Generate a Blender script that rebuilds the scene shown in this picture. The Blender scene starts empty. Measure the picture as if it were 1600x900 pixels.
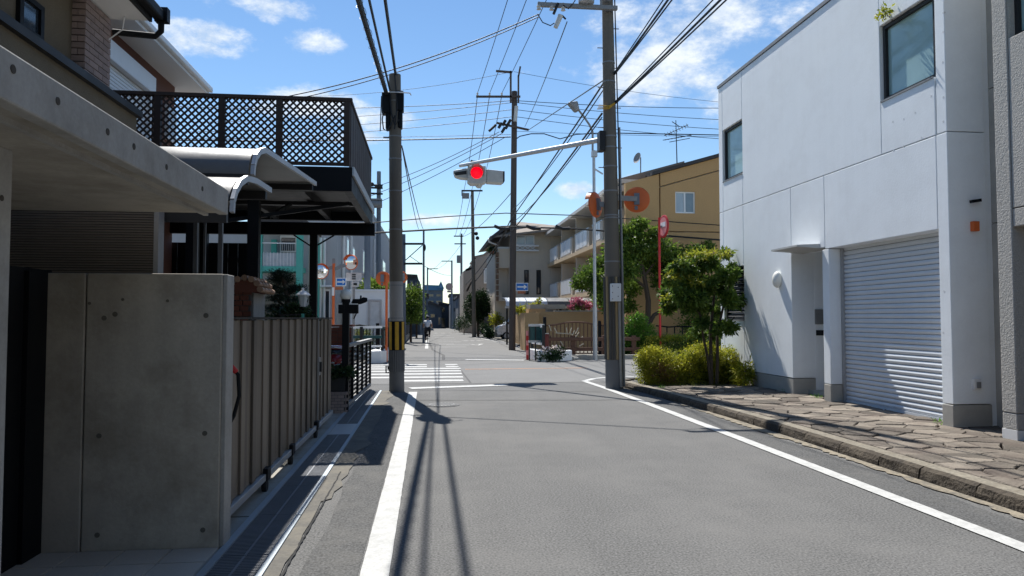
import bpy, bmesh, math, random
import numpy as np
from mathutils import Vector, Matrix
random.seed(7); rng = np.random.default_rng(7)
scene = bpy.context.scene
COL = scene.collection
R = math.radians

# ------------------------------------------------------------------ camera
FPX, YAW, PITCH, EYE = 1150.0, R(6.45), R(2.34), 1.55
cam_d = bpy.data.cameras.new('camera')
cam_d.sensor_width = 36; cam_d.lens = 36 * FPX / 1600
cam_d.clip_start = 0.05; cam_d.clip_end = 6000
cam = bpy.data.objects.new('camera', cam_d); COL.objects.link(cam)
cam.location = (0, 0, EYE)
cam.rotation_euler = (R(90) + PITCH, 0, -YAW)
scene.camera = cam

# ------------------------------------------------------------------ world, sun, exposure
SUN = Vector((-0.116, 0.571, 0.812)).normalized()      # towards the sun
SUN_EL = math.asin(SUN.z); SUN_AZ = math.atan2(SUN.x, SUN.y)
scene.view_settings.view_transform = 'Standard'
scene.view_settings.look = 'None'
scene.view_settings.exposure = 0.72
scene.view_settings.gamma = 1.0
world = bpy.data.worlds.new('World'); scene.world = world; world.use_nodes = True

fv = Vector((math.sin(YAW)*math.cos(PITCH), math.cos(YAW)*math.cos(PITCH), math.sin(PITCH)))
rv = Vector((math.cos(YAW), -math.sin(YAW), 0)); uv = rv.cross(fv)
def ray(px, py): return fv*FPX + rv*(px-800) + uv*(450-py)
def at(px, py, Y):
    d = ray(px, py); t = Y/d.y; return Vector((d.x*t, Y, EYE+d.z*t))
def aX(px, py, X):
    d = ray(px, py); t = X/d.x; return Vector((X, d.y*t, EYE+d.z*t))
def aZ(px, py, z=0.0):
    d = ray(px, py); t = (z-EYE)/d.z; return Vector((d.x*t, d.y*t, z))

def build_world():
    nt = world.node_tree; N = nt.nodes; L = nt.links; N.clear()
    out = N.new('ShaderNodeOutputWorld'); bg = N.new('ShaderNodeBackground')
    sky = N.new('ShaderNodeTexSky'); sky.sky_type = 'NISHITA'; sky.sun_disc = False
    sky.sun_elevation = SUN_EL; sky.sun_rotation = SUN_AZ
    sky.altitude = 0; sky.air_density = 1.0; sky.dust_density = 0.0; sky.ozone_density = 1.6
    bg.inputs['Strength'].default_value = 0.084
    tc = N.new('ShaderNodeTexCoord')
    sep = N.new('ShaderNodeSeparateXYZ'); L.new(tc.outputs['Generated'], sep.inputs[0])
    def m(op, a, b=None, c=None):
        n = N.new('ShaderNodeMath'); n.operation = op
        for i, v in enumerate((a, b, c)):
            if v is None: continue
            if isinstance(v, (int, float)): n.inputs[i].default_value = v
            else: L.new(v, n.inputs[i])
        return n.outputs[0]
    az = m('ARCTAN2', sep.outputs[0], sep.outputs[1]); el = m('ARCSINE', sep.outputs[2])
    blobs = [(1060, 70, 105, 75), (985, 115, 50, 30), (1110, 15, 75, 40), (1150, 130, 90, 30), (435, 8, 50, 17), (495, 66, 32, 15),
             (500, 160, 85, 18), (590, 185, 45, 18), (905, 297, 26, 11), (300, 60, 60, 20), (660, 345, 45, 9), (985, 280, 30, 8),
             (560, 215, 40, 10), (1300, -60, 160, 60), (150, -80, 140, 40), (700, -160, 120, 35)]
    mask = None
    for (px, py, rx, ry) in blobs:
        d = ray(px, py).normalized()
        a0 = math.atan2(d.x, d.y); e0 = math.asin(d.z)
        u = m('DIVIDE', m('SUBTRACT', az, a0), rx*1.45/FPX); v = m('DIVIDE', m('SUBTRACT', el, e0), ry*1.45/FPX)
        k = m('SUBTRACT', 1.0, m('ADD', m('MULTIPLY', u, u), m('MULTIPLY', v, v)))
        k = m('MAXIMUM', k, -0.6)
        mask = k if mask is None else m('MAXIMUM', mask, k)
    mp = N.new('ShaderNodeMapping'); mp.inputs['Scale'].default_value = (1, 1, 1.8)
    L.new(tc.outputs['Generated'], mp.inputs[0])
    def noise(s, d, rough):
        n = N.new('ShaderNodeTexNoise'); n.inputs['Scale'].default_value = s; n.inputs['Detail'].default_value = d
        n.inputs['Roughness'].default_value = rough; L.new(mp.outputs[0], n.inputs['Vector']); return n.outputs[0]
    n1 = noise(9, 9, 0.62); n2 = noise(3.2, 4, 0.55); n3 = noise(26, 6, 0.65)
    edge = m('ADD', m('MULTIPLY', m('SUBTRACT', n1, 0.5), 5.4), m('MULTIPLY', m('SUBTRACT', n3, 0.5), 2.4))
    dens = m('ADD', m('MULTIPLY', mask, 1.35), edge)
    gen = m('ADD', m('MULTIPLY', m('SUBTRACT', n2, 0.80), 6.0), m('MULTIPLY', edge, 0.6))
    dens = m('MAXIMUM', dens, gen)
    mr = N.new('ShaderNodeMapRange'); mr.interpolation_type = 'SMOOTHSTEP'
    L.new(dens, mr.inputs['Value']); mr.inputs['From Min'].default_value = 0.0; mr.inputs['From Max'].default_value = 1.7
    mr.inputs['To Max'].default_value = 0.92
    above = m('GREATER_THAN', sep.outputs[2], 0.0)
    fac = m('MULTIPLY', mr.outputs[0], above)
    shade = N.new('ShaderNodeMapRange'); L.new(n3, shade.inputs['Value'])
    shade.inputs['From Min'].default_value = 0.35; shade.inputs['From Max'].default_value = 0.65
    cr = N.new('ShaderNodeMix'); cr.data_type = 'RGBA'; L.new(shade.outputs[0], cr.inputs['Factor'])
    cr.inputs['A'].default_value = (4.6, 5.5, 6.7, 1); cr.inputs['B'].default_value = (7.4, 7.8, 8.2, 1)
    mx = N.new('ShaderNodeMix'); mx.data_type = 'RGBA'
    hsv = N.new('ShaderNodeHueSaturation'); hsv.inputs['Saturation'].default_value = 1.13; hsv.inputs['Value'].default_value = 1.0
    L.new(sky.outputs[0], hsv.inputs['Color'])
    L.new(fac, mx.inputs['Factor']); L.new(hsv.outputs[0], mx.inputs['A']); L.new(cr.outputs['Result'], mx.inputs['B'])
    L.new(mx.outputs['Result'], bg.inputs['Color']); L.new(bg.outputs[0], out.inputs[0])
build_world()
sun_d = bpy.data.lights.new('sun', 'SUN'); sun_d.energy = 4.5; sun_d.angle = R(0.53); sun_d.color = (1.0, 0.965, 0.905)
sun = bpy.data.objects.new('sun', sun_d); COL.objects.link(sun)
sun.rotation_euler = SUN.to_track_quat('Z', 'Y').to_euler()
scene.cycles.max_bounces = 8; scene.cycles.diffuse_bounces = 4; scene.cycles.transparent_max_bounces = 12

# ------------------------------------------------------------------ materials
MATS = {}
def mat(key, col, rough=0.8, var=0.12, scale=6.0, fine=0.08, fscale=90.0, bump=0.25, metal=0.0, spec=0.35, piece=0.0,
        streak=0.0, lane=0.0, dirt=None, dirt_amt=0.0, dirt_scale=1.2, coat=0.0, bdist=0.004):
    """procedural paint / stone / metal: base colour with broad and fine noise, optional streaks, dirt patches, per-piece shift"""
    if key in MATS: return MATS[key]
    m = bpy.data.materials.new(key); m.use_nodes = True; nt = m.node_tree; N = nt.nodes; L = nt.links
    b = N['Principled BSDF']; b.inputs['Metallic'].default_value = metal; b.inputs['Specular IOR Level'].default_value = spec
    if coat: b.inputs['Coat Weight'].default_value = coat
    geo = N.new('ShaderNodeNewGeometry')
    def noise(s, d=5, vec=None, rgh=0.6):
        n = N.new('ShaderNodeTexNoise'); n.inputs['Scale'].default_value = s; n.inputs['Detail'].default_value = d
        n.inputs['Roughness'].default_value = rgh
        L.new(vec or geo.outputs['Position'], n.inputs['Vector']); return n.outputs[0]
    def ma(op, a, c):
        n = N.new('ShaderNodeMath'); n.operation = op
        for i, v in enumerate((a, c)):
            if isinstance(v, (int, float)): n.inputs[i].default_value = v
            else: L.new(v, n.inputs[i])
        return n.outputs[0]
    n1 = noise(scale); n2 = noise(fscale, 3)
    val = ma('ADD', ma('MULTIPLY', ma('SUBTRACT', n1, 0.5), var*4), ma('MULTIPLY', ma('SUBTRACT', n2, 0.5), fine*4))
    if streak:
        mp = N.new('ShaderNodeMapping'); mp.inputs['Scale'].default_value = (7, 7, 0.35); L.new(geo.outputs['Position'], mp.inputs[0])
        val = ma('ADD', val, ma('MULTIPLY', ma('SUBTRACT', noise(1.0, 6, mp.outputs[0]), 0.5), streak*4))
    if lane:
        mp2 = N.new('ShaderNodeMapping'); mp2.inputs['Scale'].default_value = (1.7, 0.07, 1); L.new(geo.outputs['Position'], mp2.inputs[0])
        val = ma('ADD', val, ma('MULTIPLY', ma('SUBTRACT', noise(1.0, 6, mp2.outputs[0]), 0.5), lane*4))
    if piece:
        oi = N.new('ShaderNodeObjectInfo')
        val = ma('ADD', val, ma('MULTIPLY', ma('SUBTRACT', oi.outputs['Random'], 0.5), piece*2))
    val = ma('ADD', val, 1.0)
    mul = N.new('ShaderNodeMix'); mul.data_type = 'RGBA'; mul.blend_type = 'MULTIPLY'; mul.inputs['Factor'].default_value = 1
    mul.inputs['A'].default_value = (*col, 1)
    cmb = N.new('ShaderNodeCombineXYZ')
    for i in range(3): L.new(val, cmb.inputs[i])
    L.new(cmb.outputs[0], mul.inputs['B'])
    cur = mul.outputs['Result']
    if dirt:
        dn = noise(dirt_scale, 8, None, 0.68)
        mr = N.new('ShaderNodeMapRange'); L.new(dn, mr.inputs['Value'])
        mr.inputs['From Min'].default_value = 0.45; mr.inputs['From Max'].default_value = 0.72; mr.inputs['To Max'].default_value = dirt_amt
        dm = N.new('ShaderNodeMix'); dm.data_type = 'RGBA'; L.new(mr.outputs[0], dm.inputs['Factor'])
        L.new(cur, dm.inputs['A']); dm.inputs['B'].default_value = (*dirt, 1); cur = dm.outputs['Result']
    L.new(cur, b.inputs['Base Color'])
    rr = ma('ADD', ma('MULTIPLY', ma('SUBTRACT', n1, 0.5), 0.25), rough); L.new(rr, b.inputs['Roughness'])
    if bump:
        bp = N.new('ShaderNodeBump'); bp.inputs['Strength'].default_value = bump; bp.inputs['Distance'].default_value = bdist
        L.new(ma('ADD', n2, ma('MULTIPLY', n1, 0.6)), bp.inputs['Height']); L.new(bp.outputs[0], b.inputs['Normal'])
    MATS[key] = m; return m

def leaf_mat(key, dark, light, trans=0.35, hue_noise=3.0):
    if key in MATS: return MATS[key]
    m = bpy.data.materials.new(key); m.use_nodes = True; nt = m.node_tree; N = nt.nodes; L = nt.links
    b = N['Principled BSDF']; out = N['Material Output']
    geo = N.new('ShaderNodeNewGeometry'); n = N.new('ShaderNodeTexNoise'); n.inputs['Scale'].default_value = hue_noise; n.inputs['Detail'].default_value = 3
    L.new(geo.outputs['Position'], n.inputs['Vector'])
    ad = N.new('ShaderNodeMath'); ad.operation = 'MULTIPLY_ADD'; L.new(geo.outputs['Random Per Island'], ad.inputs[0]); ad.inputs[1].default_value = 0.6
    mm = N.new('ShaderNodeMapRange'); L.new(n.outputs[0], mm.inputs['Value']); mm.inputs['From Min'].default_value = 0.35; mm.inputs['From Max'].default_value = 0.65
    mm.inputs['To Min'].default_value = -0.15; mm.inputs['To Max'].default_value = 0.5
    L.new(mm.outputs[0], ad.inputs[2])
    r = N.new('ShaderNodeMix'); r.data_type = 'RGBA'; r.inputs['A'].default_value = (*dark, 1); r.inputs['B'].default_value = (*light, 1)
    L.new(ad.outputs[0], r.inputs['Factor'])
    L.new(r.outputs['Result'], b.inputs['Base Color']); b.inputs['Roughness'].default_value = 0.5; b.inputs['Specular IOR Level'].default_value = 0.35
    t = N.new('ShaderNodeBsdfTranslucent'); L.new(r.outputs['Result'], t.inputs['Color'])
    ms = N.new('ShaderNodeMixShader'); ms.inputs[0].default_value = trans; L.new(b.outputs[0], ms.inputs[1]); L.new(t.outputs[0], ms.inputs[2])
    L.new(ms.outputs[0], out.inputs[0]); MATS[key] = m; return m

def glass_mat(key, col, rough=0.06, spec=0.8, metal=0.0, alpha=1.0):
    if key in MATS: return MATS[key]
    m = bpy.data.materials.new(key); m.use_nodes = True; N = m.node_tree.nodes; L = m.node_tree.links; b = N['Principled BSDF']
    geo = N.new('ShaderNodeNewGeometry'); n = N.new('ShaderNodeTexNoise'); n.inputs['Scale'].default_value = 2.2; n.inputs['Detail'].default_value = 4
    L.new(geo.outputs['Position'], n.inputs['Vector'])
    r = N.new('ShaderNodeMix'); r.data_type = 'RGBA'; r.inputs['A'].default_value = (*[c*0.8 for c in col], 1); r.inputs['B'].default_value = (*[c*1.2 for c in col], 1)
    L.new(n.outputs[0], r.inputs['Factor']); L.new(r.outputs['Result'], b.inputs['Base Color'])
    b.inputs['Roughness'].default_value = rough; b.inputs['Specular IOR Level'].default_value = spec; b.inputs['Metallic'].default_value = metal
    b.inputs['Alpha'].default_value = alpha
    MATS[key] = m; return m
def emis_mat(key, col, strength, base=None):
    m = bpy.data.materials.new(key); m.use_nodes = True; b = m.node_tree.nodes['Principled BSDF']
    b.inputs['Base Color'].default_value = (*(base or col), 1); b.inputs['Emission Color'].default_value = (*col, 1)
    b.inputs['Emission Strength'].default_value = strength; MATS[key] = m; return m

asphalt = mat('asphalt', (0.124, 0.123, 0.120), 0.9, 0.10, 1.3, 0.75, 62, 0.7, spec=0.25, dirt=(0.185, 0.18, 0.172), dirt_amt=0.55, dirt_scale=0.6, bdist=.008, lane=.09)
asphalt_dark = mat('asphalt_dark', (0.090, 0.090, 0.089), 0.9, 0.10, 1.5, 0.75, 62, 0.7, spec=0.25, dirt=(0.15, 0.145, 0.135), dirt_amt=0.5, dirt_scale=2.5, bdist=.008)
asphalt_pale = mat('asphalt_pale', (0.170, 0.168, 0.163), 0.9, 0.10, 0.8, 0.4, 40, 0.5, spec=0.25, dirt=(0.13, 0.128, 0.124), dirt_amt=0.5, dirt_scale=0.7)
earth = mat('earth', (0.16, 0.15, 0.13), 0.95, 0.15, 2, 0.1, 60, 0.4)
paint = mat('road_paint', (0.475, 0.475, 0.46), 0.75, 0.06, 3, 0.16, 60, 0.5, dirt=(0.30, 0.30, 0.29), dirt_amt=0.7, dirt_scale=7)
paint_worn = mat('road_paint_worn', (0.46, 0.46, 0.45), 0.8, 0.12, 9, 0.12, 120, 0.4, dirt=(0.16, 0.16, 0.155), dirt_amt=1.0, dirt_scale=14)
paint_orange = mat('road_paint_orange', (0.55, 0.27, 0.13), 0.8, 0.1, 5, 0.1, 120, 0.4, dirt=(0.2, 0.17, 0.15), dirt_amt=0.8, dirt_scale=6)
concrete = mat('raw_concrete', (0.40, 0.37, 0.315), 0.8, 0.13, 2.2, 0.07, 45, 0.4, streak=0.09, dirt=(0.21, 0.187, 0.145), dirt_amt=0.85, dirt_scale=1.9)
concrete_lit = mat('concrete_lit_face', (0.37, 0.36, 0.335), 0.8, 0.12, 2.6, 0.08, 50, 0.4, streak=0.10, dirt=(0.20, 0.19, 0.165), dirt_amt=0.75, dirt_scale=2.6)  # greyer copy of the raw concrete, lit look of these faces put into the colour
cement = mat('cement', (0.33, 0.32, 0.29), 0.9, 0.12, 2.5, 0.1, 80, 0.5, dirt=(0.22, 0.2, 0.16), dirt_amt=0.6, dirt_scale=4)
pole_concrete = mat('pole_concrete', (0.165, 0.142, 0.113), 0.85, 0.07, 3, 0.05, 70, 0.3, streak=0.10)
pole_lower = mat('pole_concrete_pale', (0.34, 0.325, 0.305), 0.85, 0.06, 3, 0.05, 70, 0.3, streak=0.06)
pole_base = mat('pole_base_sheath', (0.165, 0.165, 0.165), 0.8, 0.08, 3, 0.06, 60, 0.3, streak=0.05)
white_wall = mat('white_wall_paint', (0.87, 0.905, 0.925), 0.7, 0.014, 1.2, 0.015, 30, 0.28, streak=0.018, dirt=(0.72, 0.74, 0.745), dirt_amt=0.4, dirt_scale=1.4, bdist=0.006)
white_trim = mat('white_trim', (0.78, 0.78, 0.77), 0.5, 0.03, 3, 0.02, 50, 0.1)
skirting_m = mat('skirting_concrete', (0.40, 0.385, 0.35), 0.85, 0.08, 1.5, 0.05, 50, 0.3, dirt=(0.3, 0.29, 0.26), dirt_amt=0.6, dirt_scale=2.5)
neighbour_m = mat('rough_grey_render', (0.42, 0.405, 0.375), 0.95, 0.05, 1.5, 0.10, 45, 0.9, bdist=0.012)
shutter_m = mat('shutter_steel', (0.64, 0.675, 0.71), 0.42, 0.02, 2, 0.02, 40, 0.05, metal=0.0, spec=0.5, streak=0.03)
dark_metal = mat('dark_metal', (0.026, 0.026, 0.027), 0.5, 0.1, 4, 0.05, 60, 0.1, metal=0.0, spec=.25)
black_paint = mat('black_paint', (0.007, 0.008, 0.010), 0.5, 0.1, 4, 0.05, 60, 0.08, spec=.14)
black_cable = mat('cable_rubber', (0.018, 0.018, 0.02), 0.55, 0.1, 8, 0.05, 90, 0.0)
steel = mat('galvanised_steel', (0.42, 0.43, 0.44), 0.45, 0.08, 6, 0.05, 60, 0.12, metal=0.55)
steel_dull = mat('weathered_steel', (0.26, 0.26, 0.26), 0.6, 0.1, 5, 0.06, 60, 0.15, metal=0.35)
rail_blue = mat('drain_rail_steel', (0.33, 0.375, 0.42), 0.5, 0.08, 3, 0.05, 80, 0.15, metal=0.4)
grate_m = mat('drain_grate_steel', (0.20, 0.21, 0.23), 0.5, 0.12, 4, 0.06, 80, 0.15, metal=0.2)
pit_m = mat('drain_pit', (0.03, 0.03, 0.03), 0.95, 0.2, 3, 0.1, 60, 0.2)
gate_wood = mat('gate_board', (0.130, 0.105, 0.080), 0.5, 0.10, 2.0, 0.06, 50, 0.2, piece=0.30, streak=0.16)
lattice_m = mat('lattice_timber', (0.040, 0.027, 0.021), 0.65, 0.15, 4, 0.08, 70, 0.2, piece=0.15, streak=0.08)
brick_pale = mat('brick_pinkish', (0.29, 0.225, 0.205), 0.85, 0.08, 8, 0.08, 80, 0.4, piece=0.14)
brick_red = mat('brick_red', (0.17, 0.062, 0.042), 0.85, 0.1, 8, 0.08, 80, 0.4, piece=0.2)
mortar = mat('mortar', (0.085, 0.078, 0.072), 0.95, 0.1, 8, 0.1, 90, 0.3)
tan_render = mat('tan_render', (0.17, 0.14, 0.095), 0.95, 0.12, 1.3, 0.12, 60, 0.6, streak=0.05, dirt=(0.11, 0.09, 0.062), dirt_amt=0.6, dirt_scale=1.5, bdist=0.01)
brown_wall = mat('brown_wall', (0.135, 0.062, 0.045), 0.85, 0.1, 3, 0.1, 50, 0.4)
grey_render = mat('grey_render', (0.43, 0.435, 0.44), 0.9, 0.06, 1, 0.05, 40, 0.3, streak=0.05)
ochre_wall = mat('ochre_tile_wall', (0.52, 0.32, 0.145), 0.85, 0.05, 1.0, 0.12, 22, 0.4, streak=0.015)
ochre_garden = mat('ochre_garden_wall', (0.42, 0.285, 0.15), 0.9, 0.07, 1.5, 0.08, 30, 0.4)
beige_render = mat('beige_render', (0.60, 0.52, 0.42), 0.9, 0.06, 1, 0.05, 40, 0.3, streak=0.03)
brown_render = mat('brown_trim_render', (0.20, 0.125, 0.08), 0.9, 0.08, 2, 0.06, 40, 0.3)
roof_dark = mat('dark_roof', (0.06, 0.055, 0.055), 0.7, 0.1, 3, 0.08, 30, 0.3)
roof_tan = mat('tan_roof', (0.24, 0.20, 0.165), 0.8, 0.1, 2, 0.08, 30, 0.3)
mint = mat('mint_paint', (0.10, 0.44, 0.36), 0.6, 0.04, 3, 0.03, 40, 0.1)
orange_paint = mat('orange_paint', (0.66, 0.14, 0.035), 0.5, 0.06, 5, 0.03, 50, 0.08)
red_paint = mat('red_paint', (0.50, 0.025, 0.025), 0.45, 0.06, 5, 0.03, 50, 0.08)
yellow_paint = mat('yellow_paint', (0.62, 0.35, 0.03), 0.6, 0.1, 6, 0.06, 50, 0.15, dirt=(0.3, 0.18, 0.05), dirt_amt=0.5, dirt_scale=8)
blue_sign = mat('blue_sign', (0.02, 0.17, 0.55), 0.45, 0.04, 5, 0.02, 50, 0.02)
white_gloss = mat('white_gloss', (0.80, 0.80, 0.79), 0.35, 0.03, 4, 0.02, 50, 0.03)
globe_m = mat('opal_globe', (0.86, 0.85, 0.78), 0.25, 0.03, 4, 0.02, 50, 0.0)
flag_m = mat('flagstone', (0.175, 0.150, 0.122), 0.9, 0.24, 4, 0.24, 36, 1.0, piece=0.5, dirt=(0.10, 0.075, 0.062), dirt_amt=0.85, dirt_scale=2.2, bdist=0.012)
flag_bed = mat('flag_joint', (0.07, 0.062, 0.052), 0.95, 0.2, 6, 0.15, 60, 0.5)
curb_m = mat('curb_stone', (0.062, 0.050, 0.037), 0.95, 0.3, 9, 0.3, 30, 1.0, piece=0.15, dirt=(0.12, 0.10, 0.075), dirt_amt=0.8, dirt_scale=9, bdist=0.02)
curb_top_m = mat('curb_cement_top', (0.215, 0.192, 0.152), 0.9, 0.2, 6, 0.4, 36, 0.9, piece=0.08, dirt=(0.15, 0.12, 0.085), dirt_amt=0.6, dirt_scale=7)
sand_m = mat('gutter_sand', (0.25, 0.215, 0.16), 0.95, 0.2, 6, 0.4, 50, 0.7, dirt=(0.085, 0.082, 0.076), dirt_amt=1.0, dirt_scale=9)
tile_m = mat('floor_tile', (0.44, 0.41, 0.37), 0.7, 0.06, 3, 0.06, 60, 0.2, piece=0.06)
poly_m = mat('polycarbonate_sheet', (0.13, 0.127, 0.12), 0.36, 0.14, 3, 0.04, 30, 0.15, spec=0.6, dirt=(0.17, 0.16, 0.14), dirt_amt=0.5, dirt_scale=3)
teal_glass = glass_mat('teal_glass', (0.34, 0.49, 0.475), 0.06, 0.7)
dark_glass = glass_mat('dark_glass', (0.03, 0.04, 0.05), 0.05, 0.8)
pale_glass = glass_mat('pale_glass', (0.42, 0.48, 0.52), 0.12, 0.6)
mirror_m = glass_mat('mirror', (0.85, 0.86, 0.87), 0.02, 0.5, metal=1.0)
bark = mat('bark', (0.075, 0.058, 0.043), 0.95, 0.2, 14, 0.12, 80, 0.6)
leaf_tree = leaf_mat('leaf_tree', (0.026, 0.070, 0.014), (0.17, 0.255, 0.036), 0.46)
leaf_sunlit = leaf_mat('leaf_sunlit_yellow', (0.17, 0.22, 0.02), (0.36, 0.34, 0.04), 0.5)  # yellower leaf copy with the backlight put into its colour
leaf_big = leaf_mat('leaf_big_tree', (0.04, 0.09, 0.014), (0.20, 0.29, 0.04), 0.48)
leaf_gold = leaf_mat('leaf_gold', (0.14, 0.18, 0.016), (0.52, 0.49, 0.045), 0.5)
leaf_bright = leaf_mat('leaf_bright', (0.06, 0.17, 0.018), (0.22, 0.42, 0.05), 0.5)
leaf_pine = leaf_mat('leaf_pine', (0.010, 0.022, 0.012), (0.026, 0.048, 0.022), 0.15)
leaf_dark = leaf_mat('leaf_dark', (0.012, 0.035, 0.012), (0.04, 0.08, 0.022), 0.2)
leaf_dry = leaf_mat('leaf_dry', (0.12, 0.055, 0.02), (0.26, 0.17, 0.06), 0.3)
petal_pink = leaf_mat('petal_pink', (0.36, 0.08, 0.13), (0.62, 0.24, 0.32), 0.3)
petal_white = leaf_mat('petal_white', (0.6, 0.5, 0.48), (0.8, 0.72, 0.7), 0.3)
grass_m = leaf_mat('grass_blade', (0.09, 0.12, 0.02), (0.24, 0.26, 0.06), 0.3)
silver_paint = mat('silver_car_paint', (0.55, 0.58, 0.62), 0.3, 0.02, 2, 0.02, 50, 0.0, metal=0.3, coat=0.6)
car_red = mat('red_fairing_paint', (0.32, 0.012, 0.02), 0.25, 0.03, 3, 0.02, 50, 0.0, coat=0.8)
rubber = mat('rubber', (0.02, 0.02, 0.02), 0.8, 0.1, 6, 0.05, 60, 0.1)
skin_m = mat('skin', (0.45, 0.27, 0.19), 0.6, 0.03, 5, 0.02, 60, 0.0)
shirt_m = mat('white_shirt', (0.72, 0.72, 0.74), 0.85, 0.03, 5, 0.02, 60, 0.1)
trouser_m = mat('dark_trousers', (0.02, 0.02, 0.025), 0.85, 0.05, 5, 0.02, 60, 0.1)
timber_brown = mat('brown_timber', (0.13, 0.068, 0.045), 0.8, 0.12, 4, 0.08, 60, 0.3, piece=0.1)
rail_green = mat('green_rail_paint', (0.02, 0.075, 0.075), 0.5, 0.08, 5, 0.04, 50, 0.1)
blue_roof = mat('blue_roof_far', (0.06, 0.17, 0.30), 0.7, 0.08, 2, 0.05, 30, 0.1)
far_grey = mat('far_grey_wall', (0.16, 0.19, 0.225), 0.9, 0.08, 1, 0.05, 20, 0.1)
far_beige = mat('far_beige_wall', (0.27, 0.25, 0.225), 0.9, 0.08, 1, 0.05, 20, 0.1)
terracotta = mat('terracotta', (0.42, 0.15, 0.07), 0.8, 0.1, 5, 0.06, 50, 0.2)
clay_tile = mat('clay_cap_tile', (0.33, 0.21, 0.14), 0.6, 0.2, 9, 0.08, 60, 0.2, piece=0.3)
red_lens = emis_mat('red_signal_lens', (1.0, 0.0, 0.012), 0.9, (0.25, 0.0, 0.0))
sign_pink = mat('faded_sign_face', (0.74, 0.27, 0.26), 0.5, 0.05, 6, 0.03, 50, 0.03)
insul = mat('porcelain', (0.62, 0.60, 0.56), 0.3, 0.04, 6, 0.03, 50, 0.0)

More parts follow.
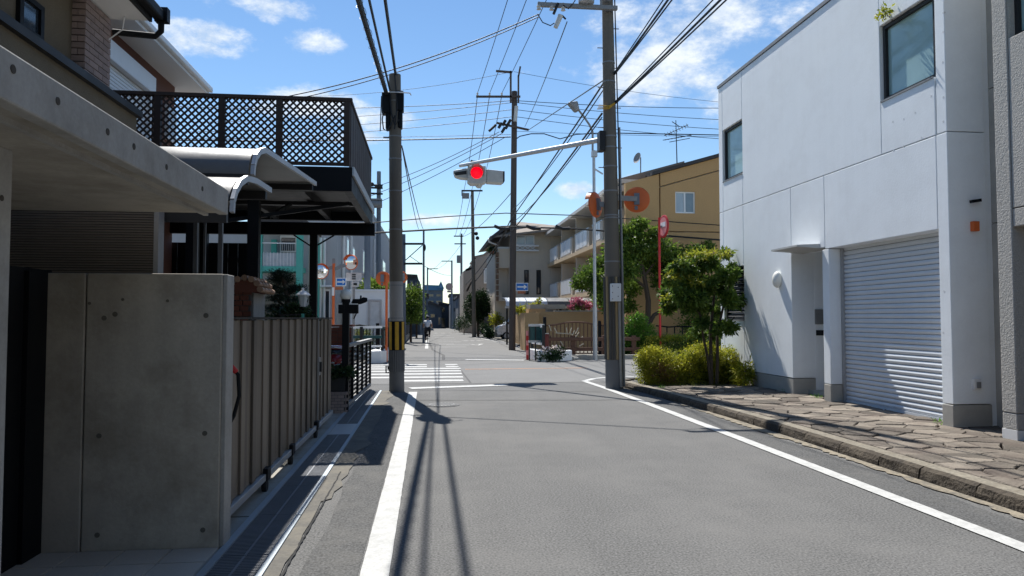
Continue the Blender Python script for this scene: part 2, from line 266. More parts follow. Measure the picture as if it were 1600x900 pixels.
# ------------------------------------------------------------------ mesh builder and object helpers
class MB:
    def __init__(s): s.v = []; s.f = []
    def add(s, vs, fs):
        o = len(s.v); s.v += [tuple(x) for x in vs]; s.f += [tuple(i+o for i in f) for f in fs]; return s
    def box(s, x0, x1, y0, y1, z0, z1):
        if x0 > x1: x0, x1 = x1, x0
        if y0 > y1: y0, y1 = y1, y0
        if z0 > z1: z0, z1 = z1, z0
        return s.add([(x0,y0,z0),(x1,y0,z0),(x1,y1,z0),(x0,y1,z0),(x0,y0,z1),(x1,y0,z1),(x1,y1,z1),(x0,y1,z1)],
                     [(0,3,2,1),(4,5,6,7),(0,1,5,4),(1,2,6,5),(2,3,7,6),(3,0,4,7)])
    def bar(s, p0, p1, w, h, up=(0,0,1)):
        p0, p1 = Vector(p0), Vector(p1); d = (p1-p0).normalized(); up = Vector(up)
        a = d.cross(up)
        if a.length < 1e-4: a = d.cross(Vector((0,1,0)))
        a.normalize(); b = a.cross(d).normalized(); vs = []
        for p in (p0, p1):
            for (i, j) in ((-1,-1),(1,-1),(1,1),(-1,1)): vs.append(p + a*(w/2*i) + b*(h/2*j))
        return s.add(vs, [(0,1,2,3),(7,6,5,4),(0,4,5,1),(1,5,6,2),(2,6,7,3),(3,7,4,0)])
    def cyl(s, p0, p1, r0, r1=None, n=14, caps=True):
        p0, p1 = Vector(p0), Vector(p1); r1 = r0 if r1 is None else r1
        d = (p1-p0).normalized(); a = d.orthogonal().normalized(); b = d.cross(a); vs = []
        for p, r in ((p0, r0), (p1, r1)):
            for i in range(n):
                t = 2*math.pi*i/n; vs.append(p + a*(r*math.cos(t)) + b*(r*math.sin(t)))
        fs = [(i, (i+1) % n, n+(i+1) % n, n+i) for i in range(n)]
        if caps: fs += [tuple(range(n-1, -1, -1)), tuple(range(n, 2*n))]
        return s.add(vs, fs)
    def tube(s, pts, r, n=6):
        pts = [Vector(p) for p in pts]; rings = []; o = len(s.v); ref = None
        for i, p in enumerate(pts):
            d = (pts[min(i+1, len(pts)-1)] - pts[max(i-1, 0)]).normalized()
            a = d.orthogonal().normalized() if ref is None else (ref - d*ref.dot(d)).normalized()
            ref = a; b = d.cross(a); rr = r[i] if isinstance(r, (list, tuple)) else r
            for k in range(n):
                t = 2*math.pi*k/n; s.v.append(tuple(p + a*(rr*math.cos(t)) + b*(rr*math.sin(t))))
        for i in range(len(pts)-1):
            for k in range(n): s.f.append((o+i*n+k, o+i*n+(k+1) % n, o+(i+1)*n+(k+1) % n, o+(i+1)*n+k))
        s.f.append(tuple(o+k for k in range(n-1, -1, -1))); s.f.append(tuple(o+(len(pts)-1)*n+k for k in range(n)))
        return s
    def ball(s, c, r, n=16, m=10, sc=(1,1,1)):
        c = Vector(c); vs = [(c.x, c.y, c.z - r*sc[2])]
        for j in range(1, m):
            ph = -math.pi/2 + math.pi*j/m
            for i in range(n):
                t = 2*math.pi*i/n
                vs.append((c.x+r*sc[0]*math.cos(ph)*math.cos(t), c.y+r*sc[1]*math.cos(ph)*math.sin(t), c.z+r*sc[2]*math.sin(ph)))
        vs.append((c.x, c.y, c.z+r*sc[2])); fs = []
        for i in range(n): fs.append((0, 1+(i+1) % n, 1+i))
        for j in range(m-2):
            for i in range(n): fs.append((1+j*n+i, 1+j*n+(i+1) % n, 1+(j+1)*n+(i+1) % n, 1+(j+1)*n+i))
        k = 1+(m-2)*n
        for i in range(n): fs.append((k+i, k+(i+1) % n, len(vs)-1))
        return s.add(vs, fs)
    def poly(s, pts, vec):
        """extrude a planar polygon along vec"""
        n = len(pts); v = Vector(vec); a = [Vector(p) for p in pts]; b = [p+v for p in a]
        return s.add(a+b, [tuple(range(n-1, -1, -1)), tuple(range(n, 2*n))] + [(i, (i+1) % n, n+(i+1) % n, n+i) for i in range(n)])
    def quad(s, a, b, c, d): return s.add([a, b, c, d], [(0, 1, 2, 3)])
    def lathe(s, prof, c, n=18):
        c = Vector(c); o = len(s.v)
        for (r, z) in prof:
            for i in range(n):
                t = 2*math.pi*i/n; s.v.append((c.x+r*math.cos(t), c.y+r*math.sin(t), c.z+z))
        for j in range(len(prof)-1):
            for i in range(n): s.f.append((o+j*n+i, o+j*n+(i+1) % n, o+(j+1)*n+(i+1) % n, o+(j+1)*n+i))
        s.f.append(tuple(o+i for i in range(n-1, -1, -1))); s.f.append(tuple(o+(len(prof)-1)*n+i for i in range(n)))
        return s
    def mesh(s, name, m, off=(0,0,0), smooth=False):
        me = bpy.data.meshes.new(name)
        me.from_pydata([(x-off[0], y-off[1], z-off[2]) for (x, y, z) in s.v], [], s.f); me.update()
        bm = bmesh.new(); bm.from_mesh(me); bmesh.ops.recalc_face_normals(bm, faces=bm.faces); bm.to_mesh(me); bm.free()
        if smooth:
            for p in me.polygons: p.use_smooth = True
            try: me.set_sharp_from_angle(angle=R(40))
            except Exception: pass
        me.materials.append(m); return me
def wpos(o):
    p = Vector((0,0,0))
    while o: p += o.location; o = o.parent
    return p
def B(mb, name, m, parent=None, smooth=False, bevel=0.0, kind=None, label=None):
    """link the builder's shape as ONE mesh object (world coordinates in, local out)"""
    off = wpos(parent) if parent else Vector((0,0,0))
    o = bpy.data.objects.new(name, mb.mesh(name, m, off, smooth)); COL.objects.link(o)
    if parent: o.parent = parent
    if bevel:
        b = o.modifiers.new('bevel', 'BEVEL'); b.width = bevel; b.segments = 2; b.limit_method = 'ANGLE'; b.angle_limit = R(40)
    if kind: o['kind'] = kind
    if label: o['label'] = label
    return o
def piece(me, name, parent, loc, rot=(0,0,0), scale=None):
    """one more object of a shared mesh, placed in world coordinates below a parent"""
    o = bpy.data.objects.new(name, me); COL.objects.link(o); o.parent = parent
    o.location = Vector(loc) - wpos(parent); o.rotation_euler = rot
    if scale: o.scale = scale
    return o
def tag(o, label, cat, group=None):
    o['label'] = label; o['category'] = cat
    if group: o['group'] = group
    return o
def thing(name, label, cat, loc=(0,0,0), group=None):
    o = bpy.data.objects.new(name, None); COL.objects.link(o); o.location = loc; o.empty_display_size = 0.2
    return tag(o, label, cat, group)
def struct(o): o['kind'] = 'structure'; return o
def raw_mesh(name, V, Fc, m):
    me = bpy.data.meshes.new(name); nf, k = Fc.shape
    me.vertices.add(len(V)); me.vertices.foreach_set('co', V.astype(np.float32).ravel())
    me.loops.add(nf*k); me.loops.foreach_set('vertex_index', Fc.astype(np.int32).ravel())
    me.polygons.add(nf); me.polygons.foreach_set('loop_start', np.arange(0, nf*k, k, dtype=np.int32))
    me.update(calc_edges=True); me.validate(); me.materials.append(m); return me
def leaves(name, clumps, n, size, m, parent, asp=0.45, shell=0.55, droop=0.0, kind=None):
    """n leaf faces spread through clumps [(centre, (rx, ry, rz), weight)]; each leaf is a bent diamond"""
    off = wpos(parent) if parent else Vector((0,0,0))
    w = np.array([c[2] for c in clumps], float); w /= w.sum()
    idx = rng.choice(len(clumps), n, p=w)
    C = np.array([tuple(c[0]) for c in clumps])[idx] - np.array(tuple(off)); S = np.array([c[1] for c in clumps])[idx]
    d = rng.normal(size=(n, 3)); d /= np.linalg.norm(d, axis=1)[:, None]
    rad = (shell + (1-shell)*rng.random(n)) * (1 + 0.14*rng.normal(size=n))
    P = C + d*rad[:, None]*S
    ax = rng.normal(size=(n, 3))*0.7 + d*0.8; ax[:, 2] -= droop; ax /= np.linalg.norm(ax, axis=1)[:, None]
    nn = np.cross(ax, rng.normal(size=(n, 3))); nn[:, :] += 0.35*np.array([0, 0, 1]); nn -= ax*np.sum(nn*ax, 1)[:, None]
    nn /= np.linalg.norm(nn, axis=1)[:, None]; bb = np.cross(nn, ax)
    L_ = size*(0.6+0.8*rng.random(n))[:, None]; W = L_*asp
    V = np.stack([P, P+ax*L_*0.5+bb*W*0.5+nn*L_*0.06, P+ax*L_, P+ax*L_*0.5-bb*W*0.5+nn*L_*0.06], 1).reshape(-1, 3)
    Fc = np.arange(4*n).reshape(n, 4)
    o = bpy.data.objects.new(name, raw_mesh(name, V, Fc, m)); COL.objects.link(o)
    if parent: o.parent = parent
    if kind: o['kind'] = kind
    return o
def catenary(p0, p1, sag, n=14):
    p0, p1 = Vector(p0), Vector(p1)
    return [p0.lerp(p1, i/n) - Vector((0, 0, 4*sag*(i/n)*(1-i/n))) for i in range(n+1)]

# ================================================================== SETTING: ground, road, markings
struct(B(MB().quad((-2500,-2500,-.05),(2500,-2500,-.05),(2500,2500,-.05),(-2500,2500,-.05)), 'ground', earth))
road = struct(B(MB().add([(-0.98,-30,0),(4.72,-30,0),(4.72,16.2,0),(70,16.2,0),(70,27.2,0),(5.3,27.2,0),(5.3,60,0),(4.4,140,0),(-1.6,140,0),(-1.6,27.2,0),(-70,27.2,0),(-70,16.0,0),(-.98,16.0,0)],
      [tuple(range(13))]), 'road', asphalt))
def strip(name, pts, w, z, m, parent=road, closed=False):
    """flat ribbon of width w along a ground polyline"""
    pts = [Vector((p[0], p[1], 0)) for p in pts]; L_, R_ = [], []
    if m in (paint, paint_worn, paint_orange):
        fine_ = [pts[0]]
        for a, b in zip(pts[:-1], pts[1:]):
            k = max(1, min(160, int((b-a).length/.09))); fine_ += [a.lerp(b, (i+1)/k) for i in range(k)]
        pts = fine_
    for i, p in enumerate(pts):
        d = (pts[min(i+1, len(pts)-1)]-pts[max(i-1, 0)]).normalized(); n = Vector((-d.y, d.x, 0))
        wl_, wr_ = (w/2+(random.random()-.5)*.005, w/2+(random.random()-.5)*.005) if len(pts) > 6 else (w/2, w/2); L_.append((p.x+n.x*wl_, p.y+n.y*wl_, z)); R_.append((p.x-n.x*wr_, p.y-n.y*wr_, z))
    k = len(pts); mb = MB().add(L_+R_, [(i, i+1, k+i+1, k+i) for i in range(k-1)])
    return B(mb, name, m, parent)
def patch(name, pts, z, m, parent=road): return B(MB().add([(p[0], p[1], z) for p in pts], [tuple(range(len(pts)))]), name, m, parent)
# asphalt laid at other times
def wob(y0, y1, x, a, n): return [(x + a*(random.random()-.5), y0+(y1-y0)*i/n) for i in range(n+1)]
patch('asphalt_strip', [(4.03, -6)]+[(4.03, 13), (3.98, 16)] + [(4.24, 16)]+wob(15.5, -6, 4.48, .06, 50), .004, asphalt_dark)
patch('asphalt_strip', [(-.42, -6), (-.42, 15.2), (-.78, 15.2)]+wob(15, -6, -.76, .05, 50), .004, asphalt_dark)
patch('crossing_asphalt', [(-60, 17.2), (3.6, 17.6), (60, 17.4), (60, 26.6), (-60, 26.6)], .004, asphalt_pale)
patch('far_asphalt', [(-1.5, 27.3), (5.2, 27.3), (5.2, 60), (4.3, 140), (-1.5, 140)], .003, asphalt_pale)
strip('road_seam', [(-.2, 14.05), (1.5, 13.9), (3.2, 13.7), (3.9, 13.75)], .035, .006, asphalt_dark)
strip('road_seam', [(-.2, 16.0), (1.6, 15.75), (3.6, 15.2)], .03, .006, asphalt_dark)
strip('road_seam', [(1.0, 17.6), (.95, 22), (.9, 24.5)], .05, .006, asphalt_dark)
strip('road_seam', [(.55, 27.4), (.62, 31), (.2, 36), (.05, 46)], .12, .006, asphalt_dark)
strip('road_seam', [(.85, 24.3), (3.8, 26.1), (7, 25.4)], .05, .006, asphalt_dark)
# painted lines
strip('edge_line', [(-.315, -6), (-.32, 15.6)], .175, .009, paint)
strip('edge_line', [(4.0, -6), (3.99, 4.6), (3.98, 9), (3.94, 13), (3.88, 16), (3.80, 17.75)], .15, .009, paint)
cpts = [aZ(*p) for p in ((915, 594.7), (928, 592), (945, 590.3), (975, 589), (1012, 589))]
strip('edge_line', [(3.80, 17.82)]+[(p.x, p.y) for p in cpts[1:]]+[(12, 19.2)], .16, .009, paint)
strip('stop_line', [(-.40, 16.42), (1.78, 17.0)], .36, .009, paint)
for (y, x0, x1) in ((18.35, -.62, .86), (18.35, -3.4, -1.6), (19.4, -4.4, .90), (20.55, -4.6, .92), (21.65, -4.8, .95), (22.7, -5, .98), (23.6, -5.2, -.05), (23.6, .55, .95), (24.6, -5.2, -.05), (24.6, .55, .95)):
    strip('crosswalk_stripe', [(x0, y), (x1, y+.03)], .46, .009, paint)
strip('stop_line', [(1.38, 27.5), (3.5, 26.9)], .5, .009, paint)
strip('orange_line', [(1.1, 22.3), (4.9, 22.5)], .13, .009, paint_orange)
strip('edge_line', [(-.1, 37.6), (-.1, 52)], .17, .009, paint)
strip('edge_line', [(5.0, 33), (4.6, 45), (4.0, 56), (3.4, 60)], .15, .009, paint_worn)
for (y, x0, x1, w) in ((39.5, .55, 2.0, .28), (42.5, 1.0, 2.3, .3), (44, .6, 1.5, .4), (48, .6, 2.1, .35), (52, .3, 1.9, .3), (58, .5, 2.0, .4), (66, .4, 1.9, .5)):
    strip('road_lettering', [(x0, y), (x1, y)], w, .009, paint_worn)
for k in range(4):
    strip('lane_dash', [(.5+k*.75, 76), (.9+k*.75, 76)], .7, .009, paint)
    if k < 3: strip('lane_dash', [(2.4+k*.45, 50.5), (2.65+k*.45, 50)], .5, .009, paint_worn)
B(MB().add([(2.75, 41.4, .009), (2.35, 44.4, .009), (3.3, 44.2, .009), (2.6, 43.4, .0091), (2.95, 43.4, .0091)], [(0, 2, 4), (0, 3, 1), (3, 4, 2)]), 'arrow_mark', paint, road)
# manhole cover
pole_dark = mat('cast_iron', (.10, .10, .10), .75, .12, 6, .1, 60, .3, metal=.2)
mh = aZ(690, 633)
t = thing('manhole_cover', 'round iron manhole cover with a ringed pattern in the road by the pole shadow', 'manhole', (mh.x, mh.y, 0))
B(MB().cyl((mh.x, mh.y, .001), (mh.x, mh.y, .008), .32, n=28), 'rim', pole_dark, t)
B(MB().cyl((mh.x, mh.y, .004), (mh.x, mh.y, .012), .27, n=28), 'lid', pole_dark, t)
st = MB()
for k in range(20):
    a = 2*math.pi*k/20; st.cyl((mh.x+.22*math.cos(a), mh.y+.22*math.sin(a), .011), (mh.x+.22*math.cos(a), mh.y+.22*math.sin(a), .016), .022, n=8)
B(st, 'stud_ring', steel_dull, t, kind='stuff')

# gutter strips: bare cement beside the drain, sand beside the kerb
gut_m = mat('gutter_cement', (.125, .118, .104), .92, .14, 3, .2, 45, .8, dirt=(.21, .19, .15), dirt_amt=.8, dirt_scale=3)
pts = [(-.985, -3)] + [(-.985, 15.9)] + wob(15.9, 9, -.74, .12, 24) + wob(8.9, 6.5, -.80, .08, 10) + wob(6.4, -3, -.88, .03, 30)
patch('gutter_cement', pts, .010, gut_m)
mp = wob(7.6, -2, -.868, .009, 170)
strip('gutter_crack', mp, .014, .012, pit_m)
patch('gutter_cement', [(4.32, 15.9), (4.40, 15.9)] + [(4.52, 13.5), (4.64, 11)] + [(4.66, 9), (4.66, -3)] + wob(-3, 9, 4.55, .07, 150) + wob(9.1, 13.5, 4.50, .06, 60), .011, sand_m)

# ================================================================== gutter drain with gratings
dr = thing('gutter_drain', 'long blue-grey steel grated gutter drain along the left road edge', 'drain', (-1.17, 8, 0))
B(MB().box(-1.37, -.98, -2, 15.9, -.04, -.004), 'channel', pit_m, dr)
B(MB().box(-1.37, -1.32, -2, 15.9, -.004, .022), 'side_rail', rail_blue, dr)
B(MB().box(-1.02, -.98, -2, 5.93, -.004, .022), 'side_rail', rail_blue, dr)
B(MB().box(-1.02, -.98, 5.95, 15.9, -.004, .022), 'side_rail', rail_blue, dr)
gm = MB().box(-1.182, -1.168, 0, .985, 0, .016)
for k in range(33):
    y = .015+k*.03
    gm.box(-1.318, -1.182, y, y+.010, .0, .014).box(-1.168, -1.022, y, y+.010, .0, .014)
gme = gm.mesh('grate', grate_m)
for k in range(17):
    if k in (11,): continue
    g = piece(gme, 'grate', dr, (0, -1+k, 0)); g['kind'] = 'stuff'
B(MB().box(-1.318, -1.022, 10.01, 10.99, -.002, .012), 'cover_plate', steel, dr)

# ================================================================== RIGHT: kerb, flagstone pavement
def kx(y):          # outer kerb line
    if y < 9: return 4.68
    return 4.68 - .36*((y-9)/7)**1.5
PAVE_Z = .12
pav = struct(B(MB().add([(kx(y)+.2, y, .085) for y in np.linspace(-4, 16.6, 40)]+[(9, 16.6, .085), (9, -4, .085)], [tuple(range(42))]), 'pavement', flag_bed))
y = -2.0
while y < 16.2:
    L_ = .55+.25*random.random(); y1 = min(y+L_, 16.3)
    x0, x1 = kx(y), kx(y1); mb = MB(); n = 4
    prof = [(0, -.02), (.012*random.random(), .045), (.02, .10), (.06, .122)]
    vs = []
    for i in range(n+1):
        yy = y+.008+(y1-y-.016)*i/n; xx = kx(yy)
        for (px, pz) in prof: vs.append((xx+px+.014*(random.random()-.3), yy, pz+(.008*(random.random()-.5) if pz > .03 else 0)))
        vs.append((xx+.16, yy, .119)); vs.append((xx+.16, yy, -.02))
    k = 6; fs = [(i*k+j, i*k+j+1, (i+1)*k+j+1, (i+1)*k+j) for i in range(n) for j in range(k-1)] + [tuple(range(k)), tuple(n*k+j for j in range(k-1, -1, -1))]
    B(mb.add(vs, fs), 'curb_stone', curb_m, pav)
    vs = []
    for i in range(3):
        yy = y+(y1-y-.004)*i/2; xx = kx(yy); vs += [(xx+.075, yy, .05), (xx+.075, yy, .1235), (xx+.23, yy, .1255), (xx+.23, yy, .05)]
    fs = [(i*4+j, i*4+j+1, (i+1)*4+j+1, (i+1)*4+j) for i in range(2) for j in range(3)]+[(0, 1, 2, 3), (11, 10, 9, 8)]
    B(MB().add(vs, fs), 'curb_cement_band', curb_top_m, pav)
    y = y1
# irregular flagstones: clipped Voronoi cells
def clip(poly, p, n):
    out = []
    for i in range(len(poly)):
        a, b = poly[i], poly[(i+1) % len(poly)]; da = (a[0]-p[0])*n[0]+(a[1]-p[1])*n[1]; db = (b[0]-p[0])*n[0]+(b[1]-p[1])*n[1]
        if da <= 0: out.append(a)
        if da*db < 0: t_ = da/(da-db); out.append((a[0]+(b[0]-a[0])*t_, a[1]+(b[1]-a[1])*t_))
    return out
WX = 6.80
def region(y): return kx(y)+.24
seeds = []
for i in range(4000):
    y = 3.2+12.4*random.random(); x = region(y)-.1+(7.7-region(y))*random.random()
    dmin = .235 + .17*random.random()
    if all((x-q[0])**2+(1.0*(y-q[1]))**2 > dmin**2 for q in seeds): seeds.append((x, y))
for (x, y) in seeds:
    poly = [(x-.6, y-.6), (x+.6, y-.6), (x+.6, y+.6), (x-.6, y+.6)]
    for q in seeds:
        if q == (x, y): continue
        dx, dy = q[0]-x, q[1]-y; l = math.hypot(dx, dy)
        if l < 1.4: poly = clip(poly, (x+dx/2-dx/l*.006, y+dy/2-dy/l*.006), (dx/l, dy/l))
        if len(poly) < 3: break
    if len(poly) < 3: continue
    rx = region(y); sl = (region(y+.3)-region(y-.3))/.6; nl = math.hypot(1, sl)
    poly = clip(poly, (rx, y), (-1/nl, sl/nl)); poly = clip(poly, (7.55, 0), (1, 0)); poly = clip(poly, (0, 3.0), (0, -1)); poly = clip(poly, (0, 14.9), (0, 1))
    if len(poly) < 3: continue
    cx = sum(p[0] for p in poly)/len(poly); cy = sum(p[1] for p in poly)/len(poly)
    # roughen the outline
    pl = []
    for i in range(len(poly)):
        a, b = poly[i], poly[(i+1) % len(poly)]; pl.append(a)
        l = math.hypot(a[0]-b[0], a[1]-b[1])
        if l > .14:
            jit = .030*(random.random()-.62); mx_, my_ = (a[0]+b[0])/2, (a[1]+b[1])/2; dl = math.hypot(mx_-cx, my_-cy)+1e-6
            pl.append((mx_+(mx_-cx)/dl*jit, my_+(my_-cy)/dl*jit))
    h = .128+.018*random.random(); tx, ty = .03*(random.random()-.5), .03*(random.random()-.5)
    def zz(p): return h+(p[0]-cx)*tx+(p[1]-cy)*ty
    n = len(pl); lo = [(p[0], p[1], .07) for p in pl]; mid = [(p[0], p[1], zz(p)-.012) for p in pl]
    top = [(cx+(p[0]-cx)*(1-.012/max(.1, math.hypot(p[0]-cx, p[1]-cy))), cy+(p[1]-cy)*(1-.012/max(.1, math.hypot(p[0]-cx, p[1]-cy))), zz(p)) for p in pl]
    fs = [(i, (i+1) % n, n+(i+1) % n, n+i) for i in range(n)]+[(n+i, n+(i+1) % n, 2*n+(i+1) % n, 2*n+i) for i in range(n)]+[tuple(range(2*n, 3*n))]
    B(MB().add(lo+mid+top, fs), 'flagstone', flag_m, pav)
# planted verge at the corner
struct(B(MB().add([(4.62, 14.9, .10), (6.8, 14.9, .10), (6.8, 17.1, .10), (5.0, 17.1, .10), (4.5, 16.6, .10)], [(0, 1, 2, 3, 4)]), 'planting_soil', earth))
cb = MB(); 
for (p, q) in (((4.30, 16.35), (4.75, 17.0)), ((4.75, 17.0), (5.6, 17.3)), ((5.6, 17.3), (7.2, 17.4))):
    cb.bar((p[0], p[1], .05), (q[0], q[1], .05), .16, .16)
struct(B(cb, 'corner_kerb', curb_m))

# ================================================================== RIGHT: white building
def wy(px): return aX(px, 497, WX).y
ZJ, ZT, ZS = 4.02, 6.98, .42
yF, yW, yD0, yP0, yP1, yG1, yN = wy(1126), wy(1163), wy(1238), wy(1286), wy(1297), wy(1469), wy(1487)
yc, yC = wy(1132), wy(1383)
wb = thing('white_building', 'white painted building with a roller shutter garage and few square windows', 'building', (8, 12, 0))
G = .006; D = .46
def wp(y0, y1, z0, z1, name='wall_panel', m=white_wall, x0=WX, x1=WX+D): return B(MB().box(x0, x1, min(y0,y1)+G, max(y0,y1)-G, z0+G, z1-G), name, m, wb, bevel=.008)
w1t, w1b = aX(1163, 183, WX).z, aX(1163, 269, WX).z
w2t, w2b = aX(1383, 36, WX).z, aX(1383, 156, WX).z
wp(yc, yF, ZJ, ZT)
wp(yW, yc, w1t, ZT); wp(yW, yc, ZJ, w1b)
wp(yC, yW, ZJ, ZT)
wp(yG1-.02, yC, w2t, ZT); wp(yG1, yC, ZJ, w2b); 
wp(yN, yG1-.02, ZJ, ZT, x1=7.34)
wl_t, wl_b = aX(1163, 415, WX).z, aX(1163, 500, WX).z
wp(yc, yF, ZS, ZJ); wp(yW, yc, wl_t, ZJ); wp(yW, yc, ZS, wl_b)
wp(yD0, yW, ZS, ZJ)
yJ = wy(1291)
wp(yJ, yD0, 2.77, ZJ)
yg2 = wy(1234)
zg = aX(1297, 388, WX).z
wp(yG1, yJ, zg, ZJ)
wp(yP1, yP0, ZS, zg)
wp(yN, yG1, ZS, ZJ, x1=7.34)
# concrete skirting
wp(yD0, yF, .02, ZS, 'skirting', skirting_m, WX+.004); wp(yP1, yP0, .02, ZS, 'skirting', skirting_m, WX-.006, WX+D+.02); wp(yN, yG1, .02, ZS, 'skirting', skirting_m, WX-.006, 7.35)
# the building's body behind its panels
core = MB()
core.box(WX+D-.01, 15, yD0, yF-.01, .02, ZT-.05)
core.box(WX+D+.16, 15, yN+.05, yP0, .02, ZT-.05)
core.box(7.34, 15, yN+.02, yG1+.3, .02, ZT-.055)
core.box(8.0, 15, yP0, yD0, .02, ZT-.055)
core.box(WX+D-.02, 8.0, yP0, yD0, 2.80, ZT-.06)
core.box(WX+D-.02, WX+D+.2, yP0, yW, ZJ-.8, ZT-.062); core.box(WX+D-.02, WX+D+.2, yN+.3, yP0, zg+.1, ZT-.064)
B(core, 'wall_core', white_wall, wb)
B(MB().box(WX+.3, 8.0, yP0-.1, yD0+.02, .03, .20), 'door_step', skirting_m, wb)
B(MB().box(WX-.02, 15, yN-.02, yF+.02, ZT+.005, ZT+.07), 'parapet_cap', steel_dull, wb)
# windows
def window(y0, y1, z0, z1, glass, bar=None):
    fr = MB(); w = .055; x0, x1 = WX+.05, WX+.13
    fr.box(x0, x1, y0, y1, z1-w, z1-.004).box(x0, x1, y0, y1, z0+.004, z0+w).box(x0, x1, y0+.004, y0+w, z0+w, z1-w).box(x0, x1, y1-w, y1-.004, z0+w, z1-w)
    f = B(fr, 'window', dark_metal, wb)
    B(MB().box(WX+.10, WX+.115, y0+w, y1-w, z0+w, z1-w), 'pane', glass, f)
    B(MB().box(WX-.015, WX+.06, y0, y1, z0-.02, z0+.006), 'sill', steel_dull, f)
    return f
window(yW+.01, yc-.01, w1b, w1t, teal_glass); window(yG1+.02, yC-.01, w2b, w2t, teal_glass)
lw = window(yW+.01, yc-.01, wl_b, wl_t, dark_glass)
zz_ = wl_b+.08
while zz_ < wl_t-.06:
    B(MB().poly([(WX+.03, yW+.07, zz_), (WX+.09, yW+.07, zz_+.05), (WX+.095, yW+.07, zz_+.045), (WX+.035, yW+.07, zz_-.005)], (0, yc-yW-.14, 0)), 'louvre_slat', dark_metal, lw); zz_ += .095
# garage shutter with curved slats
gs = B(MB().box(WX+.26, WX+.30, yG1-.02, yP1+.02, .1, zg+.05), 'garage_shutter', dark_metal, wb)
sh = MB(); y0, y1 = yG1+.01, yP1-.01; pr = []
for i in range(7): a = math.pi*i/6; pr.append((-.020*math.sin(a), .071*(i/6)))
vs = [(x, 0, z) for (x, z) in pr]+[(x, y1-y0, z) for (x, z) in pr]
sme = MB().add(vs, [(i, i+1, 8+i, 7+i) for i in range(6)]).mesh('slat', shutter_m, smooth=False)
for p_ in sme.polygons: p_.use_smooth = True
k = 0; z = .17
while z < zg+.02: piece(sme, 'slat', gs, (WX+.255, y0, z)); z += .0765
B(MB().box(WX+.23, WX+.285, y0, y1, .115, .168), 'bottom_rail', shutter_m, gs)
B(MB().box(WX+.20, WX+.27, yP1-.055, yP1-.005, .12, zg-.01), 'guide_rail', steel, gs)
# door hood, recess fittings
hood = MB().poly([(WX+.2, yP0+.06, 2.76), (WX-.42, yP0+.06, 2.80), (WX-.42, yP0+.06, 2.83), (WX+.2, yP0+.06, 2.86)], (0, yD0-yP0-.10, 0))
B(hood, 'door_hood', mat('hood_grey', (.50, .50, .48), .7, .06), wb)
B(MB().box(7.985, 8.0, yP0+.05, yD0-.1, .2, 2.6), 'entrance_door', dark_metal, wb)
pi_ = at(1280, 495, yD0)
B(MB().box(pi_.x-.09, pi_.x+.10, yD0-.03, yD0+.005, pi_.z-.14, pi_.z+.14), 'intercom', steel_dull, wb, bevel=.006)
pi_ = at(1282, 520, yD0)
B(MB().box(pi_.x-.09, pi_.x+.12, yD0-.02, yD0+.005, pi_.z-.05, pi_.z+.05), 'letter_slot', dark_metal, wb, bevel=.004)
lp = aX(1218, 437, WX)
l_ = B(MB().ball((WX-.05, lp.y, lp.z), .16, 18, 12, (.55, .75, 1.0)), 'wall_lamp', globe_m, wb, smooth=True)
B(MB().cyl((WX-.03, lp.y, lp.z), (WX+.005, lp.y, lp.z), .10), 'lamp_base', white_trim, l_)
# fittings on the end face
e = at(1521, 354, yN)
B(MB().box(e.x-.045, e.x+.045, yN-.06, yN+.006, e.z-.065, e.z+.065), 'alarm_box', orange_paint, wb, bevel=.008)
e = at(1520, 315, yN)
B(MB().bar((e.x-.07, yN-.06, e.z-.01), (e.x+.08, yN-.03, e.z+.015), .05, .04), 'camera_arm', black_paint, wb)
e = at(1525, 600, yN)
f_ = B(MB().box(e.x-.05, e.x+.05, yN-.035, yN+.006, e.z-.07, e.z+.07), 'socket_box', white_trim, wb, bevel=.006)
B(MB().box(e.x-.02, e.x+.035, yN-.05, yN-.035, e.z-.05, e.z+.03), 'socket_cover', steel_dull, f_)
# tie holes in pilaster and panel
for (px, py) in ((1474, 20), (1474, 50), (1473, 97), (1474, 152), (1474, 190), (1395, 190), (1412, 186), (1430, 176), (1396, 235), (1412, 228), (1455, 150), (1440, 215), (1475, 455), (1474, 520)):
    q = aX(px, py, WX); 
    if yN < q.y < yC: B(MB().cyl((WX-.002, q.y, q.z), (WX+.02, q.y, q.z), .016, n=10), 'tie_hole', mat('hole_shade', (.68, .70, .71), .8), wb)  # flat discs; shade of the white dents put in as a greyer white
# little weed above the window
q = aX(1383, 22, WX-.08)
wd = thing('wall_weed', 'small yellow-green weed sprouting from the white wall above the square window', 'plant', (WX, q.y, q.z))
B(MB().tube([(WX+.04, q.y, q.z-.1), (WX-.03, q.y+.02, q.z), (WX-.12, q.y, q.z+.06)], .006, 5), 'stem', bark, wd)
leaves('leaves', [((WX-.1, q.y, q.z+.02), (.08, .16, .10), 1)], 130, .06, leaf_gold, wd, shell=.1)

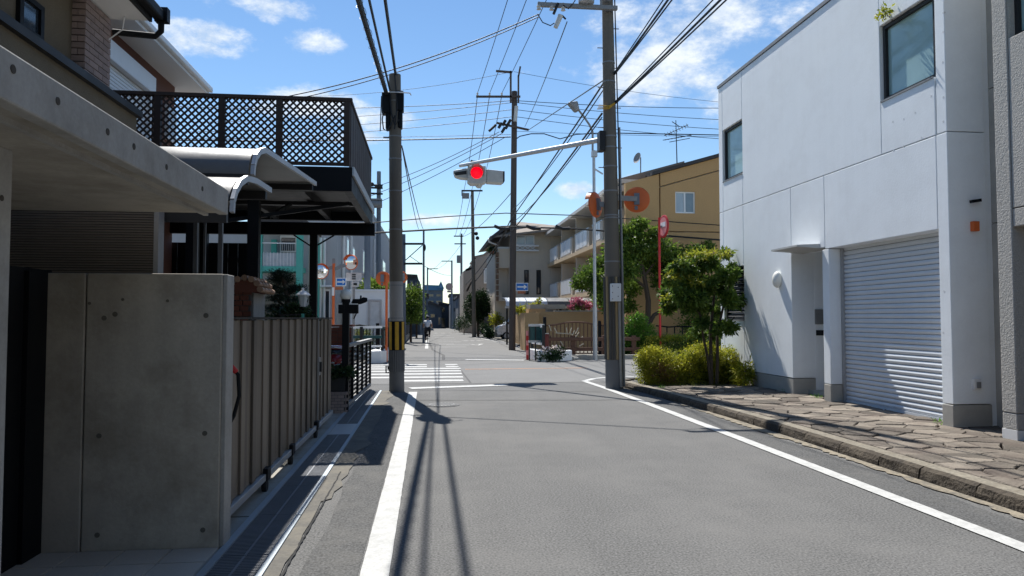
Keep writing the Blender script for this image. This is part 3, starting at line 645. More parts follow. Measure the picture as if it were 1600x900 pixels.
# ================================================================== RIGHT: rough grey neighbour
NX = 6.79; nb = thing('grey_building', 'rough grey rendered building at the right edge with a square window', 'building', (8, 3, 0))
ny1 = aX(1567, 685, NX).y; ny0 = aX(1590, 688, NX).y; zb = 2.62
B(MB().box(NX, NX+.35, ny0, ny1, .44, 8.2), 'pilaster', neighbour_m, nb, bevel=.01)
B(MB().box(NX+.002, NX+.35, ny0, ny1, .25, .434), 'pilaster_band', neighbour_m, nb, bevel=.01)
B(MB().box(NX-.004, NX+.354, ny0-.004, ny1+.004, .02, .244), 'skirting', white_trim, nb)
zz1 = aX(1600, 322, NX).z
yw1 = aX(1566, 0, NX).y-.06; zw = aX(1568, 63, NX).z
B(MB().box(NX+.01, NX+.4, 1.5, ny0-.01, zb, zz1-.006), 'wall_panel', neighbour_m, nb, bevel=.008)
B(MB().box(NX+.01, NX+.4, 1.5, ny0-.01, zz1+.006, zw), 'wall_panel', neighbour_m, nb, bevel=.008)
B(MB().box(NX+.01, NX+.4, 1.5, ny0-.01, zw+1.6, 8.2), 'wall_panel', neighbour_m, nb, bevel=.008)
B(MB().box(NX+.01, NX+.4, 1.5, yw1-1.6, zw, zw+1.6), 'wall_panel', neighbour_m, nb)
B(MB().box(NX+.01, NX+.4, yw1, ny0-.01, zw, zw+1.6), 'wall_panel', neighbour_m, nb)
f_ = B(MB().box(NX+.10, NX+.2, yw1-1.6, yw1-.002, zw+.002, zw+.06).box(NX+.10, NX+.2, yw1-.06, yw1-.002, zw+.06, zw+1.6), 'window', dark_metal, nb)
B(MB().box(NX+.14, NX+.16, yw1-1.6, yw1-.06, zw+.06, zw+1.6), 'pane', teal_glass, f_)
B(MB().box(NX+1.6, NX+6, -26, ny1-.05, .02, 8.1).box(NX+.36, NX+1.6, -26, ny1-.1, zb+.02, 8.1).box(NX+.36, NX+1.7, ny0+.05, ny1-.02, .02, 8.1), 'wall_core', neighbour_m, nb)
B(MB().box(NX, NX+.4, -26, 1.49, .02, 8.2), 'side_wall', neighbour_m, nb)  # carried on unseen behind the camera to cut down sky light
gw = thing('gap_wall', 'narrow dark concrete wall set back between the white and grey buildings', 'wall', (7.7, 8.7, 0))
B(MB().box(7.42, 7.6, ny1+.005, yN+.3, .02, 2.8), 'wall_panel', skirting_m, gw)
B(MB().box(7.42, 7.6, ny1+.005, yN+.3, 2.812, 4.6), 'wall_panel', skirting_m, gw)
B(MB().box(7.42, 7.6, ny1+.005, yN+.3, 4.612, 7.6), 'wall_panel', skirting_m, gw)

# ================================================================== LEFT: entrance with concrete wall and canopy
CY, CX = 5.19, -1.365
xl = at(66, 640, CY).x; xs = at(130, 640, CY).x; zt = at(200, 427, CY).z
ef = struct(B(MB().box(-6, -1.375, -3, 6, -.045, .0), 'entrance_floor', cement))
tme = MB().add([(.004,.004,0),(.296,.004,0),(.296,.296,0),(.004,.296,0),(.008,.008,.018),(.292,.008,.018),(.292,.292,.018),(.008,.292,.018)],
               [(0,1,5,4),(1,2,6,5),(2,3,7,6),(3,0,4,7),(4,5,6,7)]).mesh('floor_tile', tile_m)
for i in range(9):
    for j in range(8): piece(tme, 'floor_tile', ef, (-1.385-.3*(i+1), CY-.305-.3*j, 0))
cw = thing('concrete_wall', 'bare concrete wall with round tie holes beside the slatted gate', 'wall', (-2, CY, 0))
B(MB().box(xs+.004, CX-.03, CY, CY+.2, .0, zt), 'wall_panel', concrete, cw, bevel=.008)
B(MB().box(xl, xs-.004, CY, CY+.2, .0, zt), 'wall_panel', concrete, cw, bevel=.008)
B(MB().box(CX-.03, CX, CY+.012, CY+.19, .0, zt-.002), 'end_strip', concrete_lit, cw, bevel=.006)
hole_m = mat('hole_plug', (.13, .12, .10), .9, .15, 9, .1, 60, .3)
hme = MB().cyl((0, 0, 0), (0, .012, 0), .017, n=14).mesh('tie_hole', hole_m)
for (px, py) in ((140, 474), (163, 497), (180, 491), (192, 468), (262, 470), (322, 493), (155, 681), (320, 677), (317, 828), (152, 836)):
    q = at(px, py, CY); o = piece(hme, 'tie_hole', cw, (q.x, CY-.004, q.z)); o.scale = (1, 1, 1) if py > 490 else (.6, 1, .6)
dd = thing('side_door', 'black door panel between the concrete pillar and the concrete wall', 'door', (xl, 4.5, 0))
B(MB().box(xl-.06, xl-.01, 3.2, CY+.1, .02, zt+.02), 'door_leaf', black_paint, dd)
B(MB().box(xl-.01, xl+.02, 4.95, CY-.01, .02, zt), 'door_jamb', black_paint, dd)
pp = at(21, 250, 3.35)
cp = thing('concrete_pillar', 'pale concrete pillar at the left edge carrying the canopy', 'pillar', (-2.2, 3.35, 0))
px_ = aX(22, 245, -1.88)
B(MB().box(-2.6, pp.x, 2.75, 3.35, .0, 2.27), 'shaft', concrete_lit, cp, bevel=.01)
for z in (.55, 1.25, 2.05): B(MB().cyl((pp.x-.01, 3.27, z), (pp.x+.003, 3.27, z), .013, n=12), 'tie_hole', flag_bed, cp)
zc0, zc1 = at(365, 336, CY).z, at(365, 297, CY).z
cn = thing('concrete_canopy', 'flat concrete canopy slab with a row of round holes in its edge', 'canopy', (-2.5, 2, zc0))
B(MB().box(-5, CX-.07, -3, CY, zc0+.012, zc1-.004), 'slab', concrete, cn)
B(MB().box(CX-.065, CX, -3, CY, zc0, zc1), 'edge_beam', concrete_lit, cn, bevel=.008)
B(MB().box(CX-.16, CX-.13, -3, CY, zc0-.008, zc0+.02), 'drip_strip', concrete_lit, cn)
hm2 = MB().cyl((0, 0, 0), (.006, 0, 0), .015, n=12).mesh('edge_hole', flag_bed)
for (px, py) in ((20, 108), (90, 158), (168, 206), (209, 229), (260, 261), (316, 295), (358, 318)):
    q = aX(px, py, CX); piece(hm2, 'edge_hole', cn, (CX-.003, q.y, q.z))
# ribbed dark cladding seen under the canopy
rb = thing('ribbed_screen', 'dark ribbed metal screen under the concrete canopy', 'screen', (-2.8, 5.6, 0))
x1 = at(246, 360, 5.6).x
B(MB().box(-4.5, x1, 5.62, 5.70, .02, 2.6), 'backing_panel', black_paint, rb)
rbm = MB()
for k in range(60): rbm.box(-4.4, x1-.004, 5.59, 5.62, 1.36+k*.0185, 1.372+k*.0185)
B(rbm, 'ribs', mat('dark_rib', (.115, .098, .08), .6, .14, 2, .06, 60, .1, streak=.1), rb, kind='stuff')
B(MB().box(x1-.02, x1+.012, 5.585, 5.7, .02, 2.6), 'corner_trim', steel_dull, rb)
post_m = mat('dark_aluminium', (.14, .15, .165), .5, .08, 4, .05, 60, .1, metal=.3)
for (px, Y) in ((305, 6.6), (319, 7.6), (344, 6.6)):
    q = at(px, 430, Y); nme = thing('aluminium_post', {305: 'left grey aluminium post standing behind the concrete wall', 319: 'thin middle aluminium post behind the concrete wall', 344: 'right grey aluminium post just left of the wall end'}[px], 'post', (q.x, Y, 0), 'aluminium posts behind the concrete wall')
    w = .017 if px != 319 else .011
    B(MB().box(q.x-w, q.x+w, Y-w, Y+w, 0, 2.60), 'shaft', post_m, nme)
    B(MB().box(q.x-w*1.3, q.x+w*1.3, Y-w*1.3, Y+w*1.3, 1.9, 1.93), 'clamp', post_m, nme)

# ================================================================== LEFT: sliding board gate
GX = -1.47
g0, g1 = 5.5, aX(517, 560, GX).y
gt = thing('board_gate', 'grey-brown vertical board sliding gate on rollers along the left side', 'gate', (GX, 8, 0))
ztop = EYE-.01
n = 46; ys_ = np.cumsum([0]+[random.choice((.8, 1.0, 1.3)) for _ in range(n)]); ys_ = g0+(g1-g0)*ys_/ys_[-1]
for k in range(n):
    y = ys_[k]; pw = ys_[k+1]-y; dx = (.0, .018, .006)[k % 3]+.008*random.random()
    z0 = .168 + .006*random.random()
    B(MB().box(GX-.03+dx, GX-.005+dx, y+.003, y+pw-.003, z0, ztop-.012*random.random()), 'board', gate_wood, gt, bevel=.003)
B(MB().box(GX-.05, GX+.022, g0, g1, ztop, ztop+.018), 'top_rail', black_paint, gt)
B(MB().box(GX-.06, GX-.032, g0, g1, .3, .36).box(GX-.06, GX-.032, g0, g1, 1.3, 1.36), 'back_rail', dark_metal, gt)
B(MB().box(GX-.04, GX+.04, g0-.1, g1, .105, .165), 'bottom_rail', steel, gt, bevel=.004)
for (px, py) in ((420, 752), (459, 716), (497, 683)):
    q = aX(px, py, GX+.05)
    rbk = B(MB().box(GX-.03, GX+.055, q.y-.07, q.y+.07, .10, .21), 'roller_bracket', black_paint, gt, bevel=.006)
    B(MB().cyl((GX+.0, q.y-.02, .055), (GX+.04, q.y-.02, .055), .055, n=16), 'roller', rubber, rbk)
q = aX(500, 570, GX+.03)
lk = B(MB().box(GX-.005, GX+.03, q.y-.07, q.y+.07, q.z-.14, q.z+.1), 'lock_plate', steel_dull, gt, bevel=.004)
B(MB().box(GX+.03, GX+.06, q.y-.05, q.y-.02, q.z-.09, q.z+.04), 'handle', dark_metal, lk)
B(MB().box(GX-.01, GX+.024, q.y-.11, q.y-.085, .2, ztop), 'meeting_stile', steel_dull, gt)
q = at(369, 590, 5.6)
hs = thing('hanging_strap', 'black strap with a red end hanging at the gate edge beside the concrete wall', 'strap', (q.x, 5.55, q.z))
B(MB().tube([(CX-.04, 5.45, q.z+.10), (CX+.01, 5.48, q.z+.03), (CX+.02, 5.48, q.z-.12), (CX-.01, 5.46, q.z-.26), (CX-.03, 5.45, q.z-.3)], .014, 8), 'strap', black_paint, hs, smooth=True)
B(MB().tube([(CX-.04, 5.45, q.z+.10), (CX+.0, 5.47, q.z+.05)], .02, 8), 'strap_end', red_paint, hs)
struct(B(MB().box(-9, -1.376, 6.02, 16.0, -.044, .004), 'yard_floor', cement))

# ================================================================== LEFT: deck over the carport with lattice fence
DY0, DY1 = 11.4, 15.6
DX = at(552, 262, DY0).x; dz1 = at(545, 261, DY0).z; dz0 = at(545, 299, DY0).z
ck = thing('carport_deck', 'dark steel carport frame carrying a roof deck with an overhanging silver edge', 'carport', (-3, 13, 0))
B(MB().box(-6.5, DX-.02, DY0, DY0+.12, dz0, dz1), 'front_beam', black_paint, ck, bevel=.005)
B(MB().box(-6.5, DX-.025, DY0+.125, DY1, dz1-.10, dz1-.02), 'deck_board_floor', dark_metal, ck)
B(MB().box(DX-.015, DX+.015, DY0, DY1+.05, dz1-.13, dz1+.005), 'edge_fascia', steel, ck)
B(MB().box(DX-.14, DX-.02, DY0+.125, DY1-.01, dz0, dz1-.105), 'side_beam', black_paint, ck)
for k in range(5):
    x = DX-.9-k*1.05
    B(MB().box(x-.05, x+.05, DY0+.125, DY1-.14, dz1-.28, dz1-.103), 'joist', dark_metal, ck)
B(MB().box(-6.5, DX-.15, DY0+1.6, DY0+1.72, dz0+.02, dz1-.29), 'cross_beam', dark_metal, ck)
bz1, bz0 = at(585, 350, DY1).z, at(585, 369, DY1).z
B(MB().box(-6.5, at(586, 360, DY1).x, DY1-.13, DY1, bz0, bz1), 'rear_beam', black_paint, ck, bevel=.005)
B(MB().box(-6.5, DX-.03, DY1-.13, DY1, bz1+.05, dz1-.11), 'rear_beam', black_paint, ck)
for (px, Y, w) in ((490, DY1-.065, .075), (396, DY0+.4, .085), (318, DY1-.065, .075), (300, DY0+.4, .08)):
    x = at(px, 430, Y).x; B(MB().box(x-w, x+w, Y-w+.003, Y+w-.003, 0, dz0 if Y < 13 else bz0), 'post', black_paint, ck)
x = at(490, 400, DY1).x
B(MB().bar((x, DY1-.06, bz0-.26), (x-.40, DY1-.06, bz0), .03, .03).bar((x, DY1-.06, bz0-.26), (x+.42, DY1-.06, bz0), .03, .03), 'knee_brace', black_paint, ck)
B(MB().bar(at(345, 346, DY0+.3), at(545, 318, DY0+.9), .05, .06).bar(at(420, 340, DY0+.5), at(455, 318, DY0+1.2), .04, .05), 'diagonal_brace', black_paint, ck)
# dark boarded back wall of the carport
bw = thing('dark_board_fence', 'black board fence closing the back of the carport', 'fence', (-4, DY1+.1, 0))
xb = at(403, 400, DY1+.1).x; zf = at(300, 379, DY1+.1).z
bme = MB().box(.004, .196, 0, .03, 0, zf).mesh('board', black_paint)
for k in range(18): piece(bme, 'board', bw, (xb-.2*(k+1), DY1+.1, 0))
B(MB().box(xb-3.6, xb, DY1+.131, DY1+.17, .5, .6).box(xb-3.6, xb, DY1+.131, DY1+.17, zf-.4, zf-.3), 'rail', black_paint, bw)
# lattice fence: framed panels of crossed slats, each slat a part
lf = thing('lattice_fence', 'dark brown diamond lattice fence on top of the carport deck', 'fence', (-3, DY0, dz1))
lz0, lz1 = dz1+.02, at(540, 155, DY0).z
LX0, LX1 = -5.0, at(544, 200, DY0).x
xp = [LX0] + [at(p, 200, DY0).x for p in (246, 346, 436, 542)]
B(MB().box(LX0, LX1+.06, DY0-.03, DY0+.06, lz1-.035, lz1+.015), 'top_rail', lattice_m, lf)
B(MB().box(LX0, LX1, DY0, DY0+.045, lz0, lz0+.05), 'bottom_rail', lattice_m, lf)
for x in xp[1:]: B(MB().box(x-.045, x+.045, DY0-.022, DY0+.06, lz0, lz1-.036), 'post', lattice_m, lf)
def seg_clip(x0, z0, sx, L_, xa, xb_, za, zb_):
    ts = [0, L_]
    # line (x0+sx*t, z0+t)
    lo, hi = 0, zb_-za
    if sx > 0: lo = max(lo, (xa-x0)/sx); hi = min(hi, (xb_-x0)/sx)
    else: lo = max(lo, (xb_-x0)/sx); hi = min(hi, (xa-x0)/sx)
    return lo, hi
pitch = .106
za, zb_ = lz0+.05, lz1-.036
for i in range(len(xp)-1):
    xa, xb2 = xp[i]+.045, xp[i+1]-.045; hgt = zb_-za
    for sx in (1, -1):
        x0 = math.floor((xa-hgt)/pitch)*pitch
        while x0 < xb2+hgt:
            lo, hi = seg_clip(x0, za, sx, 0, xa, xb2, za, zb_)
            if hi-lo > .04:
                yy = DY0+.008 if sx > 0 else DY0+.024
                B(MB().bar((x0+sx*lo, yy, za+lo), (x0+sx*hi, yy, za+hi), .012, .029, (sx*-1, 0, 1)), 'lattice_slat', lattice_m, lf)
            x0 += pitch
# side run of the fence: upright boards
ns = 11
for k in range(ns):
    y = DY0+.1+k*(DY1-DY0-.1)/ns
    B(MB().box(DX-.075, DX-.05, y, y+(DY1-DY0-.1)/ns-.03, lz0, lz1-.04), 'side_board', lattice_m, lf)
B(MB().box(DX-.10, DX-.03, DY0+.07, DY1, lz1-.036, lz1+.012), 'side_top_rail', lattice_m, lf)

# ================================================================== LEFT: two curved polycarbonate roofs
def curved_roof(label, xr, xl_, prof):
    t = thing('curved_roof', label, 'roof', (xr, prof[0][0], 0), 'curved polycarbonate roofs by the gate')
    vs = []; n = len(prof)
    for x in (xl_, xr-.05):
        for (y, z) in prof: vs.append((x, y, z))
        for (y, z) in reversed(prof): vs.append((x, y+.002, z-.012))
    k = 2*n
    B(MB().add(vs, [(i, i+1, k+i+1, k+i) for i in range(k-1)]+[(k-1, 0, k, 2*k-1)]), 'sheet', poly_m, t, smooth=True)
    for j, x in enumerate((xr-.015, xr-1.05, xr-2.1)):
        e = MB()
        for i in range(n-1):
            (ya, za_), (yb, zb3) = prof[i], prof[i+1]; e.bar((x, ya, za_-.01), (x, yb, zb3-.01), .03, .05)
        B(e, 'rafter', steel, t)
    B(MB().box(xl_, xr-.05, prof[0][0]-.03, prof[0][0]+.02, prof[0][1]-.09, prof[0][1]-.006), 'front_gutter', dark_metal, t)
    B(MB().box(xl_, xr-.05, prof[-1][0]-.04, prof[-1][0]+.02, prof[-1][1]-.10, prof[-1][1]-.02), 'back_beam', dark_metal, t)
    return t
RX = -1.44
def arc(pts): return [(p.y, p.z) for p in pts]
curved_roof('upper silver curved roof sheet sloping up to the dark deck', RX, -4.6, arc([aX(398, 272, RX), aX(399, 258, RX), aX(402, 244, RX), aX(408, 235, RX), aX(416, 233, RX), aX(430, 242, RX), aX(460, 262, RX), aX(495, 286, RX)]))
curved_roof('lower silver curved roof end just beyond the concrete canopy', RX-.04, -4.6, arc([aX(366, 330, RX-.04), aX(367, 312, RX-.04), aX(371, 297, RX-.04), aX(378, 284, RX-.04), aX(388, 277, RX-.04), aX(402, 281, RX-.04), aX(425, 296, RX-.04)]))

# ================================================================== LEFT: yard things behind the gate
gp = at(367, 497, 8.3); x0, x1 = at(366, 470, 8.3).x, at(393, 470, 8.3).x
bk = thing('brick_gatepost', 'small red brick post with a rounded cap of brown clay tiles behind the gate', 'post', ((x0+x1)/2, 8.6, 0))
zq = at(380, 457, 8.3).z
B(MB().box(x0+.012, x1-.012, 8.312, 8.95, 0, zq), 'core', mortar, bk)
B(MB().box(x1-.01, x1+.0, 8.40, 8.96, 0, zq+.02), 'render_side', concrete_lit, bk)
z = 1.28; r_ = 0
brm = MB().box(.003, .085, 0, .02, .003, .052).mesh('brick', brick_red)
while z < zq-.02:
    xx = x0
    while xx < x1-.03: piece(brm, 'brick', bk, (xx-(.0 if r_ % 2 else .03), 8.295, z)); xx += .092
    z += .058; r_ += 1
cap = MB().mesh if False else None
cme = MB().cyl((0, 0, 0), (0, .17, 0), .034, .030, 10).mesh('cap_tile', clay_tile)
cxm, rr_ = (x0+x1)/2+.02, .17
B(MB().poly([(cxm+(rr_-.02)*math.cos(a), 8.28, zq+(rr_-.03)*math.sin(a)) for a in np.linspace(0, math.pi, 9)], (0, .66, 0)), 'cap_core', brick_red, bk)
for j in range(4):
    for i in range(7):
        a = math.pi*(i+.5)/7; piece(cme, 'cap_tile', bk, (cxm+rr_*math.cos(a), 8.26+j*.165, zq+.0+(rr_-.01)*math.sin(a)), (-.06, 0, 0))
# clipped pine in pads
pc = at(447, 500, 10.6); pn = thing('garden_pine', 'dark clipped cloud pine with layered pads behind the gate', 'tree', (pc.x, 10.6, 0))
pads = [((438, 428), .17, .07), ((441, 437), .21, .06), ((462, 450), .17, .045), ((430, 451), .17, .06), ((450, 456), .13, .04), ((434, 466), .17, .05), ((466, 468), .15, .04), ((432, 482), .2, .06)]
tk = MB().tube([(pc.x, 10.6, 0), (pc.x+.05, 10.62, .8), (pc.x-.05, 10.58, 1.3), (pc.x+.02, 10.6, 1.8), (pc.x-.06, 10.6, 2.15)], [.07, .06, .05, .035, .02], 8)
cl = []
for ((px, py), rx, rz) in pads:
    q = at(px, py, 10.6+random.uniform(-.15, .15)); cl.append((q, (rx, rx*.9, rz), rx*rx)); tk.tube([(pc.x, 10.6, q.z-.12), (q.x, q.y, q.z-.03)], .015, 5)
B(tk, 'trunk', bark, pn, smooth=True)
leaves('crown', cl, 8000, .042, leaf_pine, pn, asp=.16, shell=.2)
bb_ = at(455, 500, 10.0); sb = thing('garden_shrub', 'dark rounded shrub under the clipped pine behind the gate', 'shrub', (bb_.x, 10.0, 0))
B(MB().tube([(bb_.x, 10, 0), (bb_.x, 10, 1.2)], .03, 6), 'stem', bark, sb)
leaves('foliage', [(at(462, 487, 10), (.20, .2, .10), 2), (at(450, 498, 10), (.32, .25, .12), 2)], 3500, .045, leaf_dark, sb, shell=.3)
# white garden lantern
q = at(473, 490, 9.7); ln = thing('garden_lantern', 'white lantern with a pointed hood on a thin post behind the gate', 'lamp', (q.x, 9.7, 0))
zl = at(473, 461, 9.7).z
B(MB().cyl((q.x, 9.7, 0), (q.x, 9.7, zl-.24), .02, n=8), 'post', mint, ln)
B(MB().lathe([(.035, -.15), (.058, -.03), (.062, 0)], (q.x, 9.7, zl), 6), 'glass', pale_glass, ln)
hd = B(MB().lathe([(.095, -.005), (.09, .01), (.045, .045), (.015, .06), (.018, .085), (.005, .095)], (q.x, 9.7, zl), 16), 'hood', white_gloss, ln)
B(MB().bar((q.x-.02, 9.7, zl-.25), (q.x-.3, 9.7, zl-.26), .02, .02), 'bracket', dark_metal, ln)
# black railing gate with post, globe lamp and box lights
P1, P2 = aZ(541, 643), aZ(578, 608)
bg_ = thing('railing_gate', 'low black slatted metal gate at the end of the left side', 'gate', tuple(P1))
B(MB().bar((P1.x, P1.y, 1.09), (P2.x, P2.y, 1.08), .09, .05), 'top_rail', steel_dull, bg_)
B(MB().bar((P1.x, P1.y, .10), (P2.x, P2.y, .10), .05, .06), 'bottom_rail', steel_dull, bg_)
for k in range(6):
    p = P1.lerp(P2, k/5); B(MB().box(p.x-.022, p.x+.022, p.y-.03, p.y+.03, .06, 1.06), 'upright', black_paint, bg_)
for k in range(12):
    z = .18+k*.075; B(MB().bar((P1.x-.02, P1.y, z), (P2.x-.02, P2.y, z), .012, .034), 'slat', black_paint, bg_)
lpst = thing('globe_lamp_post', 'black gate post topped by a white globe lamp with two box lights', 'lamp', (P1.x, P1.y-.1, 0))
gy = P1.y-.12; gx = at(540, 540, gy).x; zg_ = at(540, 461, gy).z
B(MB().box(gx-.055, gx+.055, gy-.055, gy+.055, 0, zg_-.10), 'post', black_paint, lpst, bevel=.006)
B(MB().ball((gx, gy, zg_), .098, 18, 12), 'globe', globe_m, lpst, smooth=True)
B(MB().cyl((gx, gy, zg_-.12), (gx, gy, zg_-.065), .07, n=14), 'globe_collar', black_paint, lpst)
for (px0, px1, s_) in ((529, 539, 0), (545, 560, 1)):
    a, c_ = at(px0, 490, gy), at(px1, 476, gy)
    bx_ = B(MB().box(a.x, c_.x, gy-.06, gy+.06, a.z, c_.z), 'box_light', black_paint, lpst, bevel=.01)
    B(MB().box(a.x+.01, c_.x-.01, gy-.05, gy+.05, c_.z, c_.z+.018), 'light_cap', white_gloss, bx_)
# black metal ornament reaching to the right
a, b_ = at(551, 472, gy+.1), at(574, 470, gy+.1)
om = thing('black_ornament', 'black metal ornament pointing right beside the globe lamp', 'ornament', (a.x, gy+.1, a.z))
B(MB().tube([(a.x, gy+.1, a.z-.03), (a.x+.02, gy+.1, a.z), (a.x+.13, gy+.1, a.z+.01), (b_.x-.05, gy+.1, b_.z+.015), (b_.x, gy+.1, b_.z+.02)], [.03, .055, .045, .05, .03], 10), 'body', black_paint, om, smooth=True)
B(MB().tube([(a.x+.13, gy+.1, a.z+.04), (a.x+.135, gy+.1, a.z+.11)], .015, 6).tube([(a.x+.05, gy+.1, a.z), (a.x+.07, gy+.1, a.z-.17), (a.x+.02, gy+.1, a.z-.28)], .012, 6), 'stalk', black_paint, om)
# planter on a brick pedestal between the gates
py_ = 12.25; x0, x1 = at(513, 630, py_).x, at(540, 630, py_).x
bp = thing('brick_pedestal', 'low tan brick pedestal between the board gate and the black gate', 'pedestal', ((x0+x1)/2, py_, 0))
zp = at(530, 612, py_).z
B(MB().box(x0+.01, x1-.01, py_+.01, py_+.5, 0, zp-.01), 'core', mortar, bp)
pbm = MB().box(.002, .096, 0, .1, .002, .046).mesh('brick', brick_pale)
z = 0; r_ = 0
while z < zp-.03:
    for k in range(4):
        xx = x0-.05*(r_ % 2)+k*.1
        if x0-.06 <= xx < x1-.06: piece(pbm, 'brick', bp, (xx, py_, z))
    for k in range(5): piece(pbm, 'brick', bp, (x1, py_+k*.1+.02, z), (0, 0, R(90)))
    z += .05; r_ += 1
pt = thing('planter', 'dark square planter filled with dark green leaves on the brick pedestal', 'planter', ((x0+x1)/2, py_+.2, zp))
xm = (x0+x1)/2
B(MB().poly([(xm-.11, py_+.05, zp), (xm+.11, py_+.05, zp), (xm+.13, py_+.05, zp+.22), (xm-.13, py_+.05, zp+.22)], (0, .3, 0)), 'pot', dark_metal, pt)
leaves('foliage', [((xm+.02, py_+.15, zp+.30), (.22, .16, .10), 1), ((xm+.12, py_+.1, zp+.32), (.15, .1, .06), .6)], 1500, .06, leaf_dark, pt, shell=.2)
# dark brown brick pier in the yard
q0, q1 = at(516, 520, 14.0), at(549, 530, 14.0)
dp = thing('brown_pier', 'dark reddish brick pier in the yard behind the globe lamp', 'pier', (q0.x, 14.1, 0))
B(MB().box(q0.x+.01, q1.x-.01, 14.01, 14.4, 0, q0.z+.10), 'core', mortar, dp)
dbm = MB().box(.004, .126, 0, .02, .004, .056).mesh('brick', brick_red)
z = .9
while z < at(530, 512, 14).z:
    xx = q0.x
    while xx < q1.x-.06: piece(dbm, 'brick', dp, (xx, 14.0, z)); xx += .13
    z += .06
B(MB().box(q0.x-.02, q1.x+.02, 13.97, 14.42, q0.z+.11, q0.z+.15), 'coping', brick_red, dp)
# red motorcycle parked behind the planter
my = 13.1; mc = at(526, 560, my); mcx = mc.x-.02
mt = thing('red_motorcycle', 'red motorcycle with a white striped fairing parked behind the planter', 'motorcycle', (mcx, my, 0))
B(MB().ball((mcx, my+.12, .80), .20, 18, 12, (1.0, 1.5, .85)), 'fairing', car_red, mt, smooth=True)
B(MB().ball((mcx, my+.06, .93), .165, 16, 10, (.95, .9, .75)), 'windscreen', dark_glass, mt, smooth=True)
B(MB().ball((mcx, my+.10, 1.03), .15, 16, 10, (1.05, 1.2, .33)), 'screen_top', car_red, mt, smooth=True)
B(MB().tube([(mcx-.17, my-.04, 1.03), (mcx, my-.10, 1.045), (mcx+.17, my-.04, 1.02)], .013, 6).tube([(mcx-.19, my-.07, .79), (mcx-.02, my-.17, .785), (mcx+.19, my-.08, .80)], .016, 6), 'white_stripe', white_gloss, mt)
B(MB().box(mcx-.11, mcx+.11, my-.165, my-.12, .73, .765), 'headlamp', pale_glass, mt, bevel=.01)
B(MB().tube([(mcx-.32, my+.22, .98), (mcx-.1, my+.2, 1.0), (mcx+.1, my+.2, 1.0), (mcx+.32, my+.22, .98)], .015, 6), 'handlebar', dark_metal, mt)
for (yy) in (my-.05, my+1.25):
    w_ = MB(); 
    w_.tube([(mcx, yy+.26*math.cos(a), .30+.26*math.sin(a)) for a in np.linspace(0, 2*math.pi, 25)], .045, 8)
    wl = B(w_, 'wheel', rubber, mt); B(MB().cyl((mcx-.03, yy, .30), (mcx+.03, yy, .30), .19, n=18), 'rim', steel_dull, wl)
B(MB().ball((mcx, my+.85, .72), .2, 14, 10, (.7, 1.9, .35)), 'seat', rubber, mt, smooth=True)
B(MB().box(mcx-.13, mcx+.13, my+.25, my+.95, .32, .62), 'engine', steel_dull, mt, bevel=.03)
B(MB().tube([(mcx-.06, my+.1, .75), (mcx-.06, my-.05, .30)], .025, 8).tube([(mcx+.06, my+.1, .75), (mcx+.06, my-.05, .30)], .025, 8), 'fork', steel, mt)

# ================================================================== LEFT: tan house upstairs
HX = -3.5
hA = thing('tan_house', 'tan rendered house with a pink brick column and a black gutter above the canopy', 'house', (-5, 5, 0))
qa, qb = aX(25, 42, HX), aX(215, 186, HX); zc = (qa.z+qb.z)/2
bend = aX(172, 120, HX).y; bst = aX(133, 60, HX).y; zsof = aX(172, 27, HX).z
B(MB().box(HX-.04, HX+.06, 2.6, qb.y, zc-.03, zc+.05), 'coping', dark_metal, hA)
B(MB().box(HX-.3, HX, 2.6, qb.y-.03, 2.50, zc-.03), 'parapet_wall', tan_render, hA)
B(MB().box(HX-.3, HX+.004, 0, 4.45, 2.50, zc+.12), 'parapet_wall', concrete, hA)
B(MB().box(-9, HX-.13, -26, bst-.002, 2.5, zsof), 'wall', tan_render, hA)
B(MB().box(-9, -1.6, -26, -3.1, 0, zsof-.01), 'added_shade_wing', tan_render, hA)  # unseen wing added behind the camera to darken the surfaces facing it
B(MB().box(-9, HX-.31, bst, bend-.02, 2.5, zsof), 'wall', tan_render, hA)
B(MB().box(HX-.30, HX-.022, bst+.022, bend-.022, zc-.02, zsof), 'brick_core', mortar, hA)
bh = .068; bl = .21
bside = MB().box(-.02, 0, .005, bl-.005, .005, bh-.006).mesh('brick', brick_pale)
bfront = MB().box(.005, .13, -.0, .02, .005, bh-.006).mesh('brick', brick_pale)
z = zc-.025; r_ = 0
while z < zsof-.02:
    y = bst - (bl/2 if r_ % 2 else 0)
    while y < bend-.02:
        y0_, y1_ = max(y, bst), min(y+bl, bend)
        if y1_-y0_ > .03: piece(bside, 'brick', hA, (HX, y0_, z), scale=(1, (y1_-y0_)/bl, 1))
        y += bl
    if r_ % 2: piece(bfront, 'brick', hA, (HX-.135, bst, z))
    else:
        piece(bfront, 'brick', hA, (HX-.135, bst, z), scale=(.45, 1, 1)); piece(bfront, 'brick', hA, (HX-.072, bst, z), scale=(.5, 1, 1))
    z += bh; r_ += 1
wy0, wy1 = aX(24, 30, HX-.13).y, aX(62, 60, HX-.13).y
wf = MB(); X0, X1 = HX-.14, HX-.09
for (y0_, y1_, z0_, z1_) in ((wy0, wy1, zc-.1, zc-.02), (wy0, wy0+.06, zc-.02, zsof-.4), (wy1-.06, wy1, zc-.02, zsof-.4), (wy0+.06, wy1-.06, zsof-.45, zsof-.4), (wy0+.06, wy1-.06, aX(50, 38, HX).z-.02, aX(50, 38, HX).z+.02)): wf.box(X0, X1, y0_, y1_, z0_, z1_)
f_ = B(wf, 'window', black_paint, hA); B(MB().box(HX-.128, HX-.115, wy0+.06, wy1-.06, zc-.02, zsof-.45), 'pane', dark_glass, f_)
ex = HX+.42; ey = bend+.02
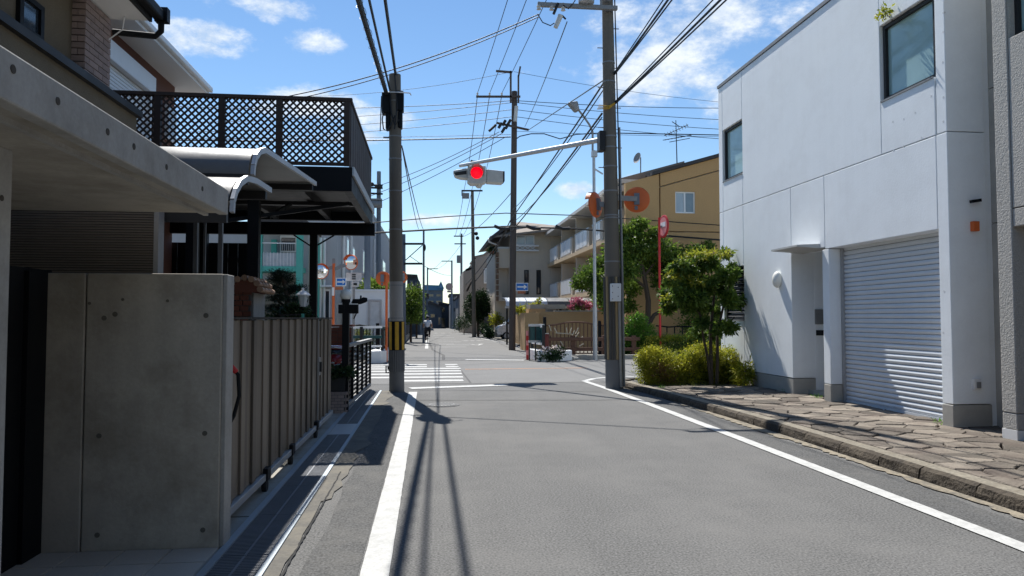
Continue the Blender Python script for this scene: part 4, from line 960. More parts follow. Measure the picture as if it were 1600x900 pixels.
rfA = B(MB().box(-9, ex-.03, 0, ey, zsof, zsof+.12), 'soffit', white_trim, hA)
gq = at(240, 18, ey)
B(MB().box(ex-.028, ex+.0, 0, ey+.01, zsof-.01, zsof+.16), 'fascia_board', dark_metal, hA)
B(MB().box(ex+.001, ex+.11, 0, ey+.06, zsof+.03, zsof+.15), 'gutter', black_paint, hA, bevel=.02)
B(MB().box(ex+.0, ex+.14, ey+.062, ey+.16, zsof+.03, zsof+.19), 'gutter_head', black_paint, hA)
dq0 = Vector((ex+.06, ey+.11, zsof+.03)); dq1 = at(176, 50, bend+.05)
B(MB().tube([dq0, dq0-Vector((.0, 0, .10)), dq0-Vector((.06, 0, .16)), dq1], .035, 10), 'downpipe', black_paint, hA, smooth=True)
B(MB().tube([(ex-.25, ey-.1, zsof), (ex-.27, ey-.1, zsof-.15), (ex-.45, ey-.06, zsof-.27)], .008, 6), 'loose_cable', white_trim, hA)
B(MB().poly([(ex+.0, 0, zsof+.16), (-9, 0, zsof+1.6), (-9, 0, zsof+.13)], (0, ey, 0)), 'roof', roof_dark, hA)

# ================================================================== LEFT: brown house with white shutter
BX = -5.2
hB = thing('brown_house', 'brown house with a white roller shutter and a long pale eave behind the lattice', 'house', (-7, 13, 0))
sy0, sy1 = aX(171, 90, BX).y, aX(230, 140, BX).y
sz1, szb = aX(171, 62, BX).z, aX(230, 128, BX).z
EO = .50; zE = aX(322, 147, BX+EO).z; yE = aX(322, 147, BX+EO).y
B(MB().box(-10, BX, 9.5, yE-.4, 0, zE+.0), 'wall', brown_wall, hB)
sbx = B(MB().box(BX, BX+.16, sy0-.6, sy1, sz1-.42, sz1-.10), 'shutter_box', white_gloss, hB, bevel=.01)
ssl = MB().poly([(0, 0, 0), (.02, 0, .012), (.02, 0, .05), (0, 0, .058)], (0, sy1-sy0+.5, 0)).mesh('slat', white_gloss)
sht = B(MB().box(BX, BX+.03, sy0-.6, sy1-.02, sz1-1.9, sz1-.43), 'shutter', steel, hB)
z = sz1-1.85
while z < sz1-.48: piece(ssl, 'slat', sht, (BX+.03, sy0-.55, z)); z += .062
B(MB().box(BX+.031, BX+.09, sy1-.06, sy1, sz1-1.9, sz1-.42), 'guide_rail', white_gloss, sht)
f_ = B(MB().box(BX, BX+.06, aX(258, 140, BX).y, aX(272, 140, BX).y, sz1-1.0, sz1-.3), 'window', white_trim, hB)
B(MB().box(BX+.06, BX+.065, aX(258, 140, BX).y+.06, aX(272, 140, BX).y-.06, sz1-.95, sz1-.35), 'pane', pale_glass, f_)
B(MB().box(-10, BX+EO, 9.5, yE, zE, zE+.10), 'soffit', white_trim, hB)
B(MB().box(BX+EO+.002, BX+EO+.05, 9.5, yE+.04, zE-.02, zE+.16), 'fascia_board', white_trim, hB)
B(MB().box(BX+EO+.051, BX+EO+.13, 9.5, yE+.05, zE+.04, zE+.15), 'gutter', white_gloss, hB, bevel=.02)
B(MB().poly([(BX+EO, 9.5, zE+.17), (-10, 9.5, zE+2.1), (-10, 9.5, zE+.11)], (0, yE-9.5, 0)), 'roof', roof_tan, hB)
q = at(241, 140, 12.0)
B(MB().box(BX+.02, BX+.10, aX(240, 140, BX).y-.04, aX(240, 140, BX).y+.14, sz1-1.6, zE-.62), 'dark_column', roof_dark, hB)

# ================================================================== UTILITY POLES
def band(mb, c, r, z, h=.05): mb.cyl((c[0], c[1], z), (c[0], c[1], z+h), r, n=20)
# --- near left pole
LP = aZ(620, 612); LT = at(617, 117, LP.y)
lpo = thing('utility_pole', 'grey concrete utility pole with a yellow and black guard at the left of the crossing', 'utility pole', (LP.x, LP.y, 0), 'utility poles along the street')
def lpt(z): t = z/LT.z; return Vector((LP.x+(LT.x-LP.x)*t, LP.y, z))
def lr(z): return .152-.027*z/LT.z
zs = [at(620, y, LP.y).z for y in (612, 580, 547, 502, 440, 117)]
B(MB().cyl(lpt(zs[4]), lpt(LT.z), lr(zs[4]), lr(LT.z), 24), 'shaft', pole_concrete, lpo, smooth=True)
B(MB().cyl(lpt(zs[2]+.01), lpt(zs[4]-.001), lr(zs[2]), lr(zs[4]), 24), 'pale_section', pole_lower, lpo, smooth=True)
B(MB().cyl(lpt(0), lpt(zs[1]), .160, .157, 24), 'base_sheath', pole_base, lpo, smooth=True)
gs_ = MB()
for k in range(22):
    a = 2*math.pi*k/22; d = Vector((math.cos(a), math.sin(a), 0))*.157; gs_.cyl(lpt(zs[1])+d, lpt(zs[2])+d, .013, n=6)
gs_.cyl(lpt(zs[1]), lpt(zs[2]), .152, n=22); B(gs_, 'ribbed_guard', pole_base, lpo)
gb = B(MB().cyl(lpt(zs[2]), lpt(zs[3]), .163, n=28), 'striped_guard', black_paint, lpo)
for k in range(7):
    a0 = 2*math.pi*(k+.1)/7; vs = []
    for j in range(5):
        a = a0+.47*j/4; d = Vector((math.cos(a), math.sin(a), 0))*.171
        vs += [lpt(zs[2]+.01)+d, lpt(zs[3]-.01)+d]
    B(MB().add(vs, [(2*j, 2*j+2, 2*j+3, 2*j+1) for j in range(4)]), 'yellow_stripe', yellow_paint, gb)
for y in (300, 360, 447, 498, 215, 160, 250):
    q = at(620, y, LP.y); bm_ = MB(); band(bm_, lpt(q.z), lr(q.z)+.008, q.z, .025); B(bm_, 'band', steel_dull, lpo)
B(MB().cyl(lpt(.5)+Vector((-.17, 0, 0)), lpt(.5)+Vector((-.19, 0, .0)), .03, n=8).tube([lpt(.52)+Vector((-.17, -.02, 0)), lpt(.53)+Vector((-.22, -.02, .02)), lpt(.40)+Vector((-.22, -.02, 0)), lpt(.40)+Vector((-.16, -.02, 0))], .015, 6), 'hook', black_paint, lpo)
for (xa, ya, xb_, yb) in ((597, 146, 611, 180), (619, 144, 631, 176), (603, 178, 610, 204), (622, 176, 629, 202)):
    a, b_ = at(xa, ya, LP.y), at(xb_, yb, LP.y); B(MB().box(a.x, b_.x, LP.y-.14, LP.y+.10, b_.z, a.z), 'splice_box', black_paint, lpo, bevel=.03)
a = at(597, 146, LP.y)
B(MB().tube([(LP.x-.27, LP.y-.1, a.z), (LP.x, LP.y-.19, a.z-.02), (LP.x+.24, LP.y-.06, a.z+.01), (LP.x+.26, LP.y+.05, a.z)], .013, 6), 'white_strap', white_trim, lpo)
for pts in (((600, 178), (598, 190), (600, 205), (606, 208), (612, 196), (618, 184)), ((617, 120), (619, 140), (621, 170), (617, 205)), ((610, 150), (612, 180), (618, 200), (624, 190))):
    B(MB().tube([at(x, y, LP.y)+Vector((0, -.17, 0)) for (x, y) in pts], .014, 6), 'cable_loop', black_cable, lpo)
lt = at(608, 215, LP.y)
B(MB().bar((LP.x-.02, LP.y, lt.z), (LP.x-.32, LP.y, lt.z-.0), .03, .03), 'bracket', steel_dull, lpo)
# --- near right pole with the signal arm
RP = aZ(960, 607); RTz = 11.5
rpo = thing('utility_pole', 'tall concrete utility pole beside the hedge on the right with a pale box', 'utility pole', (RP.x, RP.y, 0), 'utility poles along the street')
def rpt(z): return Vector((RP.x-.0125*z, RP.y, z))
def rr(z): return .188-.0075*z
def rz(py): return at(958, py, RP.y).z
B(MB().cyl(rpt(0), rpt(RTz), rr(0), rr(RTz), 24), 'shaft', pole_concrete, rpo, smooth=True)
B(MB().cyl(rpt(0), rpt(rz(562)), .196, .192, 24), 'base_sheath', pole_base, rpo, smooth=True)
gcols = (mat('guard_tan', (.36, .265, .14), .8, .1, 5, .06, 60, .2), mat('guard_grey', (.085, .08, .072), .8, .1, 5, .06, 60, .2))
for k in range(16):
    a = 2*math.pi*(k+.5)/16; d = Vector((math.cos(a), math.sin(a), 0))*.178
    B(MB().cyl(rpt(rz(561))+d, rpt(rz(433))+d, .030, n=8), 'guard_rib', gcols[0] if k % 3 == 0 else gcols[1], rpo)
for y in (215, 232, 262, 300, 338, 342, 130, 100, 410): z = rz(y); bm_ = MB(); band(bm_, rpt(z), rr(z)+.008, z, .03); B(bm_, 'band', steel_dull, rpo)
a, b_ = at(954, 443, RP.y-.24), at(969, 471, RP.y-.24)
jb = B(MB().box(a.x, b_.x, RP.y-.34, RP.y-.18, b_.z, a.z), 'junction_box', white_trim, rpo, bevel=.012)
for (px, py) in ((957, 447), (957, 457), (957, 467), (966, 449), (966, 463)):
    q = at(px, py, RP.y-.345); B(MB().cyl((q.x, RP.y-.34, q.z), (q.x, RP.y-.352, q.z), .012, n=8), 'box_screw', steel_dull, jb)
B(MB().tube([rpt(.05)+Vector((.20, -.08, 0)), rpt(2)+Vector((.20, -.08, 0)), rpt(rz(200))+Vector((.20, -.06, 0))], .028, 10), 'conduit', steel_dull, rpo, smooth=True)
B(MB().tube([rpt(.05)+Vector((.10, -.20, 0)), rpt(1.3)+Vector((.09, -.21, 0)), rpt(1.9)+Vector((.09, -.21, 0))], .03, 10), 'conduit', mat('grey_conduit', (.30, .29, .27), .6), rpo, smooth=True)
cbx = MB(); cbx.tube([rpt(2.3)+Vector((.16, -.14, 0)), rpt(5.6)+Vector((.16, -.12, 0)), rpt(11)+Vector((.12, -.10, 0))], .014, 6)
B(cbx, 'riser_cable', black_cable, rpo)
for k in range(9):
    z = 4.9+.45*k; s_ = 1 if k % 2 else -1
    B(MB().cyl(rpt(z)+Vector((s_*rr(z)*.9, 0, 0)), rpt(z)+Vector((s_*(rr(z)+.12), 0, 0)), .011, n=8), 'step_bolt', steel_dull, rpo)
zx = rz(20); xa = at(840, 20, RP.y-.25).x
B(MB().box(xa, RP.x+.05, RP.y-.29, RP.y-.20, zx-.045, zx+.045), 'crossarm', steel_dull, rpo, bevel=.006)
for px in (842, 862, 880):
    x = at(px, 20, RP.y-.25).x; B(MB().lathe([(.02, -.12), (.055, -.11), (.03, -.07), (.055, -.05), (.03, 0), (.02, .06)], (x, RP.y-.25, zx-.0), 10), 'insulator', insul, rpo, smooth=True)
a, b_ = at(876, 24, RP.y-.35), at(868, 43, RP.y-.35)
fz = B(MB().cyl(a, b_, .06, .05, 12), 'fuse_cutout', insul, rpo, smooth=True)
B(MB().cyl(at(872, 5, RP.y-.3), at(865, 22, RP.y-.3), .03, n=8).cyl(at(884, 30, RP.y-.35), at(878, 24, RP.y-.35), .02, n=8), 'fuse_clip', dark_metal, fz)
q = at(916, 2, RP.y-.3)
B(MB().lathe([(.14, 0), (.175, .02), (.18, .12), (.14, .22), (.03, .24)], (q.x, RP.y-.3, q.z-.06), 20), 'street_light', steel, rpo, smooth=True)
B(MB().bar((q.x+.02, RP.y-.3, q.z+.1), (RP.x-.1, RP.y-.2, q.z+.1), .04, .04).bar((RP.x-.32, RP.y-.25, zx), (RP.x-.32, RP.y-.25, zx+.35), .04, .04), 'light_bracket', steel_dull, rpo)
B(MB().tube([at(840, 22, RP.y-.3), at(848, 35, RP.y-.35), at(860, 40, RP.y-.35), at(866, 36, RP.y-.35)], .012, 5).tube([at(880, 8, RP.y-.3), at(888, 14, RP.y-.3), at(898, 2, RP.y-.3), at(905, -20, RP.y-.3)], .012, 5), 'jumper_cable', black_cable, rpo)
ylw = MB()
for k in range(3): ylw.tube([rpt(rz(166+k*3))+Vector((-.25-.02*k, -.05, 0)), rpt(rz(170+k*2))+Vector((-.06, -.2, 0)), rpt(rz(158))+Vector((.2, -.05, 0)), rpt(rz(152))+Vector((.32, -.3, 0))], .012, 5)
B(ylw, 'yellow_sleeve', yellow_paint, rpo)
# --- traffic signal on its arm
SY = 21.0; s0 = rpt(rz(216)); s1 = at(719, 259, SY+.25)
sg = thing('traffic_signal', 'single red flashing traffic signal hanging from a long grey arm over the crossing', 'traffic signal', tuple(s0))
sd = (s1-s0).normalized()
B(MB().cyl(s0+sd*.15, s1, .060, .050, 14), 'arm', steel, sg, smooth=True)
B(MB().box(s0.x-.26, s0.x-.13, s0.y-.12, s0.y+.16, s0.z-.30, s0.z+.14), 'arm_bracket', dark_metal, sg, bevel=.01)
def sp(px, py, dy=0): return at(px, py, SY+dy)
cen = sp(744, 271); w = .26
hs_ = B(MB().poly([sp(731, 259, -.1), sp(759, 259, -.1), sp(760, 284, -.1), sp(752, 287, -.1), sp(736, 287, -.1), sp(731, 283, -.1)], (0, .42, 0)), 'housing', mat('signal_grey', (.50, .50, .47), .5), sg, bevel=.02)
lmb = MB().lathe([(0.002, .05), (.10, .035), (.17, 0), (.175, -.02)], (0, 0, 0), 24)
lc = Vector((sp(744.5, 270.5).x, SY-.105, cen.z)); lmb.v = [(lc.x+x, lc.y-z, lc.z+y) for (x, y, z) in lmb.v]
B(lmb, 'red_lens', red_lens, sg, smooth=True)
vz = MB(); c0 = Vector((sp(744.5, 270.5).x, SY-.10, cen.z)); vs = []; n = 22; a0, a1 = R(-25), R(205)
for i in range(n+1):
    a = a0+(a1-a0)*i/n
    for (rd, dy) in ((.20, 0), (.205, -.30+.10*abs(math.cos(a))), (.193, -.30+.10*abs(math.cos(a))), (.188, 0)): vs.append((c0.x+rd*math.cos(a), c0.y+dy, c0.z+rd*math.sin(a)))
vz.add(vs, [(i*4+j, i*4+(j+1) % 4, (i+1)*4+(j+1) % 4, (i+1)*4+j) for i in range(n) for j in range(4)])
B(vz, 'visor', mat('visor_grey', (.30, .30, .28), .6), sg)
B(MB().poly([sp(708, 266), sp(731, 262), sp(731, 279), sp(720, 278), sp(711, 275)], (0, .34, 0)), 'side_head', MATS['signal_grey'], sg, bevel=.03)
B(MB().poly([sp(709, 269.5, -.012), sp(729, 266.5, -.012), sp(729, 272, -.012), sp(712, 274, -.012)], (0, .02, 0)), 'side_visor_shade', dark_metal, sg)
B(MB().poly([sp(760, 264), sp(788, 267), sp(787.5, 284), sp(784, 286.5), sp(760, 285)], (0, .34, 0)), 'side_head', MATS['signal_grey'], sg, bevel=.03)
B(MB().poly([sp(786.2, 267.5, -.01), sp(788.6, 267.5, -.01), sp(788.6, 283, -.01), sp(786.2, 285, -.01)], (0, .30, 0)), 'visor_edge', dark_metal, sg)
B(MB().ball(sp(748, 288, .1), .11, 14, 10, (1, 1, 1.1)), 'lower_knob', MATS['signal_grey'], sg, smooth=True)
B(MB().box(sp(740, 258).x-.05, sp(748, 258).x, SY, SY+.25, sp(744, 262).z, sp(744, 251).z).cyl(sp(738, 253, .1), sp(735, 252, .1), .05, n=10), 'hanger_clamp', dark_metal, sg)
# --- convex mirrors on the right pole, seen from behind
def road_mirror(label, c, r, yaw, back, front=mirror_m, group='orange round road mirrors', cat='road mirror', arm_to=None, post=None, post_m=None, yaw_tilt=0):
    t = thing('road_mirror', label, cat, tuple(c), group)
    nrm = Vector((math.sin(yaw), math.cos(yaw), -.06)).normalized()         # mirror face direction
    c = Vector(c)
    M = nrm.to_track_quat('Z', 'Y').to_matrix()
    def tr(mb): mb.v = [tuple(c + M @ Vector(v)) for v in mb.v]; return mb
    B(tr(MB().lathe([(.02, -.05), (r*.55, -.045), (r*.92, -.02), (r, .0), (r*1.01, .03), (r*.97, .035)], (0, 0, 0), 28)), 'shell', back, t, smooth=True)
    B(tr(MB().lathe([(r*.95, .03), (r*.7, .055), (r*.35, .075), (.004, .08)], (0, 0, 0), 28)), 'mirror_face', front, t, smooth=True)
    vs = []; n = 14
    hv = [(r*1.02*math.cos(a), r*1.02*math.sin(a)) for a in np.linspace(R(20), R(160), n)]
    for (hx, hy) in hv: vs += [Vector((hx, hy, .0)), Vector((hx*1.0, hy*1.03, .12))]
    # hood above the mirror (track quat: local Y is up)
    B(tr(MB().add(vs, [(2*i, 2*i+2, 2*i+3, 2*i+1) for i in range(n-1)])), 'hood', back, t)
    B(tr(MB().box(-.06, .06, -.13, .13, -.10, -.045).box(-.02, .05, -.24, -.15, -.052, -.03)), 'bracket', mat('bracket_grey', (.19, .20, .22), .6, .1, 5, .05, 60, .1, metal=.3), t)
    if arm_to is not None: B(MB().bar(c-nrm*.07, arm_to, .06, .11), 'arm', steel_dull, t)
    return t
zm = rz(318)
c = at(931, 320, RP.y+.12); road_mirror('narrow orange backed road mirror on the left side of the right utility pole', c, .285, R(-48), orange_paint, arm_to=rpt(c.z)+Vector((-.15, .05, 0)))
c = at(995, 312, RP.y+.25); road_mirror('orange backed road mirror on the right side of the right utility pole', c, .29, R(16), orange_paint, arm_to=rpt(c.z)+Vector((.15, .05, 0)))

# --- further poles
steelpole = mat('rusty_pole', (.085, .068, .06), .7, .12, 3, .06, 60, .2, streak=.06)
def pole(label, base, top, r0, r1, m=pole_concrete):
    t = thing('utility_pole', label, 'utility pole', (base.x, base.y, 0), 'utility poles along the street')
    B(MB().cyl((base.x, base.y, 0), top, r0, r1, 14), 'shaft', m, t, smooth=True); return t
Y2 = 35.5; b2 = aZ(800, 547); b2 = Vector((b2.x, Y2, 0)); t2 = at(804, 143, Y2)
p2 = pole('dark brown utility pole standing in front of the beige house with bracketed crossarms', b2, t2, .165, .135, steelpole)
def bar2(name, a, b, w, t, m, Y=Y2, dy=-.2): return B(MB().bar(at(a[0], a[1], Y+dy), at(b[0], b[1], Y+dy), w, w), name, m, t)
bar2('crossarm', (744, 151), (813, 151), .09, p2, steelpole)
bar2('crossarm', (775, 111), (800, 113), .09, p2, steelpole); bar2('riser', (798, 111), (798, 160), .09, p2, steelpole); bar2('riser', (810, 118), (810, 160), .08, p2, steelpole); bar2('riser', (813, 104), (810, 120), .08, p2, steelpole)
bar2('crossarm', (776, 192), (826, 203), .09, p2, steelpole, dy=-.3)
for px in (746, 765, 784): q = at(px, 149, Y2-.2); B(MB().lathe([(.02, -.1), (.06, 0), (.03, .05), (.06, .09), (.02, .14)], q, 8), 'insulator', insul, p2)
for (px, py) in ((782, 196), (788, 192), (793, 197), (787, 203), (796, 191)): B(MB().cyl(at(px-3, py+4, Y2-.4), at(px+2, py-4, Y2-.4), .07, n=8), 'switch', dark_metal, p2)
B(MB().cyl(at(764, 205, Y2-.4), at(775, 195, Y2-.4), .06, n=8), 'cable_clamp', black_cable, p2)
B(MB().cyl(at(805, 190, Y2-.3), at(807, 166, Y2-.3), .09, n=8), 'arrester', insul, p2)
b3 = aZ(741, 527); t3 = at(738, 297, b3.y); p3 = pole('thin concrete utility pole behind the round hedge tree with a single crossarm', b3, t3, .17, .12)
bar2('crossarm', (721, 298), (754, 298), .12, p3, dark_metal, b3.y)
a, b_ = at(722, 302, b3.y-.3), at(733, 310, b3.y-.3); B(MB().box(a.x, b_.x, b3.y-.5, b3.y-.1, b_.z, a.z), 'transformer', steel_dull, p3)
bar2('crossarm', (722, 298), (722, 306), .1, p3, dark_metal, b3.y)
for (px, py) in ((744, 365), (746, 372)): q = at(px, py, b3.y-.2); B(MB().ball(q, .16, 8, 6), 'splice_box', black_cable, p3)
def far_pole(label, x, y0, y1, Y, arms, w=.15):
    bse = at(x, y0, Y); tp = at(x, y1, Y); t = pole(label, Vector((bse.x, Y, 0)), tp, w, w*.75, far_grey)
    for (xa, xb_, y) in arms: B(MB().bar(at(xa, y, Y-.2), at(xb_, y, Y-.2), .12, .12), 'crossarm', dark_metal, t)
    return t
t4 = far_pole('distant thin pole with a grey transformer to the right of the street end', 721, 500, 365, 84, [(709, 724, 369), (710, 728, 381)])
q = at(717, 405, 84); B(MB().cyl((q.x, 83.7, q.z-.45), (q.x, 83.7, q.z+.4), .27, n=12), 'transformer', steel_dull, t4)
far_pole('distant pole with a left arm standing beside the round street sign', 706, 500, 407, 106, [(690, 706, 408)])
far_pole('farthest thin pole left of the street end beside the blue roof', 668, 500, 418, 120, [(668, 684, 420)])
tL = far_pole('slim pole just behind the near left utility pole with two side stays', 631, 500, 366, 46, [(631, 661, 381), (631, 660, 412)], .14)
B(MB().bar(at(632, 408, 46), at(660, 383, 46), .05, .05), 'stay', dark_metal, tL)
tq = far_pole('thin dark pole standing along the left side of the far street', 662, 520, 360, 47, [], .08)
B(MB().ball(at(663, 387, 47), .15, 10, 8, (.7, .7, 1.6)), 'lamp_head', dark_metal, tq)
tG = far_pole('dark concrete pole in front of the long grey building on the left', 574, 515, 366, 31, [], .16)
tI = thing('utility_pole', 'pole top with insulators and a grey transformer rising behind the carport deck', 'utility pole', (at(592, 300, 40).x, 40, 0), 'utility poles along the street')
B(MB().cyl((at(592, 400, 40).x, 40, 0), at(592, 268, 40), .15, .11, 12), 'shaft', far_grey, tI)
for y in (289, 293, 302): B(MB().bar(at(575, y, 39.8), at(598, y+1, 39.8), .09, .09), 'crossarm', dark_metal, tI)
for (px, py) in ((581, 288), (589, 291), (594, 291)): B(MB().ball(at(px, py, 39.7), .12, 8, 6), 'insulator', dark_metal, tI)
a, b_ = at(579, 313, 39.6), at(597, 325, 39.6); B(MB().cyl((a.x, 39.5, (a.z+b_.z)/2), (b_.x, 39.5, (a.z+b_.z)/2), .22, n=14).box(a.x, b_.x, 39.3, 39.7, a.z-.02, a.z+.06), 'transformer', steel_dull, tI)

# ================================================================== STREET LIGHT, SIGNS
SL = aZ(930, 563); sl = thing('street_light', 'grey steel street light with a curved neck beside the canal fence', 'street light', (SL.x, SL.y, 0))
zt_ = at(926, 205, SL.y).z
B(MB().cyl((SL.x, SL.y, 0), (SL.x, SL.y, at(928, 480, SL.y).z), .085, .080, 14).cyl((SL.x, SL.y, at(928, 480, SL.y).z), (SL.x-.02, SL.y, at(926, 235, SL.y).z), .06, .055, 14), 'post', steel, sl, smooth=True)
hp = [at(*p, SL.y) for p in ((926, 238), (926, 206), (921, 195), (912, 182), (904, 172))]
B(MB().tube(hp, .04, 8), 'neck', steel_dull, sl, smooth=True)
a, b_ = at(888, 160, SL.y), at(906, 172, SL.y)
lh = B(MB().poly([at(888, 159, SL.y-.18), at(903, 157, SL.y-.18), at(906, 171, SL.y-.18), at(900, 173, SL.y-.18)], (0, .36, 0)), 'lamp_head', steel_dull, sl, bevel=.05)
B(MB().bar(at(926, 262, SL.y), at(942, 272, SL.y), .05, .05), 'side_stay', steel, sl)
B(MB().box(SL.x-.1, SL.x+.1, SL.y-.1, SL.y+.1, at(928, 245, SL.y).z, at(928, 236, SL.y).z), 'collar', steel, sl)
def plate_arrow(t, px0, px1, py0, py1, Y):
    a, b = at(px0, py0, Y), at(px1, py1, Y); w, h = b.x-a.x, a.z-b.z
    pl = B(MB().box(a.x, b.x, Y, Y+.02, b.z, a.z), 'plate', white_gloss, t)
    B(MB().box(a.x+.03, b.x-.03, Y-.004, Y-.001, b.z+.03, a.z-.03), 'blue_field', blue_sign, pl)
    cz = (a.z+b.z)/2; x0, x1 = a.x+w*.12, b.x-w*.10
    mb = MB().add([(x0, Y-.006, cz-h*.09), (x1-w*.26, Y-.006, cz-h*.09), (x1-w*.26, Y-.006, cz-h*.30), (x1, Y-.006, cz), (x1-w*.26, Y-.006, cz+h*.30), (x1-w*.26, Y-.006, cz+h*.09), (x0, Y-.006, cz+h*.09)], [(0, 1, 2, 3, 4, 5, 6)])
    B(mb, 'white_arrow', white_gloss, pl)
q = at(815, 450, Y2-.25)
s1_ = thing('one_way_sign', 'blue one way sign with a white right arrow on the dark brown utility pole', 'road sign', (q.x, Y2-.25, q.z))
plate_arrow(s1_, 806, 825.5, 442, 454.5, Y2-.25)
a, b_ = at(809, 454, Y2-.24), at(821, 459, Y2-.24); B(MB().box(a.x, b_.x, Y2-.24, Y2-.22, b_.z, a.z-.02), 'notice_plate', mat('orange_brown_notice', (.36, .13, .06), .6), s1_)
YM = 26.0
def bar_post(t, px, py0, m, r, Y=YM, z0=0): q = at(px, py0, Y); B(MB().cyl((q.x, Y, z0), (q.x, Y, q.z), r, n=12), 'post', m, t, smooth=True); return q
op = thing('mirror_post', 'orange and white striped post between two road mirrors left of the crossing', 'post', (at(521, 450, YM).x, YM, 0))
bar_post(op, 521.5, 411, orange_paint, .05); q = at(521, 445, YM)
B(MB().cyl((q.x, YM, at(521, 462, YM).z), (q.x, YM, at(521, 449, YM).z), .053, n=12), 'white_band', white_gloss, op); B(MB().cyl((q.x, YM, at(521, 404, YM).z), (q.x, YM, at(521, 412, YM).z), .052, n=12), 'post_cap', steel_dull, op)
c = at(501, 424, YM-.1); road_mirror('left road mirror of the orange post, reflecting pale ground', c, .265, R(160), orange_paint, arm_to=at(521, 417, YM))
c = at(549, 410, YM-.1); road_mirror('right road mirror of the orange post, reflecting the street', c, .265, R(205), orange_paint, arm_to=at(521, 421, YM))
s2_ = thing('one_way_sign', 'blue one way sign with a white arrow beside the orange mirror post', 'road sign', tuple(at(533, 441, YM-.1)))
plate_arrow(s2_, 525, 541, 434, 447, YM-.15)
a, b_ = at(524, 448, YM-.1), at(536, 453, YM-.1); B(MB().box(a.x, b_.x, YM-.1, YM-.08, b_.z, a.z), 'notice_plate', MATS['orange_brown_notice'], s2_)
s3_ = thing('sign_back', 'two pale grey sign backs on a grey post left of the near utility pole', 'road sign', (at(554, 450, YM+.2).x, YM+.2, 0))
bar_post(s3_, 553, 428, steel_dull, .045, YM+.2)
for (xa, ya, xb_, yb) in ((541, 426, 565, 439), (549, 440, 561, 448)):
    a, b_ = at(xa, ya, YM+.12), at(xb_, yb, YM+.12); pl = B(MB().box(a.x, b_.x, YM+.12, YM+.14, b_.z, a.z), 'plate', mat('sign_back_grey', (.55, .55, .55), .5), s3_)
    for yy in np.linspace(a.z-.07, b_.z+.07, 2 if yb > 445 else 3): B(MB().box((a.x+b_.x)/2-.06, (a.x+b_.x)/2+.06, YM+.10, YM+.12, yy-.02, yy+.02), 'clamp', dark_metal, pl)
c = at(598, 435, YM+.3); mm_ = road_mirror('orange backed road mirror on an orange post left of the near utility pole', c, .25, R(8), orange_paint)
B(MB().cyl((at(604, 500, YM+.2).x, YM+.22, 0), (at(604, 447, YM+.2).x, YM+.22, c.z+.2), .045, n=10), 'post', orange_paint, mm_)
c = at(628, 433, YM+.4); mm_ = road_mirror('small orange road mirror peeking out right behind the near left utility pole', c, .22, R(-30), orange_paint)
B(MB().cyl((at(623, 500, YM+.45).x, YM+.5, 0), (at(623, 447, YM+.45).x, YM+.5, c.z+.1), .045, n=10), 'post', orange_paint, mm_)
# red round sign seen obliquely on the right
qr = at(1037, 354, 27.8); rs = thing('round_sign', 'round red sign with a faded pink face on a red post above the hedge', 'road sign', (qr.x, 27.8, 0))
bar_post(rs, 1030, 340, red_paint, .045, 27.85)
nrm = Vector((-math.sin(R(84)), -math.cos(R(84)), .02)).normalized(); M3 = nrm.to_track_quat('Z', 'Y').to_matrix()
def on(mb): mb.v = [tuple(qr+M3 @ Vector(v)) for v in mb.v]; return mb
B(on(MB().lathe([(.43, -.03), (.45, -.01), (.45, .02), (.42, .03)], (0, 0, 0), 32)), 'rim', red_paint, rs)
B(on(MB().cyl((0, 0, .02), (0, 0, .036), .36, n=32)), 'sign_face', sign_pink, rs)
B(on(MB().box(-.24, .24, -.02, .17, .036, .042)), 'white_bar', white_gloss, rs)
B(MB().box(qr.x-.02, at(1030, 354, 27.85).x+.05, 27.82, 27.9, qr.z-.04, qr.z+.04), 'bracket', steel_dull, rs)
qs = at(702, 448, 104); fs_ = thing('round_sign', 'distant round pinkish sign on a pole at the end of the street', 'road sign', tuple(qs))
B(MB().cyl((qs.x, 104, qs.z), (qs.x, 104.05, qs.z), .52, n=24), 'disc', mat('faded_disc', (.42, .30, .27), .6), fs_)
B(MB().box(qs.x-.3, qs.x+.35, 104, 104.05, at(702, 457, 104).z, at(702, 454, 104).z), 'notice_plate', MATS['faded_disc'], fs_)
B(MB().cyl((qs.x+.4, 104.1, 0), (qs.x+.4, 104.1, qs.z+.4), .06, n=8), 'post', far_grey, fs_)

# ================================================================== OVERHEAD WIRES
def wire(p0, p1, sag, r, label, group, n=14, m=None):
    mb = MB().tube(catenary(p0, p1, sag, n), r, 5); o = B(mb, 'overhead_wire', m or black_cable); return tag(o, label, 'wire', group)
lz = LT.z
g = 'cables running from the left pole towards the viewer'
A0 = at(604, 147, LP.y-.1)
wire(A0, (-1.55, -16, 6.75), .55, .045, 'thick black cable bundle rising from the left pole, leftmost of the three', g, 24)
hl = MB(); cc = catenary(A0, (-1.55, -16, 6.75), .55, 24)
for k in range(14):
    p = cc[1+k//1] if 1+k < 24 else cc[-1]
pts = []
for i in range(360):
    t_ = .02+.45*i/360; q = Vector(A0).lerp(Vector((-1.55, -16, 6.75)), t_)-Vector((0, 0, 4*.55*t_*(1-t_))); a = i*.55
    pts.append(q+Vector((.06*math.cos(a), 0, .06*math.sin(a))))
tag(B(MB().tube(pts, .004, 4), 'lashing_wire', black_cable), 'thin lashing wire spiralling round the leftmost thick cable of the left pole', 'wire', g)
wire(at(609, 140, LP.y-.1), (-1.15, -16, 6.9), .5, .022, 'middle black cable from the left pole towards the viewer', g, 24)
wire(at(618, 117, LP.y-.05), (-.60, -16, 7.3), .5, .030, 'black cable leaving the very top of the left pole, rightmost of the three', g, 24)
